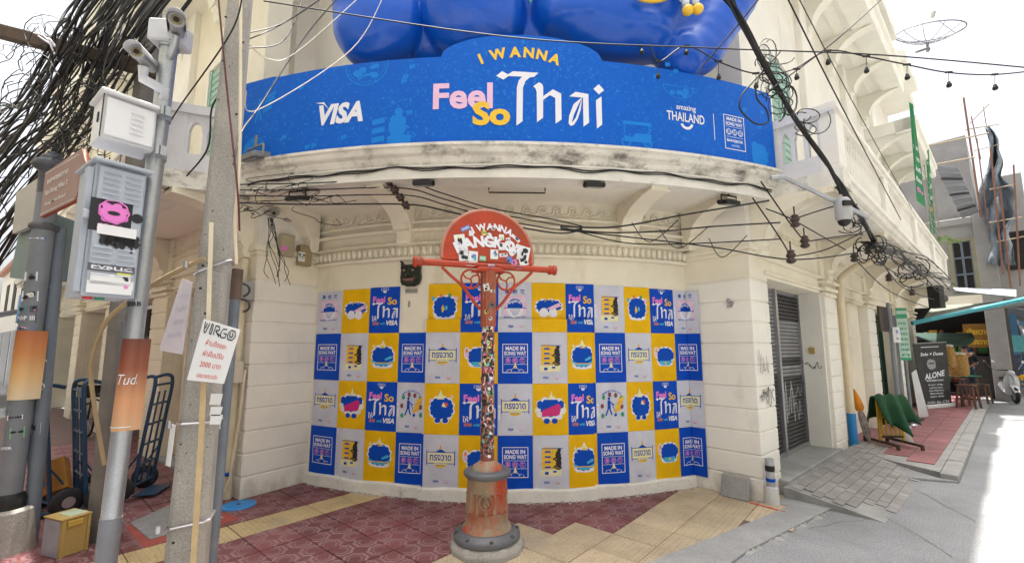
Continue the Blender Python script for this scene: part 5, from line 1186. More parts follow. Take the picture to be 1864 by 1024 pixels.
# security cameras
def bullet(c, aim, label, s=1.):
    c = Vector(c); ax = Vector(aim).normalized(); t = thing('security_camera', label, 'camera', c)
    mb = MB(); mb.lathe(c-ax*.16*s, [(.0, 0), (.045*s, .004), (.05*s, .03*s), (.05*s, .25*s), (.056*s, .255*s), (.056*s, .285*s)], 18, axis=ax); mb.build('housing', mat('camera_white', (.36, .36, .38), .4, .08, 6), t)
    mb = MB(); mb.lathe(c+ax*.118*s, [(.05*s, 0), (.05*s, .004), (.0, .005)], 18, axis=ax); mb.build('face', mat('camera_face', (.05, .05, .04), .25, .1, 9), t)
    mb = MB(); mb.lathe(c+ax*.122*s, [(.042*s, 0), (.038*s, .006), (.034*s, .003), (.026*s, .003)], 18, axis=ax); mb.build('infrared_ring', mat('led_ring', (.30, .25, .13), .5, .5, 90), t)
    mb = MB(); mb.lathe(c+ax*.122*s, [(.02*s, 0), (.02*s, .012*s), (.012*s, .014*s)], 14, axis=ax); mb.build('lens', black, t)
    sd = ax.cross(V(0, 0, 1)).normalized(); up = sd.cross(ax); mb = MB(); k = 10
    vs = [c+ax*q+(sd*math.cos(a)+up*math.sin(a))*(.062*s if i == 0 else .066*s) for q in (-.15*s, .19*s) for i in (0, 1) for a in [math.pi*(-.08)+math.pi*1.16*j/k for j in range(k+1)]]
    m_ = k+1; fs = []
    for j in range(k): fs += [(j, j+1, 2*m_+j+1, 2*m_+j), (m_+j, 3*m_+j, 3*m_+j+1, m_+j+1), (j, m_+j, m_+j+1, j+1), (2*m_+j, 2*m_+j+1, 3*m_+j+1, 3*m_+j)]
    mb.add(vs, fs, 0, True); mb.build('sunshield', mat('camera_shield', (.44, .44, .46), .35, .08, 6), t)
    return t, up
c1 = dp(322, 48, 2.5); t, up = bullet(c1, (.55, -.75, -.16), 'upper security camera pointing towards the street, at the galvanised pole top', .76)
mb = MB(); mb.tube([c1-up*.05, c1-up*.10+V(-.03, .03, 0), h_(c1.z-.16)], .022, 8); mb.build('arm', galv, t)
c2 = dp(262, 108, 2.5); t, up = bullet(c2, (.30, -.9, -.12), 'lower security camera facing the viewer on an arm left of the pole', .72)
mb = MB(); mb.tube([c2-up*.05, c2-up*.12, c2+V(.10, .06, -.17), h_(c2.z-.2)], .03, 8); mb.build('arm', mat('light_grey_box', (0, 0, 0)), t)
# cabinets hung on the pole
def cabinet(FRp, topp, Y, az, wd, dep, label, m, name, louv):
    b = dp(*FRp, Y); z = b.z; r = math.radians(az); u = V(math.cos(r), math.sin(r), 0); n = V(u.y, -u.x, 0); a = b-u*wd
    H_ = dp(topp[0], topp[1], a.y).z-z
    t = thing(name, label, 'cabinet', (a.x, a.y, z)); q = lambda x, y, zz: a+u*x-n*y+V(0, 0, zz)
    mb = MB(); mb.obox(q(0, .02, 0), u*wd, -n*(dep-.02), V(0, 0, H_)); mb.build('body', m, t, bevel=.004)
    mb = MB(); mb.obox(q(.012, -.004, .012), u*(wd-.024), -n*.024, V(0, 0, H_-.03)); mb.build('door', m, t, bevel=.004)
    mb = MB(); mb.obox(q(-.02, -.03, H_), u*(wd+.04), -n*(dep+.05), V(0, 0, .018)); mb.build('roof', m, t, bevel=.004)
    for (x, zz, k, w_) in louv:
        for i in range(k): mb = MB(); s0 = q(x*wd, -.004, zz*H_-i*.030); mb.prism([(0, 0), (.010, -.003), (.0, .008)], lambda o, z_, d: s0+u*d+n*o+V(0, 0, z_), 0, w_*wd); mb.build('louvre', m, t)
    return t, q, u, n, wd, H_, dep
t, q, u, n, wd, H_, dep = cabinet((281, 274), (209, 168), 2.53, 54, .245, .24, 'white metal equipment cabinet, upper of the two on the camera pole', cab_w, 'equipment_cabinet', [(.50, .72, 5, .24)])
mb = MB(); mb.obox(q(-.006, .08, H_*.42), u*.006, -n*.025, V(0, 0, H_*.22)); mb.build('handle', black, t); mb = MB(); mb.obox(q(-.002, .015, .0), u*.004, -n*.008, V(0, 0, H_)); mb.build('door_gap', black, t)
t, q, u, n, wd, H_, dep = cabinet((246, 543), (207, 293), 2.50, 56, .225, .34, 'blue grey metal cabinet with stickers, lower of the two on the camera pole', cab_g, 'equipment_cabinet', [(.14, .93, 6, .32), (.56, .93, 6, .32), (.1, .36, 6, .34), (.54, .36, 6, .34)])
mb = MB(); mb.obox(q(-.03, .03, .02), u*.03, -n*.06, V(0, 0, H_-.05)); mb.build('hinge_rail', cab_g, t, bevel=.004); mb = MB(); mb.obox(q(-.034, -.0, H_*.56), u*.075, -n*.012, V(0, 0, .05)); mb.build('hasp', mat('hasp_grey', (.45, .48, .54), .4, .1, 9), t, bevel=.004)
mb = MB()
for zz in (.80, .24):
    for i in range(6):
        for j in range(4): mb.obox(q(-.002, .09+j*.022+i*.004, H_*zz-i*.022), u*.002, -n*.010, V(0, 0, .010))
o = mb.build('side_slots', dark, t); o['kind'] = 'stuff'
rd = random.Random(9); fF = lambda x, z, d: q(x, -.005-d, z); fS = lambda x, z, d: q(-.001-d, x, z)
pr = Print(); X0, Z0 = wd*.40, H_*.60; pr.rect(X0-.10, X0+.08, Z0-.09, Z0+.09, i_blk, 0); pr.scallop(X0, Z0+.02, .05, .045, 7, .35, i_pink, 2); pr.disc(X0, Z0+.02, .028, i_blk, 3, ry=.012); pr.ring(X0, Z0+.03, .07, .008, i_pink, 2, n=9); pr.text('反乱商店', X0-.01, Z0-.075, .036, i_pink, 2, .02, res=1, width=.11)
mb = MB(); M = []; pr.wrap(mb, M, fF); mb.build('sticker', M, t, fixn=False)
for x, z, w_, hh, ci, wdz in ((.50, .495, .17, .055, 0, None), (.48, .21, .20, .04, 4, 'PVBLIC'), (.48, .125, .17, .06, 0, None), (.48, .065, .19, .065, 0, None), (.72, .15, .06, .05, 2, None), (.82, .09, .05, .05, 10, None)):
    if ci == 0: mb = MB(); M = []; Print().rect(x*wd-w_/2, x*wd+w_/2, z*H_-hh/2, z*H_+hh/2, white, 3).wrap(mb, M, fF); mb.build('sticker', M, t, fixn=False)
    else: sticker(t, lambda a, b, d: fF(a, b, d+.003), x*wd, z*H_, w_, hh, 0, STK[ci], rd, wdz)
mb = MB(); pr = Print(); rr = random.Random(1)
for i in range(7): pr.scallop(wd*(.3+.09*i), H_*(.43+.015*(i % 3)), .022, .03+.012*(i % 2), 4, .4, i_blk, 2, n=4)
pr.line([(wd*.62, H_*.43), (wd*.60, H_*.36)], .008, i_blk); pr.line([(wd*.80, H_*.43), (wd*.82, H_*.34)], .01, i_blk); pr.disc(wd*.86, H_*.62, .028, i_blk, 2); pr.disc(wd*.9, H_*.43, .008, i_blk); pr.disc(wd*.95, H_*.42, .008, i_blk); pr.ring(wd*.17, H_*.52, .018, .006, i_blk, 2, n=10); pr.ring(wd*.17, H_*.52, .008, .004, i_blk, 2, n=8)
M = []; pr.wrap(mb, M, fF); mb.build('marker_drawing', M, t, fixn=False)
mb = MB(); M = []; Print().disc(dep*.30, H_*.60, .055, white, 0, ry=.095).poly([(dep*.30-.04, H_*.58), (dep*.30, H_*.67), (dep*.30+.035, H_*.60), (dep*.30, H_*.545)], i_pink, 2).line([(dep*.30-.035, H_*.585), (dep*.30+.03, H_*.60)], .008, i_brn, 3).disc(dep*.36, H_*.42, .025, i_pink, 2, ry=.04).wrap(mb, M, fS); mb.build('lips_sticker', M, t, fixn=False)
for i, (x, m_) in enumerate(((wd*.2, i_red), (wd*.42, i_grn))): mb = MB(); mb.lathe(q(x, .10, -.012), [(.022, 0), (.022, .012)], 10); mb.build('indicator_lamp', m_, t)
# --- second concrete pole with the timber cross-arm, and its pipe
k_, zt = axis(184, 962, 268, 90, 4.15)
t = thing('utility_pole', 'weathered slim concrete utility pole behind the galvanised camera pole', 'utility pole', k_(0))
mb = MB(); vs = []
for z in (0, 1.5, 3, 5, 7.5):
    h = .095-.005*z; c = k_(z); vs += [c+V(x, y, 0) for x, y in ((h, -h*.5), (h*.5, -h), (-h*.5, -h), (-h, -h*.5), (-h, h), (h, h))]
mb.add(vs, [(i*6+j, i*6+(j+1) % 6, i*6+6+(j+1) % 6, i*6+6+j) for i in range(4) for j in range(6)]); mb.build('shaft', mat('dark_pole_concrete', (.20, .185, .165), .92, .25, 4, .5, 60, stain=(.09, .08, .07), stain_amt=.25, stain_scale=5, streak=3), t, bevel=.008)
ca = [dp(-60, 42, 4.0), dp(250, 122, 4.0)]
mb = MB(); mb.bar(ca[0], ca[1]+(ca[1]-ca[0])*.15, .10, .125); tag(mb.build('timber_crossarm', wood, bevel=.008), 'dark weathered timber cross-arm holding the black cable bundle', 'cross-arm')
l_, zt = axis(207, 962, 232, 585, 4.0)
mb = MB(); mb.tube([l_(0), l_(zt)], .045, 12); tag(mb.build('conduit_pipe', grey_pipe), 'blue grey service pipe beside the slim concrete pole', 'pipe')
pts = spline([dp(x, y, Y) for x, y, Y in ((372, 470, 2.62), (300, 505, 2.75), (235, 548, 2.9), (190, 590, 3.0), (166, 660, 3.1), (172, 740, 3.2), (190, 845, 3.3))]); mb = MB(); mb.tube(pts, .014, 8); tag(mb.build('hose', mat('tan_conduit', (.36, .27, .15), .6, .15, 6)), 'tan flexible conduit curving from the concrete pole to the slim pole', 'conduit')
# --- ornate grey street-name post
n_, zt = axis(5, 985, 96, 290, 3.9)
t = thing('street_name_post', 'ornate grey metal post with ball finial and brown street sign', 'signpost', n_(0))
nz = lambda y: dp(90, y, 3.9).z
mb = MB(); mb.tube([n_(.15), n_(1.), n_(nz(330))], [.082, .08, .075], 20); mb.build('shaft', grey_post, t)
ax_ = n_(1)-n_(0)
mb = MB(); mb.lathe(n_(nz(420)), [(.08, 0), (.10, .02), (.10, .05), (.08, .07)], 20, axis=ax_); mb.build('collar', base_grey, t)
mb = MB(); mb.lathe(n_(nz(335)), [(.076, -.1), (.078, .10), (.09, .12), (.125, .14), (.135, .175), (.118, .21), (.08, .225), (.085, .24), (.072, .265), (.04, .27), (.042, .295), (.015, .31)], 22, axis=ax_); mb.build('ball_finial', mat('dark_finial', (.085, .09, .11), .5, .1, 7), t)
mb = MB(); c = n_(0); mb.lathe((c.x, c.y, 0), [(.21, 0), (.165, .34), (.14, .36)], 12, sm=False); mb.build('concrete_foot', pole_con, t)
mb = MB(); mb.lathe((n_(.36)), [(.115, 0), (.115, .08), (.09, .12)], 16, axis=ax_); mb.build('black_wrap', black, t)
nco = lambda u, v, d: n_(v)+V((.0825+d)*math.sin(u/.082), -(.0825+d)*math.cos(u/.082), 0); rd = random.Random(6)
for y, x, w_, hh, ci, wdz in ((437, .02, .14, .035, 7, 'ซ-43'), (505, .02, .10, .08, 6, None), (540, .03, .12, .09, 0, None), (563, -.02, .09, .06, 1, None), (563, .07, .05, .06, 4, None), (580, .02, .15, .085, 4, 'POP III'), (597, .02, .13, .03, 7, None), (745, -.05, .10, .08, 6, None), (757, .04, .10, .04, 0, 'OHM'), (785, .07, .09, .09, 5, None), (812, .0, .12, .05, 7, 'SUPER')):
    sticker(t, nco, x, n_(nz(y)).z, w_, hh, .05, STK[ci], rd, wdz)
wrap_ad(n_, .0855, nz(726), nz(602), 'orange wicker print advert wrapped round the ornate street name post', [(.74, .62, .42), (.72, .46, .20), (.58, .24, .08), (.44, .14, .05)])
def board(pts_px, Ys, th, m, name, parent, edge=None, pr=None, fr_=None):
    P_ = [dp(x, y, Y) for (x, y), Y in zip(pts_px, Ys)]; k = len(P_); n = (P_[1]-P_[0]).cross(P_[-1]-P_[0]).normalized(); n = n if n.dot(P_[0]-V(0, 0, EYE)) < 0 else -n
    mb = MB(); mb.add(P_+[p-n*th for p in P_], [tuple(range(k)), tuple(range(k, 2*k))[::-1]]); M = [m, edge or m]; mb.add(P_+[p-n*th for p in P_], [(i, i+k, (i+1) % k+k, (i+1) % k) for i in range(k)], 1)
    if pr:
        a, b, d = fr_; A, Bq, Dq = dp(*a), dp(*b), dp(*d); pr.wrap(mb, M, lambda u, v, dd: A+(Bq-A)*u+(Dq-A)*v+n*dd)
    return mb.build(name, M, parent, fixn=False)
brown = mat('brown_sign_face', (.26, .135, .12), .45, .06, 4); bedge = mat('sign_edge', (.34, .085, .035), .5, .1, 5)
pr = Print()
for i, (tx, sz, w_) in enumerate((('ซอยทรงวาด', .16, .62), ('Soi Song Wat 2', .15, .66), ('Song Wat Road', .10, .60))): pr.text(tx, .42, .70-.26*i, sz, i_white, bold=.01, width=w_, res=2, sy=1.)
pr.line([(.0, .985), (.98, .985)], .012, i_white); pr.line([(.01, .02), (.98, .02)], .012, i_white)
board([(82.7, 314), (148.4, 270), (159, 304), (136, 364), (72.7, 395)], (3.78, 3.42, 3.36, 3.42, 3.78), .035, brown, 'name_board', t, bedge, pr, ((73.5, 392, 3.775), (136.5, 362, 3.42), (83, 316, 3.775)))
board([(30, 350), (72, 322), (61, 410), (22, 425)], (4.25, 3.95, 3.95, 4.25), .03, mat('sign_back', (.46, .44, .42), .5, .08, 4), 'name_board', t)
board([(98, 388), (136, 402), (122, 512), (84, 507)], (4.05, 4.2, 4.2, 4.05), .12, mat('green_grey_cabinet', (.21, .29, .29), .5, .1, 4, stain=(.35, .36, .33), stain_amt=.1, stain_scale=8, streak=3), 'side_cabinet', t)
board([(34, 425), (62, 414), (44, 508), (17, 505)], (4.3, 4.1, 4.1, 4.3), .12, MATS['green_grey_cabinet'], 'side_cabinet', t)
o_, zt = axis(58, 942, 108, 415, 4.02)
pp = thing('conduit_pipe', 'thick dark blue grey pipe standing right of the ornate post', 'pipe', o_(0))
mb = MB(); mb.tube([o_(0), o_(zt)], .052, 16); mb.build('pipe', grey_pipe, pp)
oc = lambda u, v, d: o_(v)+V((.0535+d)*math.sin(u/.0535), -(.0535+d)*math.cos(u/.0535), 0)
for y, x, w_, hh, ci, rn in ((520, -.02, .08, .025, 2, 0), (657, .02, .05, .05, 0, 1), (703, .01, .075, .075, 6, 1), (780, -.0, .09, .10, 0, 0), (735, -.055, .04, .05, 8, 1)): sticker(pp, oc, x, dp(75, y, 3.95).z, w_, hh, 0, STK[ci], rd, None, rn)
# --- yellow box, hand trucks, carton, bicycle
a, b, c = gp(106, 1017, .015), gp(158, 999, .015), gp(94, 1003, .015); u = (b-a); wd = u.length; u.normalize(); n = V(u.y, -u.x, 0); n = n if n.dot(a) < 0 else -n; dep = .24; hh = dp(110, 948, a.y).z-.015
t = thing('wooden_box', 'small yellow plywood box with pale green top on the red tiles', 'box', (a.x, a.y, .015)); q = lambda x, y, z: a+u*x-n*y+V(0, 0, z)
mb = MB(); mb.obox(q(0, .0, 0), u*wd, -n*dep, V(0, 0, hh)); mb.build('body', ply, t, bevel=.006)
mb = MB(); mb.obox(q(-.006, .02, .005), u*.006, -n*(dep-.03), V(0, 0, hh-.01)); mb.build('side_panel', mat('grey_ply_side', (.33, .34, .38), .7, .2, 5), t)
for x in (0, wd-.02): mb = MB(); mb.obox(q(x, -.012, 0), u*.02, -n*.012, V(0, 0, hh)); mb.build('corner_strip', ply, t)
mb = MB(); mb.obox(q(.03, -.02, hh*.80), u*(wd*.55), -n*.02, V(0, 0, .045)); mb.build('front_ledge', mat('bright_ply', (.55, .36, .06), .7, .1, 5), t, bevel=.004)
mb = MB(); mb.obox(q(-.01, -.01, hh), u*(wd+.02), -n*(dep+.02), V(0, 0, .014)); mb.build('lid', ply, t, bevel=.004); mb = MB(); mb.obox(q(.06, .02, hh+.014), u*(wd*.62), -n*(dep*.72), V(0, 0, .004)); mb.build('pale_sheet', mat('pale_green_sheet', (.50, .60, .44), .6, .15, 6), t)
blue_st = mat('blue_painted_steel', (.012, .055, .12), .45, .25, 6, .1, stain=(.1, .05, .03), stain_amt=.15, stain_scale=8); tyre = mat('tyre_rubber', (.025, .025, .027), .8, .2, 8)
def hand_truck(p, az, lean, label, hgt=1.2, nb=6):
    p = Vector(p); a = math.radians(az); f_ = V(math.sin(a), math.cos(a), 0); s_ = V(f_.y, -f_.x, 0); up = (V(0, 0, 1)-f_*lean).normalized()
    t = thing('hand_truck', label, 'hand truck', p, 'hand trucks parked by the shophouse'); w2 = .21; q = lambda x, h: p+s_*x+up*h+V(0, 0, .06)
    for sd in (-1, 1):
        mb = MB(); mb.tube(spline([q(w2*sd, 0), q(w2*sd, hgt*.6), q(w2*sd, hgt*.93), q(w2*sd*.85, hgt)-f_*.05, q(w2*sd*.8, hgt*.98)-f_*.16], 5), .020, 8); mb.build('rail', blue_st, t)
        mb = MB(); c = p+s_*(w2+.06)*sd-f_*.10+V(0, 0, .13); mb.lathe(c-s_*.03, [(.06, 0), (.13, .0), (.135, .02), (.135, .04), (.13, .06), (.06, .06)], 18, axis=s_); w_ = mb.build('wheel', tyre, t)
        m2 = MB(); m2.lathe(c-s_*.035, [(.055, 0), (.055, .07)], 12, axis=s_); m2.build('rim', steel, w_)
        mb = MB(); mb.tube([q(w2*sd, hgt*.35), q(w2*sd, .2)-f_*.13, q(w2*sd, .06)], .010, 6); mb.build('strut', blue_st, t)
    for i in range(nb): mb = MB(); z = .08+(hgt*.86)*i/(nb-1); mb.tube([q(-w2, z), q(w2, z)], .014, 8); mb.build('crossbar', blue_st, t)
    for x in (-.07, .07): mb = MB(); mb.tube([q(x, .08), q(x, hgt*.86)], .010, 6); mb.build('upright', blue_st, t)
    mb = MB(); mb.obox(p+s_*-w2+V(0, 0, .03), s_*2*w2, f_*.22, V(0, 0, .008)); mb.build('toe_plate', blue_st, t)
    mb = MB(); mb.tube([p+s_*(-w2-.1)-f_*.1+V(0, 0, .13), p+s_*(w2+.1)-f_*.1+V(0, 0, .13)], .012, 6); mb.build('axle', steel, t)
    return t
p1 = gp(72, 938); p2 = gp(128, 935); p3 = gp(225, 905)
hand_truck((p1.x, p1.y, .012), 205, -.12, 'dark blue hand truck with a carton leaning in it, leftmost of three', 1.25, 7)
hand_truck((p2.x-.05, p2.y+.15, .012), 215, -.10, 'blue hand truck between the thick pipe and the slim concrete pole', 1.28, 6)
hand_truck((p3.x+.12, p3.y+.1, .012), 75, -.10, 'blue hand truck standing sideways behind the galvanised camera pole', 1.3, 6)
mb = MB(); c = gp(68, 938)+V(.0, .02, .14); mb.obox(c, V(.26, .06, .10), V(.03, -.10, .05), V(-.10, .02, .30)); 
card = mat('brown_cardboard', (.42, .20, .04), .8, .1, 5); tag(mb.build('cardboard_box', card, bevel=.004), 'orange brown cardboard carton tilted against the leftmost hand truck', 'carton')
def bicycle(p, az, label):
    p = Vector(p); a = math.radians(az); f_ = V(math.sin(a), math.cos(a), 0); s_ = V(f_.y, -f_.x, 0); q = lambda x, z, y=0: p+f_*x+s_*y+V(0, 0, z); t = thing('bicycle', label, 'bicycle', p)
    for x in (-.5, .52):
        mb = MB(); mb.tube([q(x+.31*math.cos(b), .33+.31*math.sin(b)) for b in [i*math.pi/12 for i in range(25)]], .02, 6); w_ = mb.build('wheel', tyre, t)
        m2 = MB()
        for i in range(10): b = i*.628; m2.tube([q(x, .33), q(x+.30*math.cos(b), .33+.30*math.sin(b))], .003, 4)
        m2.build('spokes', steel, w_)
    mb = MB()
    for A, Bq in (((-.5, .33), (-.05, .30)), ((-.05, .30), (.40, .74)), ((-.15, .78), (-.05, .30)), ((-.14, .70), (.40, .74)), ((-.5, .33), (-.14, .70)), ((.52, .33), (.38, .92))): mb.tube([q(*A), q(*Bq)], .018, 8)
    mb.build('frame', black, t); mb = MB(); mb.sphere(q(-.16, .84), .13, 10, sc=(.7, 1., .35)); mb.build('saddle', black, t); mb = MB(); mb.tube([q(.28, 1.0, -.28), q(.38, .95, 0), q(.28, 1.0, .28)], .014, 8); mb.build('handlebar', black, t)
    mb = MB(); mb.obox(q(.40, .75, -.16), s_*.32, f_*.25, V(0, 0, .22)); mb.build('basket', dgrey, t); return t
p = gp(125, 812); bicycle((p.x+.1, p.y+.4, .012), -60, 'dark bicycle leaning behind the blue hand trucks')
# --- shopfront clutter further down the left street
mb = MB(); p = FL.P(5.2, .1, 0); mb.fbox(FL, 4.6, 5.2, -.5, -.2, 1.2, 1.9); tag(mb.build('meter_box', dgrey, bevel=.01), 'black meter box hanging in the dark left shop opening', 'meter box')
mb = MB(); mb.tube([FL.P(6.05, .06, 0), FL.P(6.05, .06, 3.3)], .055, 12); tag(mb.build('downpipe', pvc_w), 'cream downpipe on the left street front beside the dark opening', 'pipe')
blue_t = mat('blue_tarpaulin', (.01, .15, .42), .5, .15, 3); gw = mat('grey_corrugated', (.30, .31, .34), .5, .15, 4, metal=.4)
t = thing('shop_building', 'distant white shop row with grey awning at the far left', 'building', FL.P(16, -1, 0))
mb = MB(); mb.fbox(FL, 13.6, 30, -6, .1, 0, 5.4); mb.build('wall', mat('far_white_wall', (.66, .64, .60), .8, .08, 2), t)
mb = MB(); mb.fbox(FL, 13.5, 30.2, -6.1, .3, 5.4, 5.6); mb.build('roof', roof_m, t)
for i in range(5): mb = MB(); s0 = 14.2+i*3; mb.fbox(FL, s0, s0+1.1, .09, .12, 3.3, 4.7); w_ = mb.build('window', dark, t); m2 = MB(); m2.fbox(FL, s0-.08, s0+1.18, .09, .15, 3.18, 3.3); m2.build('sill', cream_w, w_)
for i in range(5): mb = MB(); s0 = 14+i*3; mb.fbox(FL, s0, s0+2.4, .09, .13, .1, 2.4); mb.build('shutter_door', gw, t)
mb = MB()
for i in range(60): s0 = 13.5+i*.1; mb.obox(FL.P(s0, .1, 3.0+.015*(i % 2)), FL.u*.1, FL.n*1.5+V(0, 0, -.5), V(0, 0, .012))
o = mb.build('corrugated_awning', gw, t); o['kind'] = 'stuff'
mb = MB(); mb.obox(FL.P(11.2, .85, 2.35), FL.u*1.0, V(0, 0, .75), FL.n*.03); tag(mb.build('tarpaulin', blue_t), 'bright blue tarpaulin sheet hung past the left shop openings', 'tarpaulin')
# --- fittings on the left pier
t = thing('downpipe', 'cream drainpipe running down the corner of the left pier', 'pipe', FL.P(.12, .09, 0))
mb = MB(); mb.tube([FL.P(.14, .075, .02), FL.P(.14, .075, 2.75)], .045, 12); mb.build('pipe', pvc_w, t)
mb = MB(); mb.tube([FL.P(.0, .04, 1.45), FL.P(.03, .05, .9), FL.P(.06, .09, .25), FL.P(.10, .12, .12)], .018, 8); mb.build('side_conduit', pvc_w, t)
mb = MB(); mb.tube([FL.P(.06, .10, .30), FL.P(.10, .14, .30)], .02, 8); mb.build('tap', i_blue, t)
def wallbox(c, u, n, w_, h, d, m, name, label, cat, extra=None):
    c = Vector(c); mb = MB(); mb.obox(c-u*w_/2-V(0, 0, h/2), u*w_, n*d, V(0, 0, h)); t = thing(name, label, cat, c); mb.build('case', m, t, bevel=.008)
    mb = MB(); mb.obox(c-u*w_*.46-V(0, 0, h*.46)+n*d, u*w_*.92, n*.008, V(0, 0, h*.92)); mb.build('cover', m, t, bevel=.004); return t
uP, nP = V(dL.x, dL.y, 0), nPL; IO = FL.O
def onpier(x, y, off=0.):                        # left pier face
    r = ray(x, y); q = IO+nP*off; tt = (q.x*nP.x+q.y*nP.y)/(r.x*nP.x+r.y*nP.y); return V(r.x*tt, r.y*tt, r.z*tt+EYE)
khaki = mat('khaki_box', (.40, .35, .24), .6, .08, 5)
t = wallbox(onpier(517, 448, .01), uP, nP, .17, .27, .10, khaki, 'electric_box', 'khaki electric box with a small purple sticker, left one of two', 'electric box')
c = onpier(517, 452, .122); mb = MB(); M = []; Print().scallop(0, 0, .035, .025, 6, .3, i_pink, 0).wrap(mb, M, flat_fn(c, uP, V(0, 0, 1), nP)); mb.build('sticker', M, t, fixn=False)
t = wallbox(onpier(550, 466, .01), uP, nP, .17, .26, .09, mat('tan_box', (.33, .26, .14), .6, .08, 5), 'electric_box', 'tan electric box with a panda sticker, right one of two', 'electric box')
c = onpier(549, 467, .112); mb = MB(); M = []; p = Print().rect(-.045, .045, -.06, .06, white, 0); p.disc(0, 0, .034, white, 1, ry=.03).ring(0, 0, .036, .004, i_blk, 2, n=14); [p.disc(sx*.028, .026, .014, i_blk, 3) for sx in (-1, 1)]; [p.disc(sx*.014, .002, .009, i_blk, 3, n=8) for sx in (-1, 1)]; p.disc(0, -.012, .006, i_blk, 3, n=8)
p.wrap(mb, M, flat_fn(c, uP, V(0, 0, 1), nP)); mb.build('sticker', M, t, fixn=False)
bullet(onpier(497, 388, .16), (.55, -.8, -.25), 'white security camera under the balcony above the left pier', .85)
wallbox(onpier(522, 398, .01), uP, nP, .08, .08, .06, mat('grey_box', (.36, .35, .33), .6, .08, 5), 'junction_box', 'small grey junction box right of the white camera on left pier', 'junction box')
wallbox(FL.P(.02, .03, 2.35), FL.u, FL.n, .16, .22, .12, MATS['grey_box'], 'junction_box', 'grey junction box on the outer edge of the left pier top', 'junction box')
wallbox(FL.P(.06, .06, 1.42), FL.u, FL.n, .14, .24, .09, mat('cream_box', (.60, .55, .44), .6, .08, 5), 'junction_box', 'cream junction box halfway down the left pier beside the drainpipe', 'junction box')
for i, (x, y) in enumerate(((438, 528), (438, 556))):
    c = dp(x, y, 4.9); mb = MB(); mb.tube([c+V(.0+.10*math.cos(b), .0, .075*math.sin(b)) for b in [(-1.2+3.2*j/12) for j in range(13)]], [.012]*13, 6); tag(mb.build('hook_bracket', dgrey), ['upper', 'lower'][i]+' of two black curved hook brackets by the left pier', 'hook', 'curved hooks on the left pier')
# --- flood lights under the balcony, cable along the fascia
def flood(p, label, m=black, s=1., az=0., up=False):
    p = Vector(p); t = thing('flood_light', label, 'flood light', p); a = math.radians(az); x = V(math.cos(a), math.sin(a), 0); y = V(-x.y, x.x, 0)
    q = lambda X, Y_, Z: p+x*X*s+y*Y_*s+V(0, 0, Z*s); mb = MB(); mb.obox(q(-.075, -.03, -.03), x*.15*s, (y*.11+V(0, 0, .03))*s, V(0, 0, .035*s)); mb.build('body', m, t, bevel=.006)
    mb = MB(); mb.obox(q(-.065, -.022, -.034), x*.13*s, (y*.095+V(0, 0, .026))*s, V(0, 0, .004*s)); mb.build('glass', mat('lamp_glass', (.16, .17, .18), .15, .1, 9), t)
    mb = MB(); mb.tube([q(-.08, .02, -.01), q(-.08, .02, .06), q(.08, .02, .06), q(.08, .02, -.01)], .007*s, 5); mb.tube([q(0, .02, .06), q(.0, .02, .13)], .008*s, 5); mb.build('yoke', m, t); return t
for (x, y), ds in zip(((538, 350), (770, 322), (1083, 325), (1330, 358)), ('leftmost', 'second from left', 'third from left', 'rightmost')):
    th_, z = BAL.hit(x, y, -.02); flood(BAL.P(th_, z-.06, -.02), 'black flood light hanging under the curved balcony, '+ds+' of four', s=1.35, az=math.degrees(th_))['group'] = 'flood lights under the curved balcony'
flood(dp(458, 283, 4.62), 'large grey flood light at the left end of the blue banner', mat('grey_lamp', (.20, .205, .205), .45, .08, 6), 1.9, -30)
mb = MB(); pts = [BAL.P(t, 3.545+.012*math.sin(t*37)+.010*math.sin(t*90), .012) for t in [BTL*.98+(BTR-BTL)*.98*i/70 for i in range(71)]]; mb.tube(pts, .008, 5); mb.tube([p+V(0, -.002, -.016+.01*math.sin(i*.7)) for i, p in enumerate(pts)], .006, 5)
t = tag(mb.build('lamp_cable', black), 'black lamp cable clipped along the curved balcony edge', 'cable')
# ================================================================== CABLES
def cable(pts, r, label, group=None, k=8, m=None, name='overhead_cable'):
    mb = MB(); mb.tube(spline([dp(*p) for p in pts], k), r, 5, cap=False); return tag(mb.build(name, m or black, fixn=False), label, 'cable', group)
rd = random.Random(21)
G = 'black cables sweeping over the timber cross-arm'
cab_c = [black, dgrey, mat('grey_cable', (.03, .03, .032), .5, .1, 5), black]
for i in range(72):
    k = rd.random(); j = rd.random()
    x0 = 150+190*k+rd.uniform(-20, 20); xm = 105+130*k+rd.uniform(-15, 15); ym = 60+60*k+rd.uniform(-22, 22)
    ye = 240+330*k+rd.uniform(-40, 40)
    Y0 = rd.uniform(2.9, 4.4); Ym = rd.uniform(3.75, 4.1); Ye = rd.uniform(4.2, 6.5)
    cable([(x0+40, -70, Y0), (x0+(xm-x0)*.45+rd.uniform(-10, 10), 15+rd.uniform(-15, 15), (Y0+Ym)/2), (xm, ym, Ym), (xm-28+rd.uniform(-16, 16), ym+52+rd.uniform(-18, 18), Ym+.1), (xm-66+rd.uniform(-24, 24), ym+118+rd.uniform(-26, 26), (Ym+Ye)/2), ((xm-116)*.6+rd.uniform(-22, 22), (ym+ye)/2+40+rd.uniform(-34, 34), (Ym+2*Ye)/3), (-50-rd.uniform(0, 30), ye, Ye)], rd.choice([.005, .006, .007, .009, .012]), 'black cable in the mass sweeping over the timber cross-arm at upper left', G, m=rd.choice(cab_c))
mb = MB()                                        # loose tangle and loops on the cross-arm
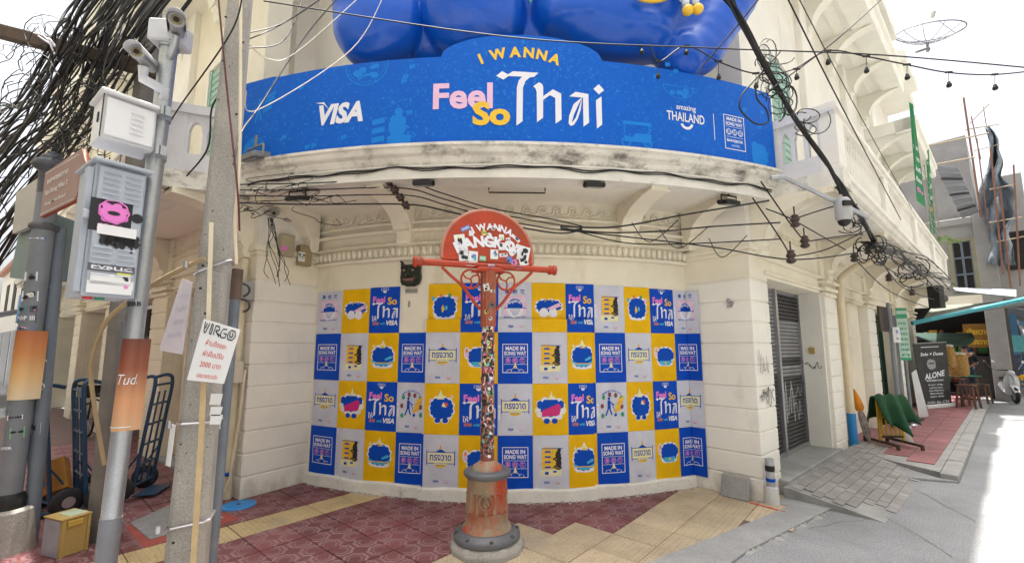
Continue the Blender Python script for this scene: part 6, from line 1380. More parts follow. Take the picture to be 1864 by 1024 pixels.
for i in range(46):
    cx, cy = rd.uniform(40, 250), rd.uniform(40, 250); cx = min(cx, 260-cy*.3); Y = rd.uniform(3.6, 4.3); rx = rd.uniform(8, 38); ry = rd.uniform(8, 45); a0 = rd.random()*6
    pts = [dp(cx+rx*math.cos(a0+b)+b*rd.uniform(-1, 2), cy+ry*math.sin(a0+b)+b*2, Y+.03*math.sin(b*2)) for b in [j*.5 for j in range(rd.randint(7, 18))]]
    mb.tube(pts, rd.choice([.003, .004, .005]), 4, cap=False)
for i in range(60):
    x, y = rd.uniform(20, 290), rd.uniform(20, 330); x = min(x, 300-y*.35); Y = rd.uniform(3.6, 4.5)
    pts = [dp(x, y, Y)]; 
    for j in range(7): x += rd.uniform(-26, 14); y += rd.uniform(-8, 30); pts.append(dp(x, y, Y+rd.uniform(-.1, .1)))
    mb.tube(spline(pts, 4), .004, 4, cap=False)
tag(mb.build('cable_tangle', black, fixn=False), 'loose black wire tangle and loops around the timber cross-arm', 'cable tangle', kind='stuff')
cable([(-60, 300, 5), (150, 245, 4), (270, 100, 3.4), (390, -60, 3.0)], .013, 'thickest black cable passing in front of the white cabinet')
cable([(60, 60, 3.9), (85, 70, 3.8), (104, 110, 3.8), (88, 70, 3.8), (100, 85, 3.8), (70, 66, 3.9)], .008, 'loop of pale lilac cable tied on the timber cross-arm', m=mat('lilac_cable', (.60, .58, .68), .5, .1, 5))
cable([(396, -20, 2.6), (412, 150, 2.6), (432, 340, 2.58), (436, 420, 2.6)], .006, 'thin dark red cable hanging down the concrete pole face', m=mat('dark_red_cable', (.10, .015, .02), .5, .1, 5))
cable([(443, -20, 2.5), (420, 60, 2.6), (330, 190, 3.0), (308, 225, 3.2)], .005, 'thin black wire slanting left from the concrete pole top')
cable([(440, -10, 2.9), (405, 150, 2.9), (385, 200, 2.95), (378, 270, 3.0), (340, 320, 3.4)], .006, 'black wire curling down the left side of the concrete pole')
cable([(425, 300, 2.62), (440, 240, 2.75), (475, 190, 3.2), (560, 60, 3.6), (640, -30, 3.8)], .006, 'grey wire rising right from the concrete pole across the banner end', m=cab_c[2])
for i, (y0, y1, x1, y2) in enumerate(((60, 40, 610, -20), (72, 40, 640, -40), (88, 70, 560, -30))): cable([(452, y0, 3.0), (520, y1, 3.3), (x1, y2, 3.6)], .0045, 'dark wire fanning right from the concrete pole top, '+['upper', 'middle', 'lower'][i]+' of three', 'wires fanning from the pole top')
for i, p in enumerate((((448, 165, 3.0), (470, 200, 3.1), (640, 90, 3.6), (700, -10, 3.8)), ((452, 80, 3.0), (490, 108, 3.2), (540, 95, 3.4), (660, -10, 3.8)))): cable(p, .0038, ['lower', 'upper'][i]+' of two sagging cream wires beside the concrete pole top', 'cream wires by the pole top', m=mat('cream_wire', (.60, .56, .48), .5, .1, 5))
cable([(438, 0, 2.62), (436, 280, 2.6), (428, 400, 2.6), (430, 480, 2.62)], .010, 'cream conduit running down the right edge of the concrete pole', m=pvc_w)
# wires under the balcony, through the insulator rack, to the right
RK = dp(722, 350, 4.55); t = thing('insulator_rack', 'rusty iron insulator rack under the balcony left of the red sign', 'insulator rack', RK)
ax_ = V(.55, .1, -.75).normalized()
mb = MB(); mb.bar(RK-ax_*.16, RK+ax_*.22, .03, .03); mb.build('strap', mat('rack_iron', (.07, .05, .04), .8, .2, 9), t)
for i in range(4): mb = MB(); c = RK+ax_*(-.12+.10*i)+V(0, -.03, 0); mb.lathe(c-ax_*.035, [(.02, 0), (.042, .01), (.042, .025), (.026, .035), (.042, .045), (.042, .06), (.02, .07)], 12, axis=ax_); mb.build('insulator', mat('brown_porcelain', (.045, .025, .02), .35, .2, 9), t)
GW = 'service wires strung under the balcony'
for i, (yl, yr, yk) in enumerate(((333, 328, 378), (343, 342, 386), (353, 355, 395), (366, 372, 402))):
    o = ['top', 'second', 'third', 'lowest'][i]
    cable([(425, yl+3, 4.4), (560, (yl+yr)/2+3, 4.5), (722+i*6, yr, 4.52), (800+i*4, (yr+yk)/2-3, 4.55), (890, yk, 4.6), (1010, yk+22, 4.6), (1060, 412+i*2, 4.6)], .007+.002*(i == 3), o+' of four black wires running through the insulator rack', GW)
for i, p in enumerate((((1020, 412, 4.6), (1120, 413, 4.6), (1250, 390, 4.6), (1400, 365, 4.5)), ((1020, 415, 4.6), (1100, 423, 4.6), (1200, 421, 4.6), (1300, 412, 4.6), (1420, 405, 4.6)), ((1020, 418, 4.6), (1150, 432, 4.6), (1300, 450, 4.6), (1440, 472, 4.6), (1560, 460, 5)), ((1030, 415, 4.6), (1140, 442, 4.6), (1260, 443, 4.6), (1420, 435, 4.6)))):
    cable(p, .010-.001*i, ['top', 'second', 'lowest', 'third'][i]+' of four black wires spreading right from behind the red sign', 'wires spreading right behind the sign')
mb = MB()
for i in range(16):
    x = rd.uniform(440, 560); y = rd.uniform(330, 400); pts = [dp(x, y, 4.5)]
    for j in range(5): x += rd.uniform(-20, 45); y += rd.uniform(-12, 14); pts.append(dp(x, y, 4.5+rd.uniform(-.05, .05)))
    mb.tube(spline(pts, 4), .004, 4, cap=False)
for i in range(8):
    x = rd.uniform(480, 500); y = 395; pts = [dp(x, y, 4.95)]
    for j in range(5): x += rd.uniform(-8, 12); y += rd.uniform(12, 32); pts.append(dp(x, y, 4.95))
    mb.tube(spline(pts, 4), .004, 4, cap=False)
for (x0, x1, yb) in ((1150, 1235, 440), (1290, 1360, 468), (1200, 1290, 452)): mb.tube(spline([dp(x0, yb-35, 4.58), dp((x0+x1)/2-10, yb, 4.58), dp(x1, yb-40, 4.58)], 6), .005, 4, cap=False)
tag(mb.build('cable_tangle', black, fixn=False), 'thin loose wires dangling around the boxes on the left pier', 'cable tangle', kind='stuff')

a, b = BAL.hit(890, 326, -.35), BAL.hit(992, 328, -.35); mb = MB(); pa, pb = BAL.P(a[0], 3.40, -.35), BAL.P(b[0], 3.40, -.35)
mb.tube([pa+V(0, 0, .055), pa, pb, pb+V(0, 0, .055)], .009, 6, sm=False); tag(mb.build('hanging_bar', mat('rack_iron', (0, 0, 0))), 'rusty bar fixed under the curved balcony above the red sign', 'bar')
# ================================================================== RIGHT STREET
def hitS(x, y, s_):                              # sight line onto the plane across the street at distance s_
    r = ray(x, y); q = FR.O+FR.u*s_; t = (q.x*FR.u.x+q.y*FR.u.y)/(r.x*FR.u.x+r.y*FR.u.y); p = V(r.x*t, r.y*t, 0)-FR.O
    return p.x*FR.n.x+p.y*FR.n.y, EYE+r.z*t
SZ = .096
# pier foot: pipe stub, slab, hose
c = gp(1406, 919); t = thing('drain_pipe', 'short grey drain pipe with black tape in the foot of right pier', 'pipe', (c.x, c.y, 0))
mb = MB(); mb.lathe((c.x, c.y, .0), [(.075, .0), (.07, .19), (.06, .20)], 16); mb.build('cement_collar', mat('pale_cement', (.52, .51, .49), .9, .1, 8, .4), t)
mb = MB(); mb.lathe((c.x, c.y, .19), [(.045, 0), (.045, .30), (.036, .30), (.036, .2)], 16); mb.build('pipe', mat('grey_pvc', (.33, .33, .34), .5, .15, 7), t)
for z, h, m in ((.36, .06, black), (.25, .035, i_blue)): mb = MB(); mb.lathe((c.x, c.y, z), [(.047, 0), (.049, h*.5), (.047, h)], 16); mb.build('tape', m, t)
n = V(nPR.x, nPR.y, 0); a = FR.O+dR*.42+n*.10; mb = MB(); mb.obox(a+V(0, 0, .016), -dR*.30, n*.045, V(0, 0, .24)-n*.07); tag(mb.build('concrete_slab', kerb_m, bevel=.01), 'small grey concrete slab leaning against the foot of right pier', 'slab')
mb = MB(); mb.tube(spline([gp(1365, 914, .02), gp(1390, 920, .022), gp(1430, 931, .025)], 5), .006, 6); tag(mb.build('hose', i_red), 'short red hose end lying at the foot of right pier', 'hose')
mb = MB(); t0 = V(*WR, 0)
for (x, y) in ((1330, 552),):
    r = ray(x, y); q_ = FR.O; tt = (q_.x*nPR.x+q_.y*nPR.y)/(r.x*nPR.x+r.y*nPR.y); cc = V(r.x*tt, r.y*tt, r.z*tt+EYE)
    for i in range(6): mb.sphere(cc+V(random.uniform(-.04, .04), -.01, random.uniform(-.04, .04)), random.uniform(.015, .03), 6)
mb.build('broken_plaster', kerb_m, B)
# drainpipe and shopfront odds
t = thing('downpipe', 'cream downpipe with a blue lower sleeve right of the roller shutter', 'pipe', FR.P(3.7, .08, SZ))
mb = MB(); mb.tube([FR.P(3.72, .085, SZ)]+spline([FR.P(3.72, .085, .8), FR.P(3.72, .085, 2.65), FR.P(3.72, .10, 2.85), FR.P(3.72, .35, 3.05), FR.P(3.72, .6, 3.15), FR.P(3.72, .62, 3.45)], 5), .058, 14); mb.build('pipe', mat('cream_downpipe', (.70, .60, .42), .5, .1, 4), t)
mb = MB(); mb.tube([FR.P(3.72, .085, SZ), FR.P(3.72, .085, .62)], .066, 14); mb.build('blue_sleeve', pvc_b, t)
c = gp(1489, 806, .17); t = thing('paint_bucket', 'white paint bucket holding a blue tube beside the roller shutter', 'bucket', c)
mb = MB(); mb.lathe(c, [(.10, 0), (.115, .20), (.122, .205), (.122, .225), (.112, .225), (.10, .03)], 18); mb.build('pail', mat('stained_white_plastic', (.50, .50, .50), .5, .15, 8, stain=(.3, .26, .2), stain_amt=.2, stain_scale=9), t)
mb = MB(); mb.lathe(c, [(.118, .07), (.120, .14)], 18); mb.build('label_band', mat('faded_label', (.45, .42, .42), .5, .3, 16), t)
mb = MB(); mb.tube([c+V(-.03, 0, .02), c+V(-.07, .03, .50)], .038, 12); mb.build('blue_tube', pvc_b, t)
# closed orange parasol leaning on the wall
a, b = FR.P(4.12, .22, SZ), FR.P(3.98, .10, 1.0); t = thing('parasol', 'closed orange parasol leaning on the cream wall by the downpipe', 'parasol', a); ax_ = (b-a).normalized(); Ln = (b-a).length
mb = MB(); mb.tube([a, b], .012, 6); mb.build('pole', steel, t)
mb = MB(); mb.lathe(a, [(.012, Ln*1.0), (.05, Ln*.85), (.075, Ln*.66), (.05, Ln*.60)], 14, axis=ax_, flute=7, depth=.3); mb.build('canopy', mat('orange_fabric', (.75, .27, .02), .7, .1, 7), t)
mb = MB(); mb.lathe(a, [(.03, Ln*.05), (.06, Ln*.2), (.065, Ln*.45), (.045, Ln*.58)], 14, axis=ax_, flute=5, depth=.25); mb.build('printed_sleeve', mat('printed_sleeve', (.40, .33, .30), .6, .6, 16, stain=(.05, .2, .45), stain_amt=.35, stain_scale=10), t)
# yellow barrier under a green cloth
c = FR.P(4.22, .50, SZ); du = (FR.u*.72+FR.n*.69).normalized(); dv = V(du.y, -du.x, 0); t = thing('barrier', 'low barrier with yellow slats and brown feet under a green cloth', 'barrier', c)
q = lambda x, y, z: c+du*x+dv*y+V(0, 0, z)
yb = mat('yellow_painted_slat', (.55, .34, .02), .5, .2, 8)
for i in range(5): x = -.16+i*.073; mb = MB(); mb.obox(q(x, 0, .14), du*.03, dv*.015, V(0, 0, .62)); mb.build('slat', yb, t)
for z in (.13, .44, .76): mb = MB(); mb.obox(q(-.19, -.01, z), du*.38, dv*.03, V(0, 0, .035)); mb.build('rail', wood if z < .2 else yb, t)
for x in (-.2, .17): 
    mb = MB(); mb.obox(q(x, -.36, .05), du*.035, dv*.72, V(0, 0, .035)); mb.obox(q(x, -.36, 0), du*.035, dv*.035, V(0, 0, .05)); mb.obox(q(x, .33, 0), du*.035, dv*.035, V(0, 0, .05)); mb.build('foot', wood, t); mb = MB(); mb.obox(q(x, -.01, .05), du*.03, dv*.03, V(0, 0, .75)); mb.build('upright', yb, t)
mb = MB(); nu, nv = 22, 20; vs = []
for i in range(nu+1):
    x = -.25+.50*i/nu
    for j in range(nv+1):
        k = (j/nv-.5)*2; hem = .47+.08*math.sin(x*13+1.5*(k > 0))+.05*math.sin(x*29)
        y = math.copysign(.035+abs(k)*hem*.55*(.8+.35*math.sin(x*27+k)), k) if abs(k) > .08 else k*.4
        z = .83-abs(k)**1.25*hem*1.05-.05*abs(x)**2*4+.016*math.sin(x*34+k*5); vs.append(q(x, y, z))
mb.add(vs, [(i*(nv+1)+j, i*(nv+1)+j+1, (i+1)*(nv+1)+j+1, (i+1)*(nv+1)+j) for i in range(nu) for j in range(nv)], 0, True)
o = mb.build('green_cloth', mat('dark_green_cloth', (.009, .065, .024), .85, .25, 6, .3, 70), fixn=False); tag(o, 'dark green cloth draped over the yellow slatted barrier', 'cloth'); so_ = o.modifiers.new('thickness', 'SOLIDIFY'); so_.thickness = .006
# sign poles
def post(px, py, ptx, pty, r, Z=SZ):
    b = gp(px, py, Z); tz = dp(ptx, pty, b.y).z; return b, V(b.x, b.y, tz)
b, tp = post(1643, 803, 1622, 556, .03)
t = thing('sign_pole', 'grey sign pole with a brown square sign seen from behind', 'signpost', b); dk = mat('dark_brown_sign', (.045, .028, .024), .6, .1, 5)
mb = MB(); mb.tube([b, tp+V(0, 0, .05)], .032, 12); mb.build('pole', grey_post, t)
mb = MB(); mb.lathe(b, [(.15, 0), (.10, .12), (.06, .16)], 10); mb.build('cement_foot', pole_con, t)
k = 1; a_ = V(tp.x, tp.y+.06, tp.z); uu = V(.80, .60, 0)
mb = MB(); mb.obox(a_-uu*.40-V(0, 0, .46), uu*.80, V(-.6, .8, 0)*.03, V(0, 0, .44)); mb.build('sign_board', dk, t)
mb = MB(); mb.obox(V(b.x-.02, b.y-.05, dp(1634, 623, b.y).z), V(.17, .06, 0), V(.01, -.012, 0), V(0, 0, .27)); mb.build('white_plate', mat('white_plate', (.6, .6, .6), .5, .2, 12), t)
pr = Print(); o2 = V(b.x-.02, b.y-.064, dp(1634, 623, b.y).z); pr.text('P', .5, .55, .35, i_blue, bold=.05).text('ห้าม', .5, .2, .2, i_blk, res=1); mb = MB(); M = []; pr.wrap(mb, M, flat_fn(o2+V(.012, 0, 0), V(.17, .06, 0), V(0, 0, .27), V(.3, -.95, 0))); mb.build('lettering', M, t, fixn=False)
for (px, py, lab) in ((1650, 777, 'nearer of two thin grey poles with the tall green and white sign'), (1661, 773, 'farther of two thin grey poles beside the leaning white board')):
    b, tp = post(px, py, px-7, 600, .03); t = thing('sign_pole', lab, 'signpost', b); mb = MB(); mb.tube([b, tp+V(0, 0, .3)], .028, 10); mb.build('pole', grey_post, t)
    mb = MB(); mb.lathe(b, [(.09, 0), (.05, .03)], 10); mb.build('base_plate', steel, t)
    if px == 1650:
        z0, z1 = dp(1655, 655, b.y).z, dp(1655, 561, b.y).z; uu = V(.55, -.28, 0)*.28; oo = V(b.x-.02, b.y-.06, z0)
        mb = MB(); mb.obox(oo, uu, V(.02, .04, 0), V(0, 0, z1-z0)); mb.build('sign_board', mat('pale_green_sign', (.42, .58, .50), .5, .1, 9), t)
        pr = Print(); pr.rect(.0, 1, .0, .05, i_grn).rect(0, 1, .95, 1., i_grn).rect(0, 1, .80, .88, i_grn)
        for i in range(7): pr.text('ทรงวาดซอยตรอก'[i*2:i*2+2], .5, .68-.1*i, .075, i_grn, bold=.02, res=1, width=.7)
        mb = MB(); M = []; pr.wrap(mb, M, flat_fn(oo, uu, V(0, 0, z1-z0), V(-.45, -.89, 0).normalized()), lay0=.003); mb.build('sign_print', M, t, fixn=False)['kind'] = 'stuff'
# leaning board, roll-up banner, mat
a = gp(1673, 760, SZ); b = gp(1691, 757, SZ); mb = MB(); tpz = dp(1665, 674, a.y+.35).z
tl_ = dp(1659, 678, a.y+.3); tr_ = dp(1668, 672, a.y+.35); mb.add([a, b, tr_, tl_, a+V(.03, .05, 0), b+V(.03, .05, 0), tr_+V(.03, .05, 0), tl_+V(.03, .05, 0)], [(0, 1, 2, 3), (7, 6, 5, 4), (0, 4, 5, 1), (1, 5, 6, 2), (2, 6, 7, 3), (3, 7, 4, 0)]); tag(mb.build('leaning_board', mat('grey_white_board', (.55, .55, .56), .6, .12, 4), bevel=.004), 'tall narrow white board leaning left of the black exhibition banner', 'board')
c = gp(1708, 741, SZ); A = dp(1662, 625, c.y-.25); Bq = dp(1722, 622, c.y+.25); Cq = dp(1733, 738, c.y+.25); Dq = dp(1682, 741, c.y-.25)
t = thing('rollup_banner', 'black roll-up exhibition banner reading ALONE on the pink pavement', 'banner', (c.x, c.y, SZ)); n = (Bq-A).cross(Dq-A).normalized(); n = n if n.y < 0 else -n
mb = MB(); P_ = [A, Bq, Cq, Dq]; mb.add(P_+[p-n*.012 for p in P_], [(0, 1, 2, 3), (7, 6, 5, 4)]+[(i, i+4, (i+1) % 4+4, (i+1) % 4) for i in range(4)])
M = [mat('dark_photo_print', (.022, .023, .023), .55, .7, 5, stain=(.10, .09, .06), stain_amt=.3, stain_scale=3.5)]; i_gry = mat('ink_grey', (.30, .30, .30), .5, .3, 18)
pr = Print(); pr.rect(.2, .75, .93, .94, i_white); pr.text('Solo × Duets', .5, .80, .07, i_white, bold=.02, shear=.3, width=.7); pr.scallop(.45, .66, .13, .075, 5, .1, i_gry, 1); pr.rect(.36, .54, .665, .685, i_blk, 2); pr.text('ALONE', .5, .45, .12, i_white, bold=.03, shear=.2, width=.66, rot=.08); pr.text('EXHIBITION', .5, .395, .035, i_white, bold=.03, width=.55)
for i in range(5): pr.text(['20 April - 25 May', 'opening party', 'Song Wat Road', 'Bangkok', 'open daily'][i], .5, .33-.045*i, .032, i_white, bold=.02, shear=.2, width=.5-.04*(i % 2))
pr.text('solo by CH', .5, .055, .06, i_white, bold=.0, shear=.3, width=.75); pr.wrap(mb, M, lambda u, v, d: A.lerp(Bq, u).lerp(Dq.lerp(Cq, u), 1-v)+n*d, lay0=.004); mb.build('printed_sheet', M, t, fixn=False)
mb = MB(); mb.obox(V(Dq.x, Dq.y, SZ)+n*.09, Cq-Dq-V(0, 0, (Cq-Dq).z), -n*.18, V(0, 0, .09)); mb.build('cassette', white, t, bevel=.01)
mb = MB(); mb.bar(A, Bq, .03, .03); mb.build('top_rail', steel, t)
mb = MB(); q4 = [gp(1634, 764, SZ+.012), gp(1655, 757, SZ+.012), gp(1684, 762, SZ+.012), gp(1662, 770, SZ+.012)]; mb.prism([(p.x, p.y) for p in q4], lambda x, y, z: V(x, y, z), SZ+.0155, SZ+.028); tag(mb.build('door_mat', mat('charcoal_mat', (.05, .052, .06), .95, .2, 20, .5)), 'charcoal door mat on the pink pavement by the sign poles', 'mat')
# snacks, stools, table, person
snack = mat('yellow_snacks', (.42, .23, .05), .6, .6, 22, .8, 40); bagm = mat('clear_bag', (.62, .58, .50), .25, .2, 9)
def bag(px, py0, py1, wpx, Y, label):
    a, b = dp(px, py1, Y), dp(px, py0, Y); r = wpx/2*Y*1.2/FPX; h = b.z-a.z; t = thing('snack_bag', label, 'snack bag', a, 'tall bags of yellow snacks')
    mb = MB(); mb.lathe(a, [(r*.8, 0), (r, h*.1), (r*1.02, h*.5), (r*.96, h*.85), (r*.8, h*.9)], 14, flute=5, depth=.12); mb.build('snacks', snack, t)
    mb = MB(); mb.lathe(a, [(r*.82, h*.88), (r*.95, h*.95), (r*.5, h*1.0)], 14, flute=7, depth=.25); mb.build('bag_top', bagm, t); return t
bag(1727, 626, 668, 18, 12.9, 'tall clear bag of yellow snacks just behind the black banner'); bag(1745, 640, 684, 26, 13.2, 'wider clear bag of yellow snacks right of the black banner')
stw = mat('dark_stool_wood', (.11, .045, .025), .6, .25, 8)
def stool(p, h, w_, label=None, az=0.):
    p = Vector(p); t = thing('wooden_stool', label, 'stool', p, 'dark wooden stools'); mb = MB(); c, s_ = math.cos(az), math.sin(az); X, Y_ = V(c, s_, 0), V(-s_, c, 0)
    mb.obox(p-X*w_/2-Y_*w_/2+V(0, 0, h-.035), X*w_, Y_*w_, V(0, 0, .035)); mb.build('seat', stw, t, bevel=.008)
    for a in (-1, 1):
        for b in (-1, 1): mb = MB(); mb.bar(p+X*a*w_*.52+Y_*b*w_*.52, p+X*a*w_*.38+Y_*b*w_*.38+V(0, 0, h-.03), .035, .035); mb.build('leg', stw, t)
    for a in (-1, 1): mb = MB(); mb.bar(p+X*a*w_*.46-Y_*w_*.46+V(0, 0, h*.4), p+X*a*w_*.46+Y_*w_*.46+V(0, 0, h*.4), .025, .03); mb.build('stretcher', stw, t)
    return t
for (x, y, h, w_, lab) in ((1764, 742, .62, .36, 'nearest dark wooden stool right of the black banner'), (1742, 737, .75, .40, 'dark wooden stool partly behind the black banner edge'), (1787, 733, .55, .36, 'dark wooden stool under the green topped table')):
    stool(gp(x, y, SZ), h, w_, lab, .5)
c = gp(1782, 729, SZ)+V(.1, .5, 0); t = thing('cafe_table', 'small table with green top among the wooden stools', 'table', c)
mb = MB(); mb.obox(c+V(-.4, -.3, .70), V(.8, .1, 0), V(-.08, .6, 0), V(0, 0, .03)); mb.build('tabletop', mat('green_tabletop', (.02, .20, .08), .5, .1, 5), t)
for a, b in ((-.32, -.2), (.32, -.12), (-.38, .2), (.28, .28)): mb = MB(); mb.bar(c+V(a, b, 0), c+V(a, b, .70), .04, .04); mb.build('leg', stw, t)
# a person seen from behind, black T-shirt
def person(c, label):
    c = Vector(c); t = thing('person', label, 'person', c)
    J = {'pelvis': (0, 0, .93), 'spine': (0, .01, 1.12), 'chest': (0, .02, 1.32), 'neck': (0, .01, 1.47), 'head': (0, -.01, 1.58), 'crown': (0, -.01, 1.69),
         'hl': (-.10, 0, .90), 'kl': (-.12, -.02, .50), 'al': (-.12, .02, .09), 'tl': (-.13, -.12, .04), 'hr': (.10, 0, .90), 'kr': (.12, .0, .50), 'ar': (.12, .04, .09), 'tr': (.14, -.10, .04),
         'sl': (-.19, .01, 1.39), 'el': (-.26, .0, 1.12), 'wl': (-.20, -.22, .98), 'fl': (-.17, -.30, .97), 'sr': (.19, .01, 1.39), 'er': (.27, .0, 1.12), 'wr': (.22, -.22, 1.0), 'fr': (.19, -.30, .99)}
    R_ = {'pelvis': .135, 'spine': .125, 'chest': .15, 'neck': .055, 'head': .085, 'crown': .06, 'hl': .095, 'kl': .06, 'al': .04, 'tl': .035, 'hr': .095, 'kr': .06, 'ar': .04, 'tr': .035, 'sl': .065, 'el': .042, 'wl': .03, 'fl': .035, 'sr': .065, 'er': .042, 'wr': .03, 'fr': .035}
    E_ = [('pelvis', 'spine'), ('spine', 'chest'), ('chest', 'neck'), ('neck', 'head'), ('head', 'crown')]+[(a, b) for s_ in 'lr' for a, b in (('pelvis', 'h'+s_), ('h'+s_, 'k'+s_), ('k'+s_, 'a'+s_), ('a'+s_, 't'+s_), ('chest', 's'+s_), ('s'+s_, 'e'+s_), ('e'+s_, 'w'+s_), ('w'+s_, 'f'+s_))]
    def skin(name, keys, m, grow=0., sub=2):
        ks = [k for k in J if k in keys]; me = D.meshes.new(name); me.from_pydata([(J[k][0], -J[k][1], J[k][2]) for k in ks], [(ks.index(a), ks.index(b)) for a, b in E_ if a in ks and b in ks], [])
        o = D.objects.new(name, me); COL.objects.link(o); o.parent = t; me.materials.append(m)
        md = o.modifiers.new('skin', 'SKIN'); md.use_smooth_shade = True
        for i, k in enumerate(ks): me.skin_vertices[0].data[i].radius = (R_[k]+grow, (R_[k]+grow)*(.72 if k in ('chest', 'spine', 'pelvis') else 1)); me.skin_vertices[0].data[i].use_root = (k == ks[0])
        s2 = o.modifiers.new('smooth', 'SUBSURF'); s2.levels = s2.render_levels = sub; return o
    skin('body', list(J), mat('warm_skin', (.34, .17, .10), .6, .1, 6)); skin('t_shirt', ['pelvis', 'spine', 'chest', 'sl', 'sr', 'el', 'er'], mat('black_cotton', (.012, .012, .014), .9, .2, 6), .022)
    skin('trousers', ['pelvis', 'hl', 'kl', 'al', 'hr', 'kr', 'ar'], mat('dark_denim', (.03, .045, .075), .9, .2, 6), .018)
    mb = MB(); p = root_loc(t); mb.sphere(p+V(0, -.012, 1.655), .108, 14, sc=(.9, 1.02, 1.05)); mb.build('hair', mat('black_hair', (.01, .009, .008), .6, .2, 30), t)
    mb = MB()
    for s_ in (-1, 1): mb.sphere(p+V(.088*s_, .02, 1.60), .025, 8, sc=(.4, .8, 1.2))
    mb.sphere(p+V(0, .10, 1.59), .018, 8, sc=(.8, 1., 1.2)); o_ = mb.build('ears_and_nose', mat('warm_skin', (0, 0, 0)), t); o_['kind'] = 'stuff'
    t.rotation_euler = (0, 0, -.5); return t
pc = gp(1766, 724, SZ); person(pc, 'person in black T-shirt seen from behind at the cafe tables')
# scooters
def scooter(p, az, label):
    p = Vector(p); t = thing('motor_scooter', label, 'scooter', p, 'scooters parked along the kerb'); a = math.radians(az); f_ = V(math.sin(a), math.cos(a), 0); s_ = V(f_.y, -f_.x, 0); q = lambda x, z, y=0.: p+f_*x+s_*y+V(0, 0, z)
    wm = mat('white_scooter_plastic', (.60, .62, .64), .25, .04, 4, coat=.5)
    for x in (-.58, .62):
        mb = MB(); mb.tube([q(x+.20*math.cos(b), .26+.20*math.sin(b)) for b in [i*math.pi/10 for i in range(21)]], .055, 8); w_ = mb.build('wheel', tyre, t); m2 = MB(); m2.lathe(q(x, .26)-s_*.035, [(.15, 0), (.16, .035), (.15, .07)], 14, axis=s_); m2.build('rim', steel, w_)
    def loft(sec, name, m, sub=2):
        mb = MB(); vs = []; k = 10
        for (x, z, w_, h) in sec: vs += [q(x, z+h*math.sin(b), w_*math.cos(b)) for b in [i*2*math.pi/k for i in range(k)]]
        mb.add(vs, [(i*k+j, i*k+(j+1) % k, (i+1)*k+(j+1) % k, (i+1)*k+j) for i in range(len(sec)-1) for j in range(k)], 0, True); mb.add(vs[:k], [tuple(range(k))]); mb.add(vs[-k:], [tuple(range(k))]); return mb.build(name, m, t)
    loft([(-.85, .68, .03, .03), (-.70, .62, .13, .09), (-.40, .55, .17, .14), (-.15, .48, .16, .15), (.0, .36, .15, .07), (.28, .32, .15, .05)], 'body_shell', wm)
    loft([(.30, .30, .14, .06), (.36, .50, .18, .10), (.42, .75, .17, .10), (.42, .92, .10, .06)], 'leg_shield', wm)
    loft([(.40, .52, .05, .05), (.62, .50, .09, .05), (.84, .36, .07, .03)], 'front_mudguard', wm); loft([(-.75, .73, .08, .03), (-.45, .74, .14, .045), (-.15, .72, .13, .05), (.02, .68, .08, .03)], 'seat', black)
    mb = MB(); mb.tube([q(.60, .27, .07), q(.46, .80, .05), q(.38, 1.0, 0)], .025, 6); mb.tube([q(.60, .27, -.07), q(.46, .80, -.05), q(.38, 1.0, 0)], .025, 6); mb.build('fork', steel, t)
    mb = MB(); mb.tube([q(.28, 1.02, -.34), q(.36, 1.0, -.1), q(.36, 1.0, .1), q(.28, 1.02, .34)], .018, 8); mb.build('handlebar', black, t)
    mb = MB(); mb.sphere(q(.48, .93), .085, 12, sc=(1, 1, .9)); mb.build('headlight', mat('headlamp_glass', (.55, .57, .6), .1, .05, 5), t)
    for y in (-1, 1): mb = MB(); mb.tube([q(.33, 1.02, .2*y), q(.34, 1.22, .30*y)], .007, 5); mb.sphere(q(.34, 1.25, .32*y), .06, 10, sc=(1, .4, .75)); mb.build('mirror', steel, t)
    return t
c = gp(1838, 731); sc0 = scooter(c, 215, 'white scooter nearest the camera at the end of the kerb')
dup(sc0, c+V(.75, .95, 0), label='second white scooter behind the nearest one at the kerb'); dup(sc0, c+V(1.6, 1.9, 0), label='third white scooter farther along the kerb at right edge'); dup(sc0, c+V(2.4, 2.9, 0), label='farthest white scooter along the kerb at the right edge')
# ---------------------------------------------------------------- the grey unfinished building across the end of the balcony
SG = 16.; con_g = mat('raw_grey_concrete', (.33, .32, .31), .9, .18, 1.5, .3, 20, stain=(.18, .16, .14), stain_amt=.25, stain_scale=1.2, streak=2)
U = thing('unfinished_building', 'grey unfinished concrete building with scaffolding past the cream shophouse', 'building', FR.P(SG, 0, 0))
def gb(o0, o1, s0, s1, z0, z1, name, m, par=None, bevel=0.): mb = MB(); mb.fbox(FR, s0, s1, o0, o1, z0, z1); return mb.build(name, m, par or U, bevel)
zA = hitS(1760, 395, SG)[1]; oL = hitS(1700, 450, SG)[0]; oC0 = hitS(1776, 450, SG)[0]; oC1 = hitS(1812, 450, SG)[0]; zTop = hitS(1740, 245, SG)[1]
gb(-6, oC0, SG, SG+9, 3.4, zA, 'side_wall', con_g); gb(oC0, oC1, SG-.12, SG+9, 0, zA+.2, 'concrete_column', con_g, bevel=.02); gb(-6, hitS(1757, 250, SG)[0], SG+.3, SG+9, zA, zTop, 'upper_storey', con_g)
gb(oC1, 2.7, SG+1, SG+9, 3.4, 7.6, 'rear_wing', con_g); gb(oC1+.2, oC1+.7, SG+.95, SG+1.05, 4.3, 5.6, 'wing_opening', dark); gb(-6, oC0, SG-.08, SG+9, zA-.25, zA, 'floor_beam', con_g, bevel=.02); gb(-6, oC0, SG+1.6, SG+9, -.1, 3.4, 'shop_recess', dark)
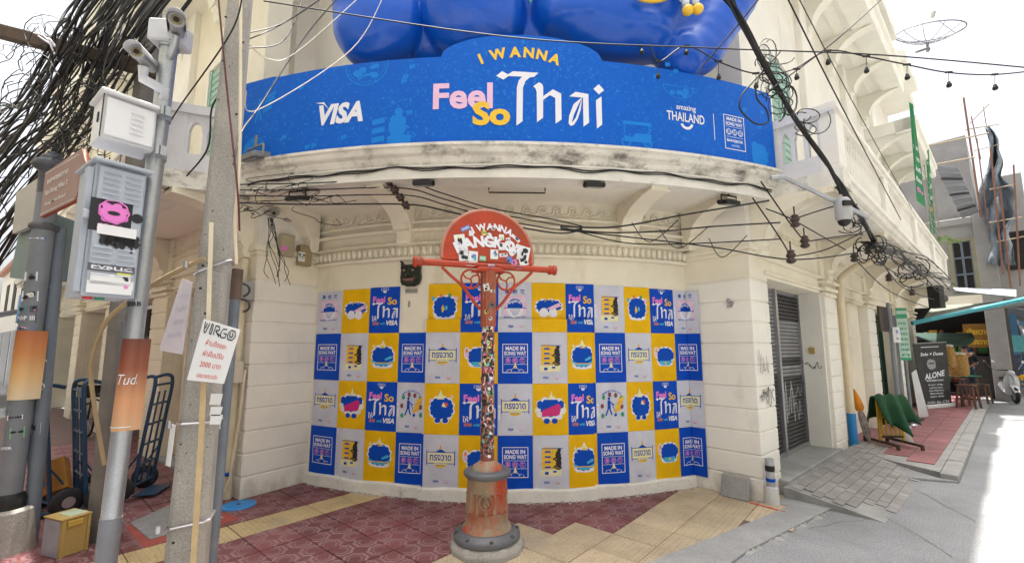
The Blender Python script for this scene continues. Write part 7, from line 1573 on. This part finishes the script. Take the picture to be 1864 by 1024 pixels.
w0, w1 = hitS(1737, 480, SG)[0], hitS(1772, 480, SG)[0]; wz0, wz1 = hitS(1750, 530, SG)[1], hitS(1750, 440, SG)[1]
fr_m = mat('olive_frame', (.26, .24, .15), .6, .15, 6); wb = mat('blue_grey_frame', (.13, .16, .21), .5, .15, 6)
mb = MB()
for a, b, c_, d_ in ((w0-.1, w0, wz0, wz1), (w1, w1+.1, wz0, wz1), (w0-.1, w1+.1, wz1, wz1+.1)): mb.fbox(FR, SG-.10, SG, a, b, c_, d_)
win = mb.build('window', fr_m, U); gb(w0, w1, SG-.03, SG-.005, wz0, wz1, 'pane', dark, win)
mb = MB()
for k in range(4): z = wz0+(wz1-wz0)*k/3; mb.fbox(FR, SG-.07, SG-.03, w0, w1, z-.03, z+.03)
for k in range(3): o = w0+(w1-w0)*k/2; mb.fbox(FR, SG-.065, SG-.03, o-.03, o+.03, wz0, wz1)
mb.build('frame_bars', wb, win)
for a in range(9): pass
rust = mat('rusty_scaffold', (.22, .10, .065), .8, .25, 9); bam = mat('bamboo_pole', (.40, .32, .22), .8, .2, 8)
SCF = thing('scaffolding', 'rusty pipe and bamboo scaffolding in front of the unfinished grey building', 'scaffolding', FR.P(SG, 1.5, 0))
def spole(x0, y0, x1, y1, s_, r, m, name='pole'):
    o0, z0 = hitS(x0, y0, s_); o1, z1 = hitS(x1, y1, s_); mb = MB(); mb.tube([FR.P(s_, o0, z0), FR.P(s_, o1, z1)], r, 7); mb.build(name, m, SCF)
for a in ((1754, 178, 1786, 395, 15.4, .05), (1778, 252, 1800, 420, 15.4, .03), (1768, 212, 1785, 290, 15.6, .03), (1803, 270, 1826, 500, 15.2, .045), (1820, 340, 1842, 540, 15.2, .045), (1845, 300, 1857, 520, 15.2, .04), (1790, 195, 1796, 232, 15.6, .02)): spole(*a[:5], a[5]*.55, rust)
for a in ((1757, 236, 1820, 226, 15.5, .03), (1690, 265, 1800, 242, 15.3, .04), (1700, 300, 1775, 286, 15.3, .045), (1765, 225, 1800, 190, 15.5, .03), (1772, 275, 1822, 262, 15.5, .025), (1800, 345, 1850, 335, 15.2, .03), (1800, 405, 1860, 395, 15.2, .03), (1815, 440, 1864, 430, 15.2, .03)): spole(*a[:5], a[5]*.6, bam, 'crossbar')
mb = MB(); nu, nv = 14, 26; vs = []                 # torn tarpaulin
for j in range(nv+1):
    k = j/nv; y = 232+250*k; xl = 1793-2*k+10*math.sin(k*9); xr = 1800+10*k+40*math.sin(min(1, k*1.15)*math.pi*.66)+7*math.sin(k*14)+4*math.sin(k*31)
    for i in range(nu+1):
        x = xl+(xr-xl)*i/nu; o, z = hitS(x, y, 15.7); vs.append(FR.P(15.7+.20*math.sin(i*.9+k*9)+.12*math.sin(k*23+i*.5)+.06*math.sin(i*2.3-k*31), o, z))
mb.add(vs, [(j*(nu+1)+i, j*(nu+1)+i+1, (j+1)*(nu+1)+i+1, (j+1)*(nu+1)+i) for j in range(nv) for i in range(nu)], 0, True); o = mb.build('tarpaulin', mat('blue_grey_tarp', (.20, .235, .28), .6, .5, 2.2, .4, 8, stain=(.05, .055, .065), stain_amt=.3, stain_scale=1.5), fixn=False); o.modifiers.new('thickness', 'SOLIDIFY').thickness = .01
tag(o, 'torn blue grey tarpaulin hanging on the scaffolding', 'tarpaulin')
mb = MB(); Pq = [dp(1702, 302, 13.2), dp(1744, 306, 12.9), dp(1783, 388, 14.2), dp(1752, 400, 14.6)]; k = 16
for i in range(k):
    a, b = Pq[0].lerp(Pq[3], i/k), Pq[1].lerp(Pq[2], i/k); c_, d_ = Pq[0].lerp(Pq[3], (i+1)/k), Pq[1].lerp(Pq[2], (i+1)/k); h = V(0, 0, .05*(i % 2)); mb.add([a+h, b+h, d_+h, c_+h, a+h+V(0, 0, .03), b+h+V(0, 0, .03), d_+h+V(0, 0, .03), c_+h+V(0, 0, .03)], [(0, 1, 2, 3), (7, 6, 5, 4), (0, 4, 5, 1), (1, 5, 6, 2), (2, 6, 7, 3), (3, 7, 4, 0)])
t = thing('sheet_awning', 'grey corrugated sheet awning high beside the unfinished building', 'awning', Pq[3]); o = mb.build('sheet', gw, t); o['kind'] = 'stuff'
for k in (.2, .5, .8): mb = MB(); mb.bar(Pq[0].lerp(Pq[3], k)-V(0, 0, .04), Pq[1].lerp(Pq[2], k)-V(0, 0, .04), .05, .06); mb.build('batten', dgrey, t)
# shop under it: awnings, sign, shelves, far shop row
SH = thing('market_shop', 'dim shophouse cafe with a yellow Thai sign under the awnings', 'shop', FR.P(SG, 0, 0))
mb = MB(); mb.fbox(FR, SG-.1, SG+.1, -1.5, oC0, 3.1, 3.45); mb.build('fascia', cream, SH)
o0, zz0 = hitS(1757, 632, SG+.3); o1, zz1 = hitS(1806, 588, SG+.3)
mb = MB(); mb.fbox(FR, SG+.3, SG+.36, o0, o1, zz0, zz1); M = [mat('amber_sign', (.26, .12, .012), .5, .2, 6)]
pr = Print().text('เฮียหวาน', .5, .55, .32, i_yel, bold=.03, width=.75, res=2).text('ทรงวาด', .5, .14, .30, i_yel, bold=.03, width=.62, res=2); a_ = FR.P(SG+.295, o0, zz0); pr.wrap(mb, M, flat_fn(a_, FR.n*(o1-o0), V(0, 0, zz1-zz0), -FR.u), lay0=.004); mb.build('sign_board', M, SH, fixn=False)
for x0, x1, y0, y1, m, nm in ((1810, 1832, 545, 700, mat('dim_concrete', (.08, .08, .077), .9, .2, 4), 'door_pier'), (1757, 1806, 648, 715, mat('shaded_door', (.05, .048, .046), .6, .3, 5), 'inner_door')):  # pier and pale door coloured dark, the dim interior's shade put into them
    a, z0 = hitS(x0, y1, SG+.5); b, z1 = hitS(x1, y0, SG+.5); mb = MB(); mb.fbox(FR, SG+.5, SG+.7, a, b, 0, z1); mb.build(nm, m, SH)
teal = mat('teal_tube', (.05, .30, .36), .5, .1, 5)
t = thing('street_awning', 'teal tubed awning with pale sheet over the cafe front', 'awning', FR.P(13.5, 1, 3))
mb = MB(); mb.tube([dp(1660, 588, 12.2), dp(1870, 543, 11.4)], .06, 8); mb.build('front_tube', teal, t)
mb = MB(); a, b, c_, d_ = dp(1735, 524, 13.0), dp(1850, 528, 12.4), dp(1850, 541, 12.0), dp(1738, 530, 12.6); mb.add([a, b, c_, d_], [(0, 1, 2, 3)]); mb.add([a+V(0, 0, .02), b+V(0, 0, .02), c_+V(0, 0, .02), d_+V(0, 0, .02)], [(3, 2, 1, 0)]); mb.build('pale_sheet', mat('pale_sheet', (.34, .37, .42), .5, .1, 4), t)
mb = MB(); a, b, c_, d_ = dp(1700, 556, 14.5), dp(1872, 556, 14.), dp(1872, 545, 11.5), dp(1680, 583, 12.2); mb.add([a, b, c_, d_]+[p+V(0, 0, .03) for p in (a, b, c_, d_)], [(0, 1, 2, 3), (7, 6, 5, 4), (0, 4, 5, 1), (1, 5, 6, 2), (2, 6, 7, 3), (3, 7, 4, 0)]); mb.build('canvas', mat('dull_canvas', (.16, .17, .14), .8, .2, 4), t)
mb = MB(); c = dp(1715, 605, 13.5); vs = []; k = 20
for i in range(k+1):
    a = math.pi*i/k; vs += [c+V(-.9*math.cos(a)*1.0, -.35*math.sin(a), -.42*math.sin(a)), c+V(-.9*math.cos(a), .25, 0)]
mb.add(vs, [(2*i, 2*i+2, 2*i+3, 2*i+1) for i in range(k)], 0, True); o = mb.build('market_umbrella', mat('dark_green_canvas', (.02, .055, .04), .8, .2, 5), fixn=False); o.modifiers.new('thickness', 'SOLIDIFY').thickness = .01; tag(o, 'drooping dark green market umbrella edge above the snack bags', 'umbrella')
R2 = thing('shop_row', 'row of shops with signboards beyond the cafe at the right edge', 'building', FR.P(24, 1, 0))
colr = [mat('far_blue_wall', (.12, .30, .52), .7, .1, 3), mat('far_cream_wall', (.58, .52, .42), .8, .1, 2), mat('far_grey_wall', (.40, .41, .43), .8, .1, 2)]
for i, (s0, s1, h, o) in enumerate(((SG+2.2, 24, 3.3, 1.9), (24, 31, 8.5, 2.2), (31, 39, 7.2, 2.3), (39, 48, 9.5, 2.5))):
    mb = MB(); mb.fbox(FR, s0, s1, -8, o, 0, h); w_ = mb.build('shophouse', colr[(i+2) % 3], R2)
    mb = MB(); mb.fbox(FR, s0+.3, s1-.3, o-.02, o+.03, .1, 2.7); mb.build('shop_front', dark, w_)
    for k in range(2):
        if h > 5: mb = MB(); a = s0+1.2+k*3; mb.fbox(FR, a, a+1.4, o-.02, o+.05, 4.2, 5.8); mb.build('window', wb, w_)
    mb = MB(); mb.obox(FR.P(s0+.2, o, 3.2), FR.u*(s1-s0-.4), FR.n*1.3+V(0, 0, -.55), V(0, 0, .04)); mb.build('awning', [gw, mat('dull_canvas', (0, 0, 0)), colr[0], gw][i], w_)
t = thing('house', 'pale gabled house with blue trim far beyond the scaffolding', 'house', dp(1850, 640, 40)); a = dp(1826, 460, 40); b = dp(1900, 460, 40); zt = dp(1850, 395, 40).z
mb = MB(); mb.box(a.x, b.x, 40, 46, 0, zt); mb.build('wall', mat('far_pale_wall', (.60, .62, .66), .8, .06, 1), t); mb = MB(); mb.prism([(a.x-.4, zt), (b.x+.4, zt), ((a.x+b.x)/2, zt+1.6)], lambda x, z, d: V(x, 39.6+d, z), 0, 6.8); mb.build('roof', mat('far_roof_white', (.62, .64, .68), .7, .05, 1), t)
mb = MB(); mb.box(a.x-.1, b.x, 39.7, 39.95, zt-3.6, zt-1.4); mb.build('blue_band', colr[0], t)
for k in range(3): mb = MB(); mb.box(a.x+.4+k*1.1, a.x+1.0+k*1.1, 39.9, 39.98, zt-1.2, zt-.5); mb.build('window', wb, t)
t = thing('goods_rack', 'rack of colourful market goods in the dim shop behind the stools', 'rack', FR.P(SG+1.3, 1.2, 0)); rdg = random.Random(44)
gm_ = [mat('goods_%s' % n_, c, .6, .2, 9) for n_, c in (('red', (.4, .04, .03)), ('yellow', (.5, .30, .03)), ('green', (.04, .2, .05)), ('blue', (.03, .1, .3)), ('white', (.45, .45, .43)), ('brown', (.15, .07, .03)))]
for zz in (.5, 1.0, 1.5, 2.0): mb = MB(); mb.fbox(FR, SG+1.1, SG+1.5, -.6, 1.8, zz-.03, zz); mb.build('shelf', stw, t)
for zz in (.5, 1.0, 1.5, 2.0):
    o = -.55
    while o < 1.7:
        w_ = rdg.uniform(.10, .24); h = rdg.uniform(.15, .36); mb = MB(); mb.fbox(FR, SG+1.12, SG+1.4, o, o+w_, zz, zz+h); mb.build('goods', rdg.choice(gm_), t, bevel=.015); o += w_+rdg.uniform(.01, .06)
pr = Print(); 
for i, (x0, y0, x1, y1, m, lab) in enumerate(((1832, 645, 1858, 690, p_blue, 'dark blue picture board standing by the scooters at right edge'), (1838, 610, 1862, 640, mat('board_teal', (.06, .25, .28), .6, .2, 8), 'teal shop board hanging above the scooters at right edge'))):
    c_ = dp(x0, y1, 15.5); d_ = dp(x1, y0, 15.5); mb = MB(); mb.box(c_.x, d_.x, 15.5, 15.56, c_.z, d_.z); M = [mat('night_print', (.02, .03, .07), .5, .6, 7, stain=(.35, .25, .2), stain_amt=.3, stain_scale=6) if i == 0 else m]; tag(mb.build('shop_board', M), lab, 'sign board')
mb = MB(); rd = random.Random(4); c = dp(1838, 692, 14.8)
for i in range(46): mb.sphere(c+V(rd.uniform(-.26, .26), rd.uniform(-.2, .2), rd.uniform(-.12, .16)), rd.uniform(.03, .06), 6)
tag(mb.build('flower_bunch', mat('yellow_flowers', (.70, .36, .01), .7, .3, 14)), 'bunch of yellow flowers beside the scooters', 'flowers', kind=None)
# ---------------------------------------------------------------- high things on the right
dish_c = dp(1692, 58, 12.); t = thing('satellite_dish', 'large mesh satellite dish on the roof edge against the sky', 'satellite dish', dish_c); dm = mat('dish_wire', (.10, .105, .115), .5, .1, 8, metal=.2)
axd = V(.05, -.30, 1).normalized(); X = V(1, 0, 0); X = (X-axd*X.dot(axd)).normalized(); Y_ = axd.cross(X); Rd = .78; dd = lambda r, a: dish_c+X*r*Rd*math.cos(a)+Y_*r*Rd*math.sin(a)+axd*(.30*r*r-.30)
mb = MB(); mb.tube([dd(1, i*math.pi/18) for i in range(37)], .016, 6); mb.build('rim', dm, t)
for i in range(10): mb = MB(); a = i*math.pi/5; mb.tube([dd(r/6, a) for r in range(7)], .009, 5); mb.build('rib', dm, t)
mb = MB()
for r in (.2, .35, .5, .65, .8, .9): mb.tube([dd(r, i*math.pi/14) for i in range(29)], .0022, 4)
for i in range(60): a = i*math.pi/30; mb.tube([dd(r/4, a) for r in range(1, 5)], .0018, 4)
o = mb.build('wire_mesh', dm, t); o['kind'] = 'stuff'
for k in (0, 2.1, 4.2): mb = MB(); mb.tube([dd(1, k), dish_c+axd*.42], .008, 5); mb.build('feed_strut', dm, t)
mb = MB(); mb.lathe(dish_c+axd*.38, [(.05, 0), (.06, .06), (.06, .16), (.045, .18)], 10, axis=axd); mb.build('feed_horn', mat('grey_box', (0, 0, 0)), t)
mb = MB(); mb.tube(spline([dish_c-axd*.30, dish_c-axd*.45+V(.02, 0, -.1), dp(1690, 88, 12.), dp(1668, 95, 11.8)], 5), .035, 8); mb.build('stand', dm, t)
grb = mat('green_banner_cloth', (.015, .20, .075), .7, .12, 2)
for i, (q4, Ys, lab) in enumerate((([(1655, 186), (1662, 190), (1685, 378), (1669, 365)], (8.6, 8.6, 9.6, 9.4), 'nearer long green vertical banner with white Thai lettering on the balcony'), ([(1685, 266), (1690, 268), (1704, 424), (1694, 430)], (11.5, 11.5, 12.5, 12.3), 'farther long green vertical banner hanging beside the balcony'))):
    A, Bq, Cq, Dq = [dp(*p, Y) for p, Y in zip(q4, Ys)]; n = (Bq-A).cross(Dq-A).normalized(); n = n if n.y < 0 else -n; mb = MB(); mb.add([A, Bq, Cq, Dq]+[p-n*.01 for p in (A, Bq, Cq, Dq)], [(0, 1, 2, 3), (7, 6, 5, 4), (0, 4, 5, 1), (1, 5, 6, 2), (2, 6, 7, 3), (3, 7, 4, 0)])
    pr = Print(); txt = ['ทรง', 'วาด', 'ยินดี', 'ต้อน', 'รับ']
    for k in range(5): pr.text(txt[k], .5, .56-.11*k if i == 0 else .80-.13*k, .06, i_white if k != 4 else (i_pink if i == 0 else i_yel), bold=.03, width=.75, res=2)
    M = [grb]; pr.wrap(mb, M, lambda u, v, d: A.lerp(Bq, u).lerp(Dq.lerp(Cq, u), 1-v)+n*d, lay0=.004); tag(mb.build('vertical_banner', M, fixn=False), lab, 'banner', 'green vertical banners')
t = thing('balcony_grille', 'thin wire security grille above the far end of the balcony', 'grille', FR.P(10, .8, 4.4)); gm = mat('grille_wire', (.30, .29, .27), .6, .1, 5)
for i in range(9): mb = MB(); z = 4.5+.22*i; mb.tube([FR.P(9.4, .84, z), FR.P(12.6, .84, z)], .007, 4); mb.build('wire', gm, t)
for s in (9.4, 10.4, 11.5, 12.6): mb = MB(); mb.tube([FR.P(s, .84, 4.4), FR.P(s, .84, 6.6)], .012, 5); mb.build('upright', gm, t)
mb = MB(); rd = random.Random(12); c = dp(1727, 441, 12.2)
for i in range(70):
    p = c+V(rd.uniform(-.35, .30), rd.uniform(-.15, .15), rd.uniform(-.08, .10)+.1*rd.random()); a = rd.random()*6.28; d = V(math.cos(a), math.sin(a), rd.uniform(-.3, .3))*.07; e = V(-d.y, d.x, .02)*.4
    mb.add([p-d, p+e, p+d, p-e], [(0, 1, 2, 3)])
tag(mb.build('sprouting_plant', mat('bright_leaf', (.20, .36, .02), .6, .2, 9), fixn=False), 'bright green plant sprouting from the far balcony end', 'plant')
t = thing('wall_speaker', 'black square loudspeaker under the far end of the balcony edge', 'loudspeaker', FR.P(8.6, .75, 2.7)); mb = MB(); a = dp(1712, 540, 9.8); mb.obox(a-V(.12, .1, .25), V(.22, .1, 0), V(-.08, .2, 0), V(0, 0, .5)); mb.build('case', black, t, bevel=.01); mb = MB(); mb.lathe(a-V(.02, .13, .05), [(.08, 0), (.07, .012), (.03, .006)], 14, axis=(.3, -1, 0)); mb.build('cone', dgrey, t)
# pole with dome camera across the balcony corner
a, b = dp(1427, 322, 4.25), dp(1580, 395, 4.5); t = thing('camera_boom', 'grey pipe boom carrying a white camera at the right balcony corner', 'boom', a)
mb = MB(); mb.tube([a+V(-.12, .02, 0), a, b], .022, 10); mb.build('pipe', galv, t); c = a.lerp(b, .66)+V(0, -.03, -.05)
mb = MB(); mb.lathe(c-V(0, 0, .14), [(.055, 0), (.075, .03), (.075, .20), (.05, .24)], 16); mb.build('housing', mat('camera_shield', (0, 0, 0)), t); mb = MB(); mb.sphere(c-V(0, .0, .14), .058, 14); mb.build('dome', black, t)
mb = MB(); mb.obox(c+V(-.05, -.09, .0), V(.09, .0, 0), V(0, .03, 0), V(0, 0, .05)); mb.build('junction', black, t)
# main bundle of cables on the right, coils, insulators
rd = random.Random(33)
path = [(1290, -60, 3.1), (1345, 30, 3.3), (1392, 118, 3.5), (1440, 205, 3.8), (1500, 290, 4.2), (1532, 340, 4.4), (1562, 385, 4.8), (1592, 438, 5.6)]
for i in range(11):
    j = lambda s_: rd.uniform(-s_, s_)
    cable([(x+j(4+30*(k == 0)), y+j(4), Y+j(.03)) for k, (x, y, Y) in enumerate(path)], rd.choice([.008, .010, .012]), 'black cable in the thick bundle slanting across the right balcony corner', 'cables bundled at the right balcony corner')
mb = MB()
for (cx, cy, n_) in ((1402, 100, 6), (1405, 150, 11), (1432, 190, 6), (1470, 222, 4), (1550, 400, 6), (1590, 455, 14), (1660, 495, 8)):
    for i in range(n_):
        Y = {1550: 4.7, 1590: 5.6, 1660: 8.5}.get(cx, 3.6); x, y = cx+rd.uniform(-18, 18), cy+rd.uniform(-16, 16); rx, ry = rd.uniform(8, 32)*(1 if cx < 1500 else .8), rd.uniform(8, 26)*(1 if cx < 1500 else .6); a0 = rd.random()*6
        mb.tube([dp(x+rx*math.cos(a0+b), y+ry*math.sin(a0+b)+b*1.2, Y+.04*math.sin(b*2+i)) for b in [k*.42 for k in range(rd.randint(9, 17))]], .0045*Y/3.6, 4, cap=False)
mb.tube(spline([dp(x, y, 3.5) for x, y in ((1420, 95), (1370, 150), (1350, 175), (1348, 200), (1375, 225), (1398, 222), (1395, 200), (1378, 180), (1376, 155))], 6), .007, 5, cap=False)
for i in range(12):
    x, y = 1580+rd.uniform(-15, 15), 440; Y = 5.5; pts = [dp(x, y, Y)]
    for k in range(6): x += rd.uniform(10, 38); y += rd.uniform(2, 22); Y = 5.5+(x-1580)*.028; pts.append(dp(x, y, Y))
    mb.tube(spline(pts, 4), .010, 4, cap=False)
tag(mb.build('cable_tangle', black, fixn=False), 'coils of spare black wire on the right hand cable bundle', 'cable tangle', kind='stuff')
for i, (x, y, lab) in enumerate(((1447, 402, 'upper left'), (1440, 467, 'lower left'), (1465, 440, 'middle'), (1555, 468, 'upper right'), (1618, 505, 'far right'), (1580, 455, 'cable end'), (1660, 532, 'farthest'))):
    s_, z_ = FR.hit(x, y, .55); c = FR.P(s_, .55, z_); r = .045*(1+.1*s_/3); t = thing('insulator', 'dark porcelain insulator under the right balcony, %s one' % lab, 'insulator', c, 'insulators under the right balcony')
    mb = MB(); mb.lathe(c-V(0, 0, .07), [(.02, 0), (r, .015), (r, .04), (r*.6, .055), (r, .07), (r, .095), (r*.6, .11), (r*.9, .12), (.02, .14)], 12); mb.build('porcelain', MATS['brown_porcelain'], t); mb = MB(); mb.tube([c+V(0, 0, .07), c+V(0, 0, .16)], .008, 5); mb.build('hanger', MATS['rack_iron'], t)
for i, p in enumerate((((1395, 380, 4.6), (1447, 402, 5.1), (1540, 455, 6.2)), ((1440, 400, 5.0), (1520, 375, 5.2), (1560, 372, 4.9)), ((1465, 440, 5.1), (1530, 430, 5.2), (1570, 425, 5.3)), ((1440, 467, 5.0), (1500, 455, 5.2), (1565, 425, 5.2)), ((1385, 330, 4.6), (1430, 395, 4.8), (1465, 440, 5.0)), ((1370, 360, 4.6), (1418, 430, 4.8), (1440, 467, 5.0)), ((1590, 450, 5.8), (1640, 520, 7.2), (1700, 545, 9.5)), ((1555, 470, 6.0), (1620, 530, 7.5), (1690, 560, 9.5)))):
    cable(p, .008, 'black service wire under the right balcony, number counted downwards: '+['uppermost', 'second', 'third', 'fourth', 'steep left', 'steep lower', 'far upper', 'far lower'][i], 'service wires under the right balcony')
# straight wires and the string of lamp sockets
cable([(480, 2, 3.4), (930, 68, 3.45), (1300, 88, 3.5), (1600, 100, 3.55), (1900, 126, 3.6)], .006, 'taut black wire crossing the whole view above the banner')
fest = [(1183, 80), (1200, 112), (1250, 84), (1312, 114), (1376, 134), (1440, 128), (1507, 93), (1577, 103), (1651, 118), (1725, 132), (1806, 136), (1890, 128)]
t = thing('string_lights', 'black festoon cable with empty hanging lamp sockets at upper right', 'string lights', dp(1507, 93, 3.55))
mb = MB(); mb.tube(spline([dp(x, y, 3.55) for x, y in fest], 8), .006, 5, cap=False); mb.build('festoon_cable', black, t, fixn=False)
for (x, y), dy in zip(((1168, 84), (1198, 112), (1249, 84), (1308, 112), (1376, 134), (1450, 126), (1507, 93), (1577, 103), (1651, 118), (1727, 132), (1811, 136)), (14, 30, 15, 32, 26, 18, 24, 29, 26, 26, 27)):
    a, b = dp(x, y, 3.55), dp(x, y+dy-8, 3.55); mb = MB(); mb.tube([a, b], .003, 4); mb.lathe(b-V(0, 0, .045), [(.012, 0), (.019, .006), (.019, .026), (.014, .032), (.012, .048)], 10); mb.bar(a-V(.03, 0, 0), a+V(.03, 0, .004), .012, .014); mb.build('lamp_socket', black, t)['kind'] = 'stuff'
for i, p in enumerate((((1425, -20, 3.0), (1530, 190, 4.0), (1640, 400, 7)), ((1445, -20, 3.0), (1560, 200, 4.4), (1660, 380, 7)), ((1625, -20, 4.0), (1520, 75, 3.8), (1400, 165, 3.5)), ((1395, -20, 3.2), (1340, 50, 3.4), (1270, 130, 3.6)))):
    cable(p, .006 if i != 1 else .004, ['thick black wire falling along the right balcony rail', 'thin black wire falling beside the right balcony rail', 'black wire rising from the coil to the upper right', 'black wire crossing the blue figure at its right arm'][i])
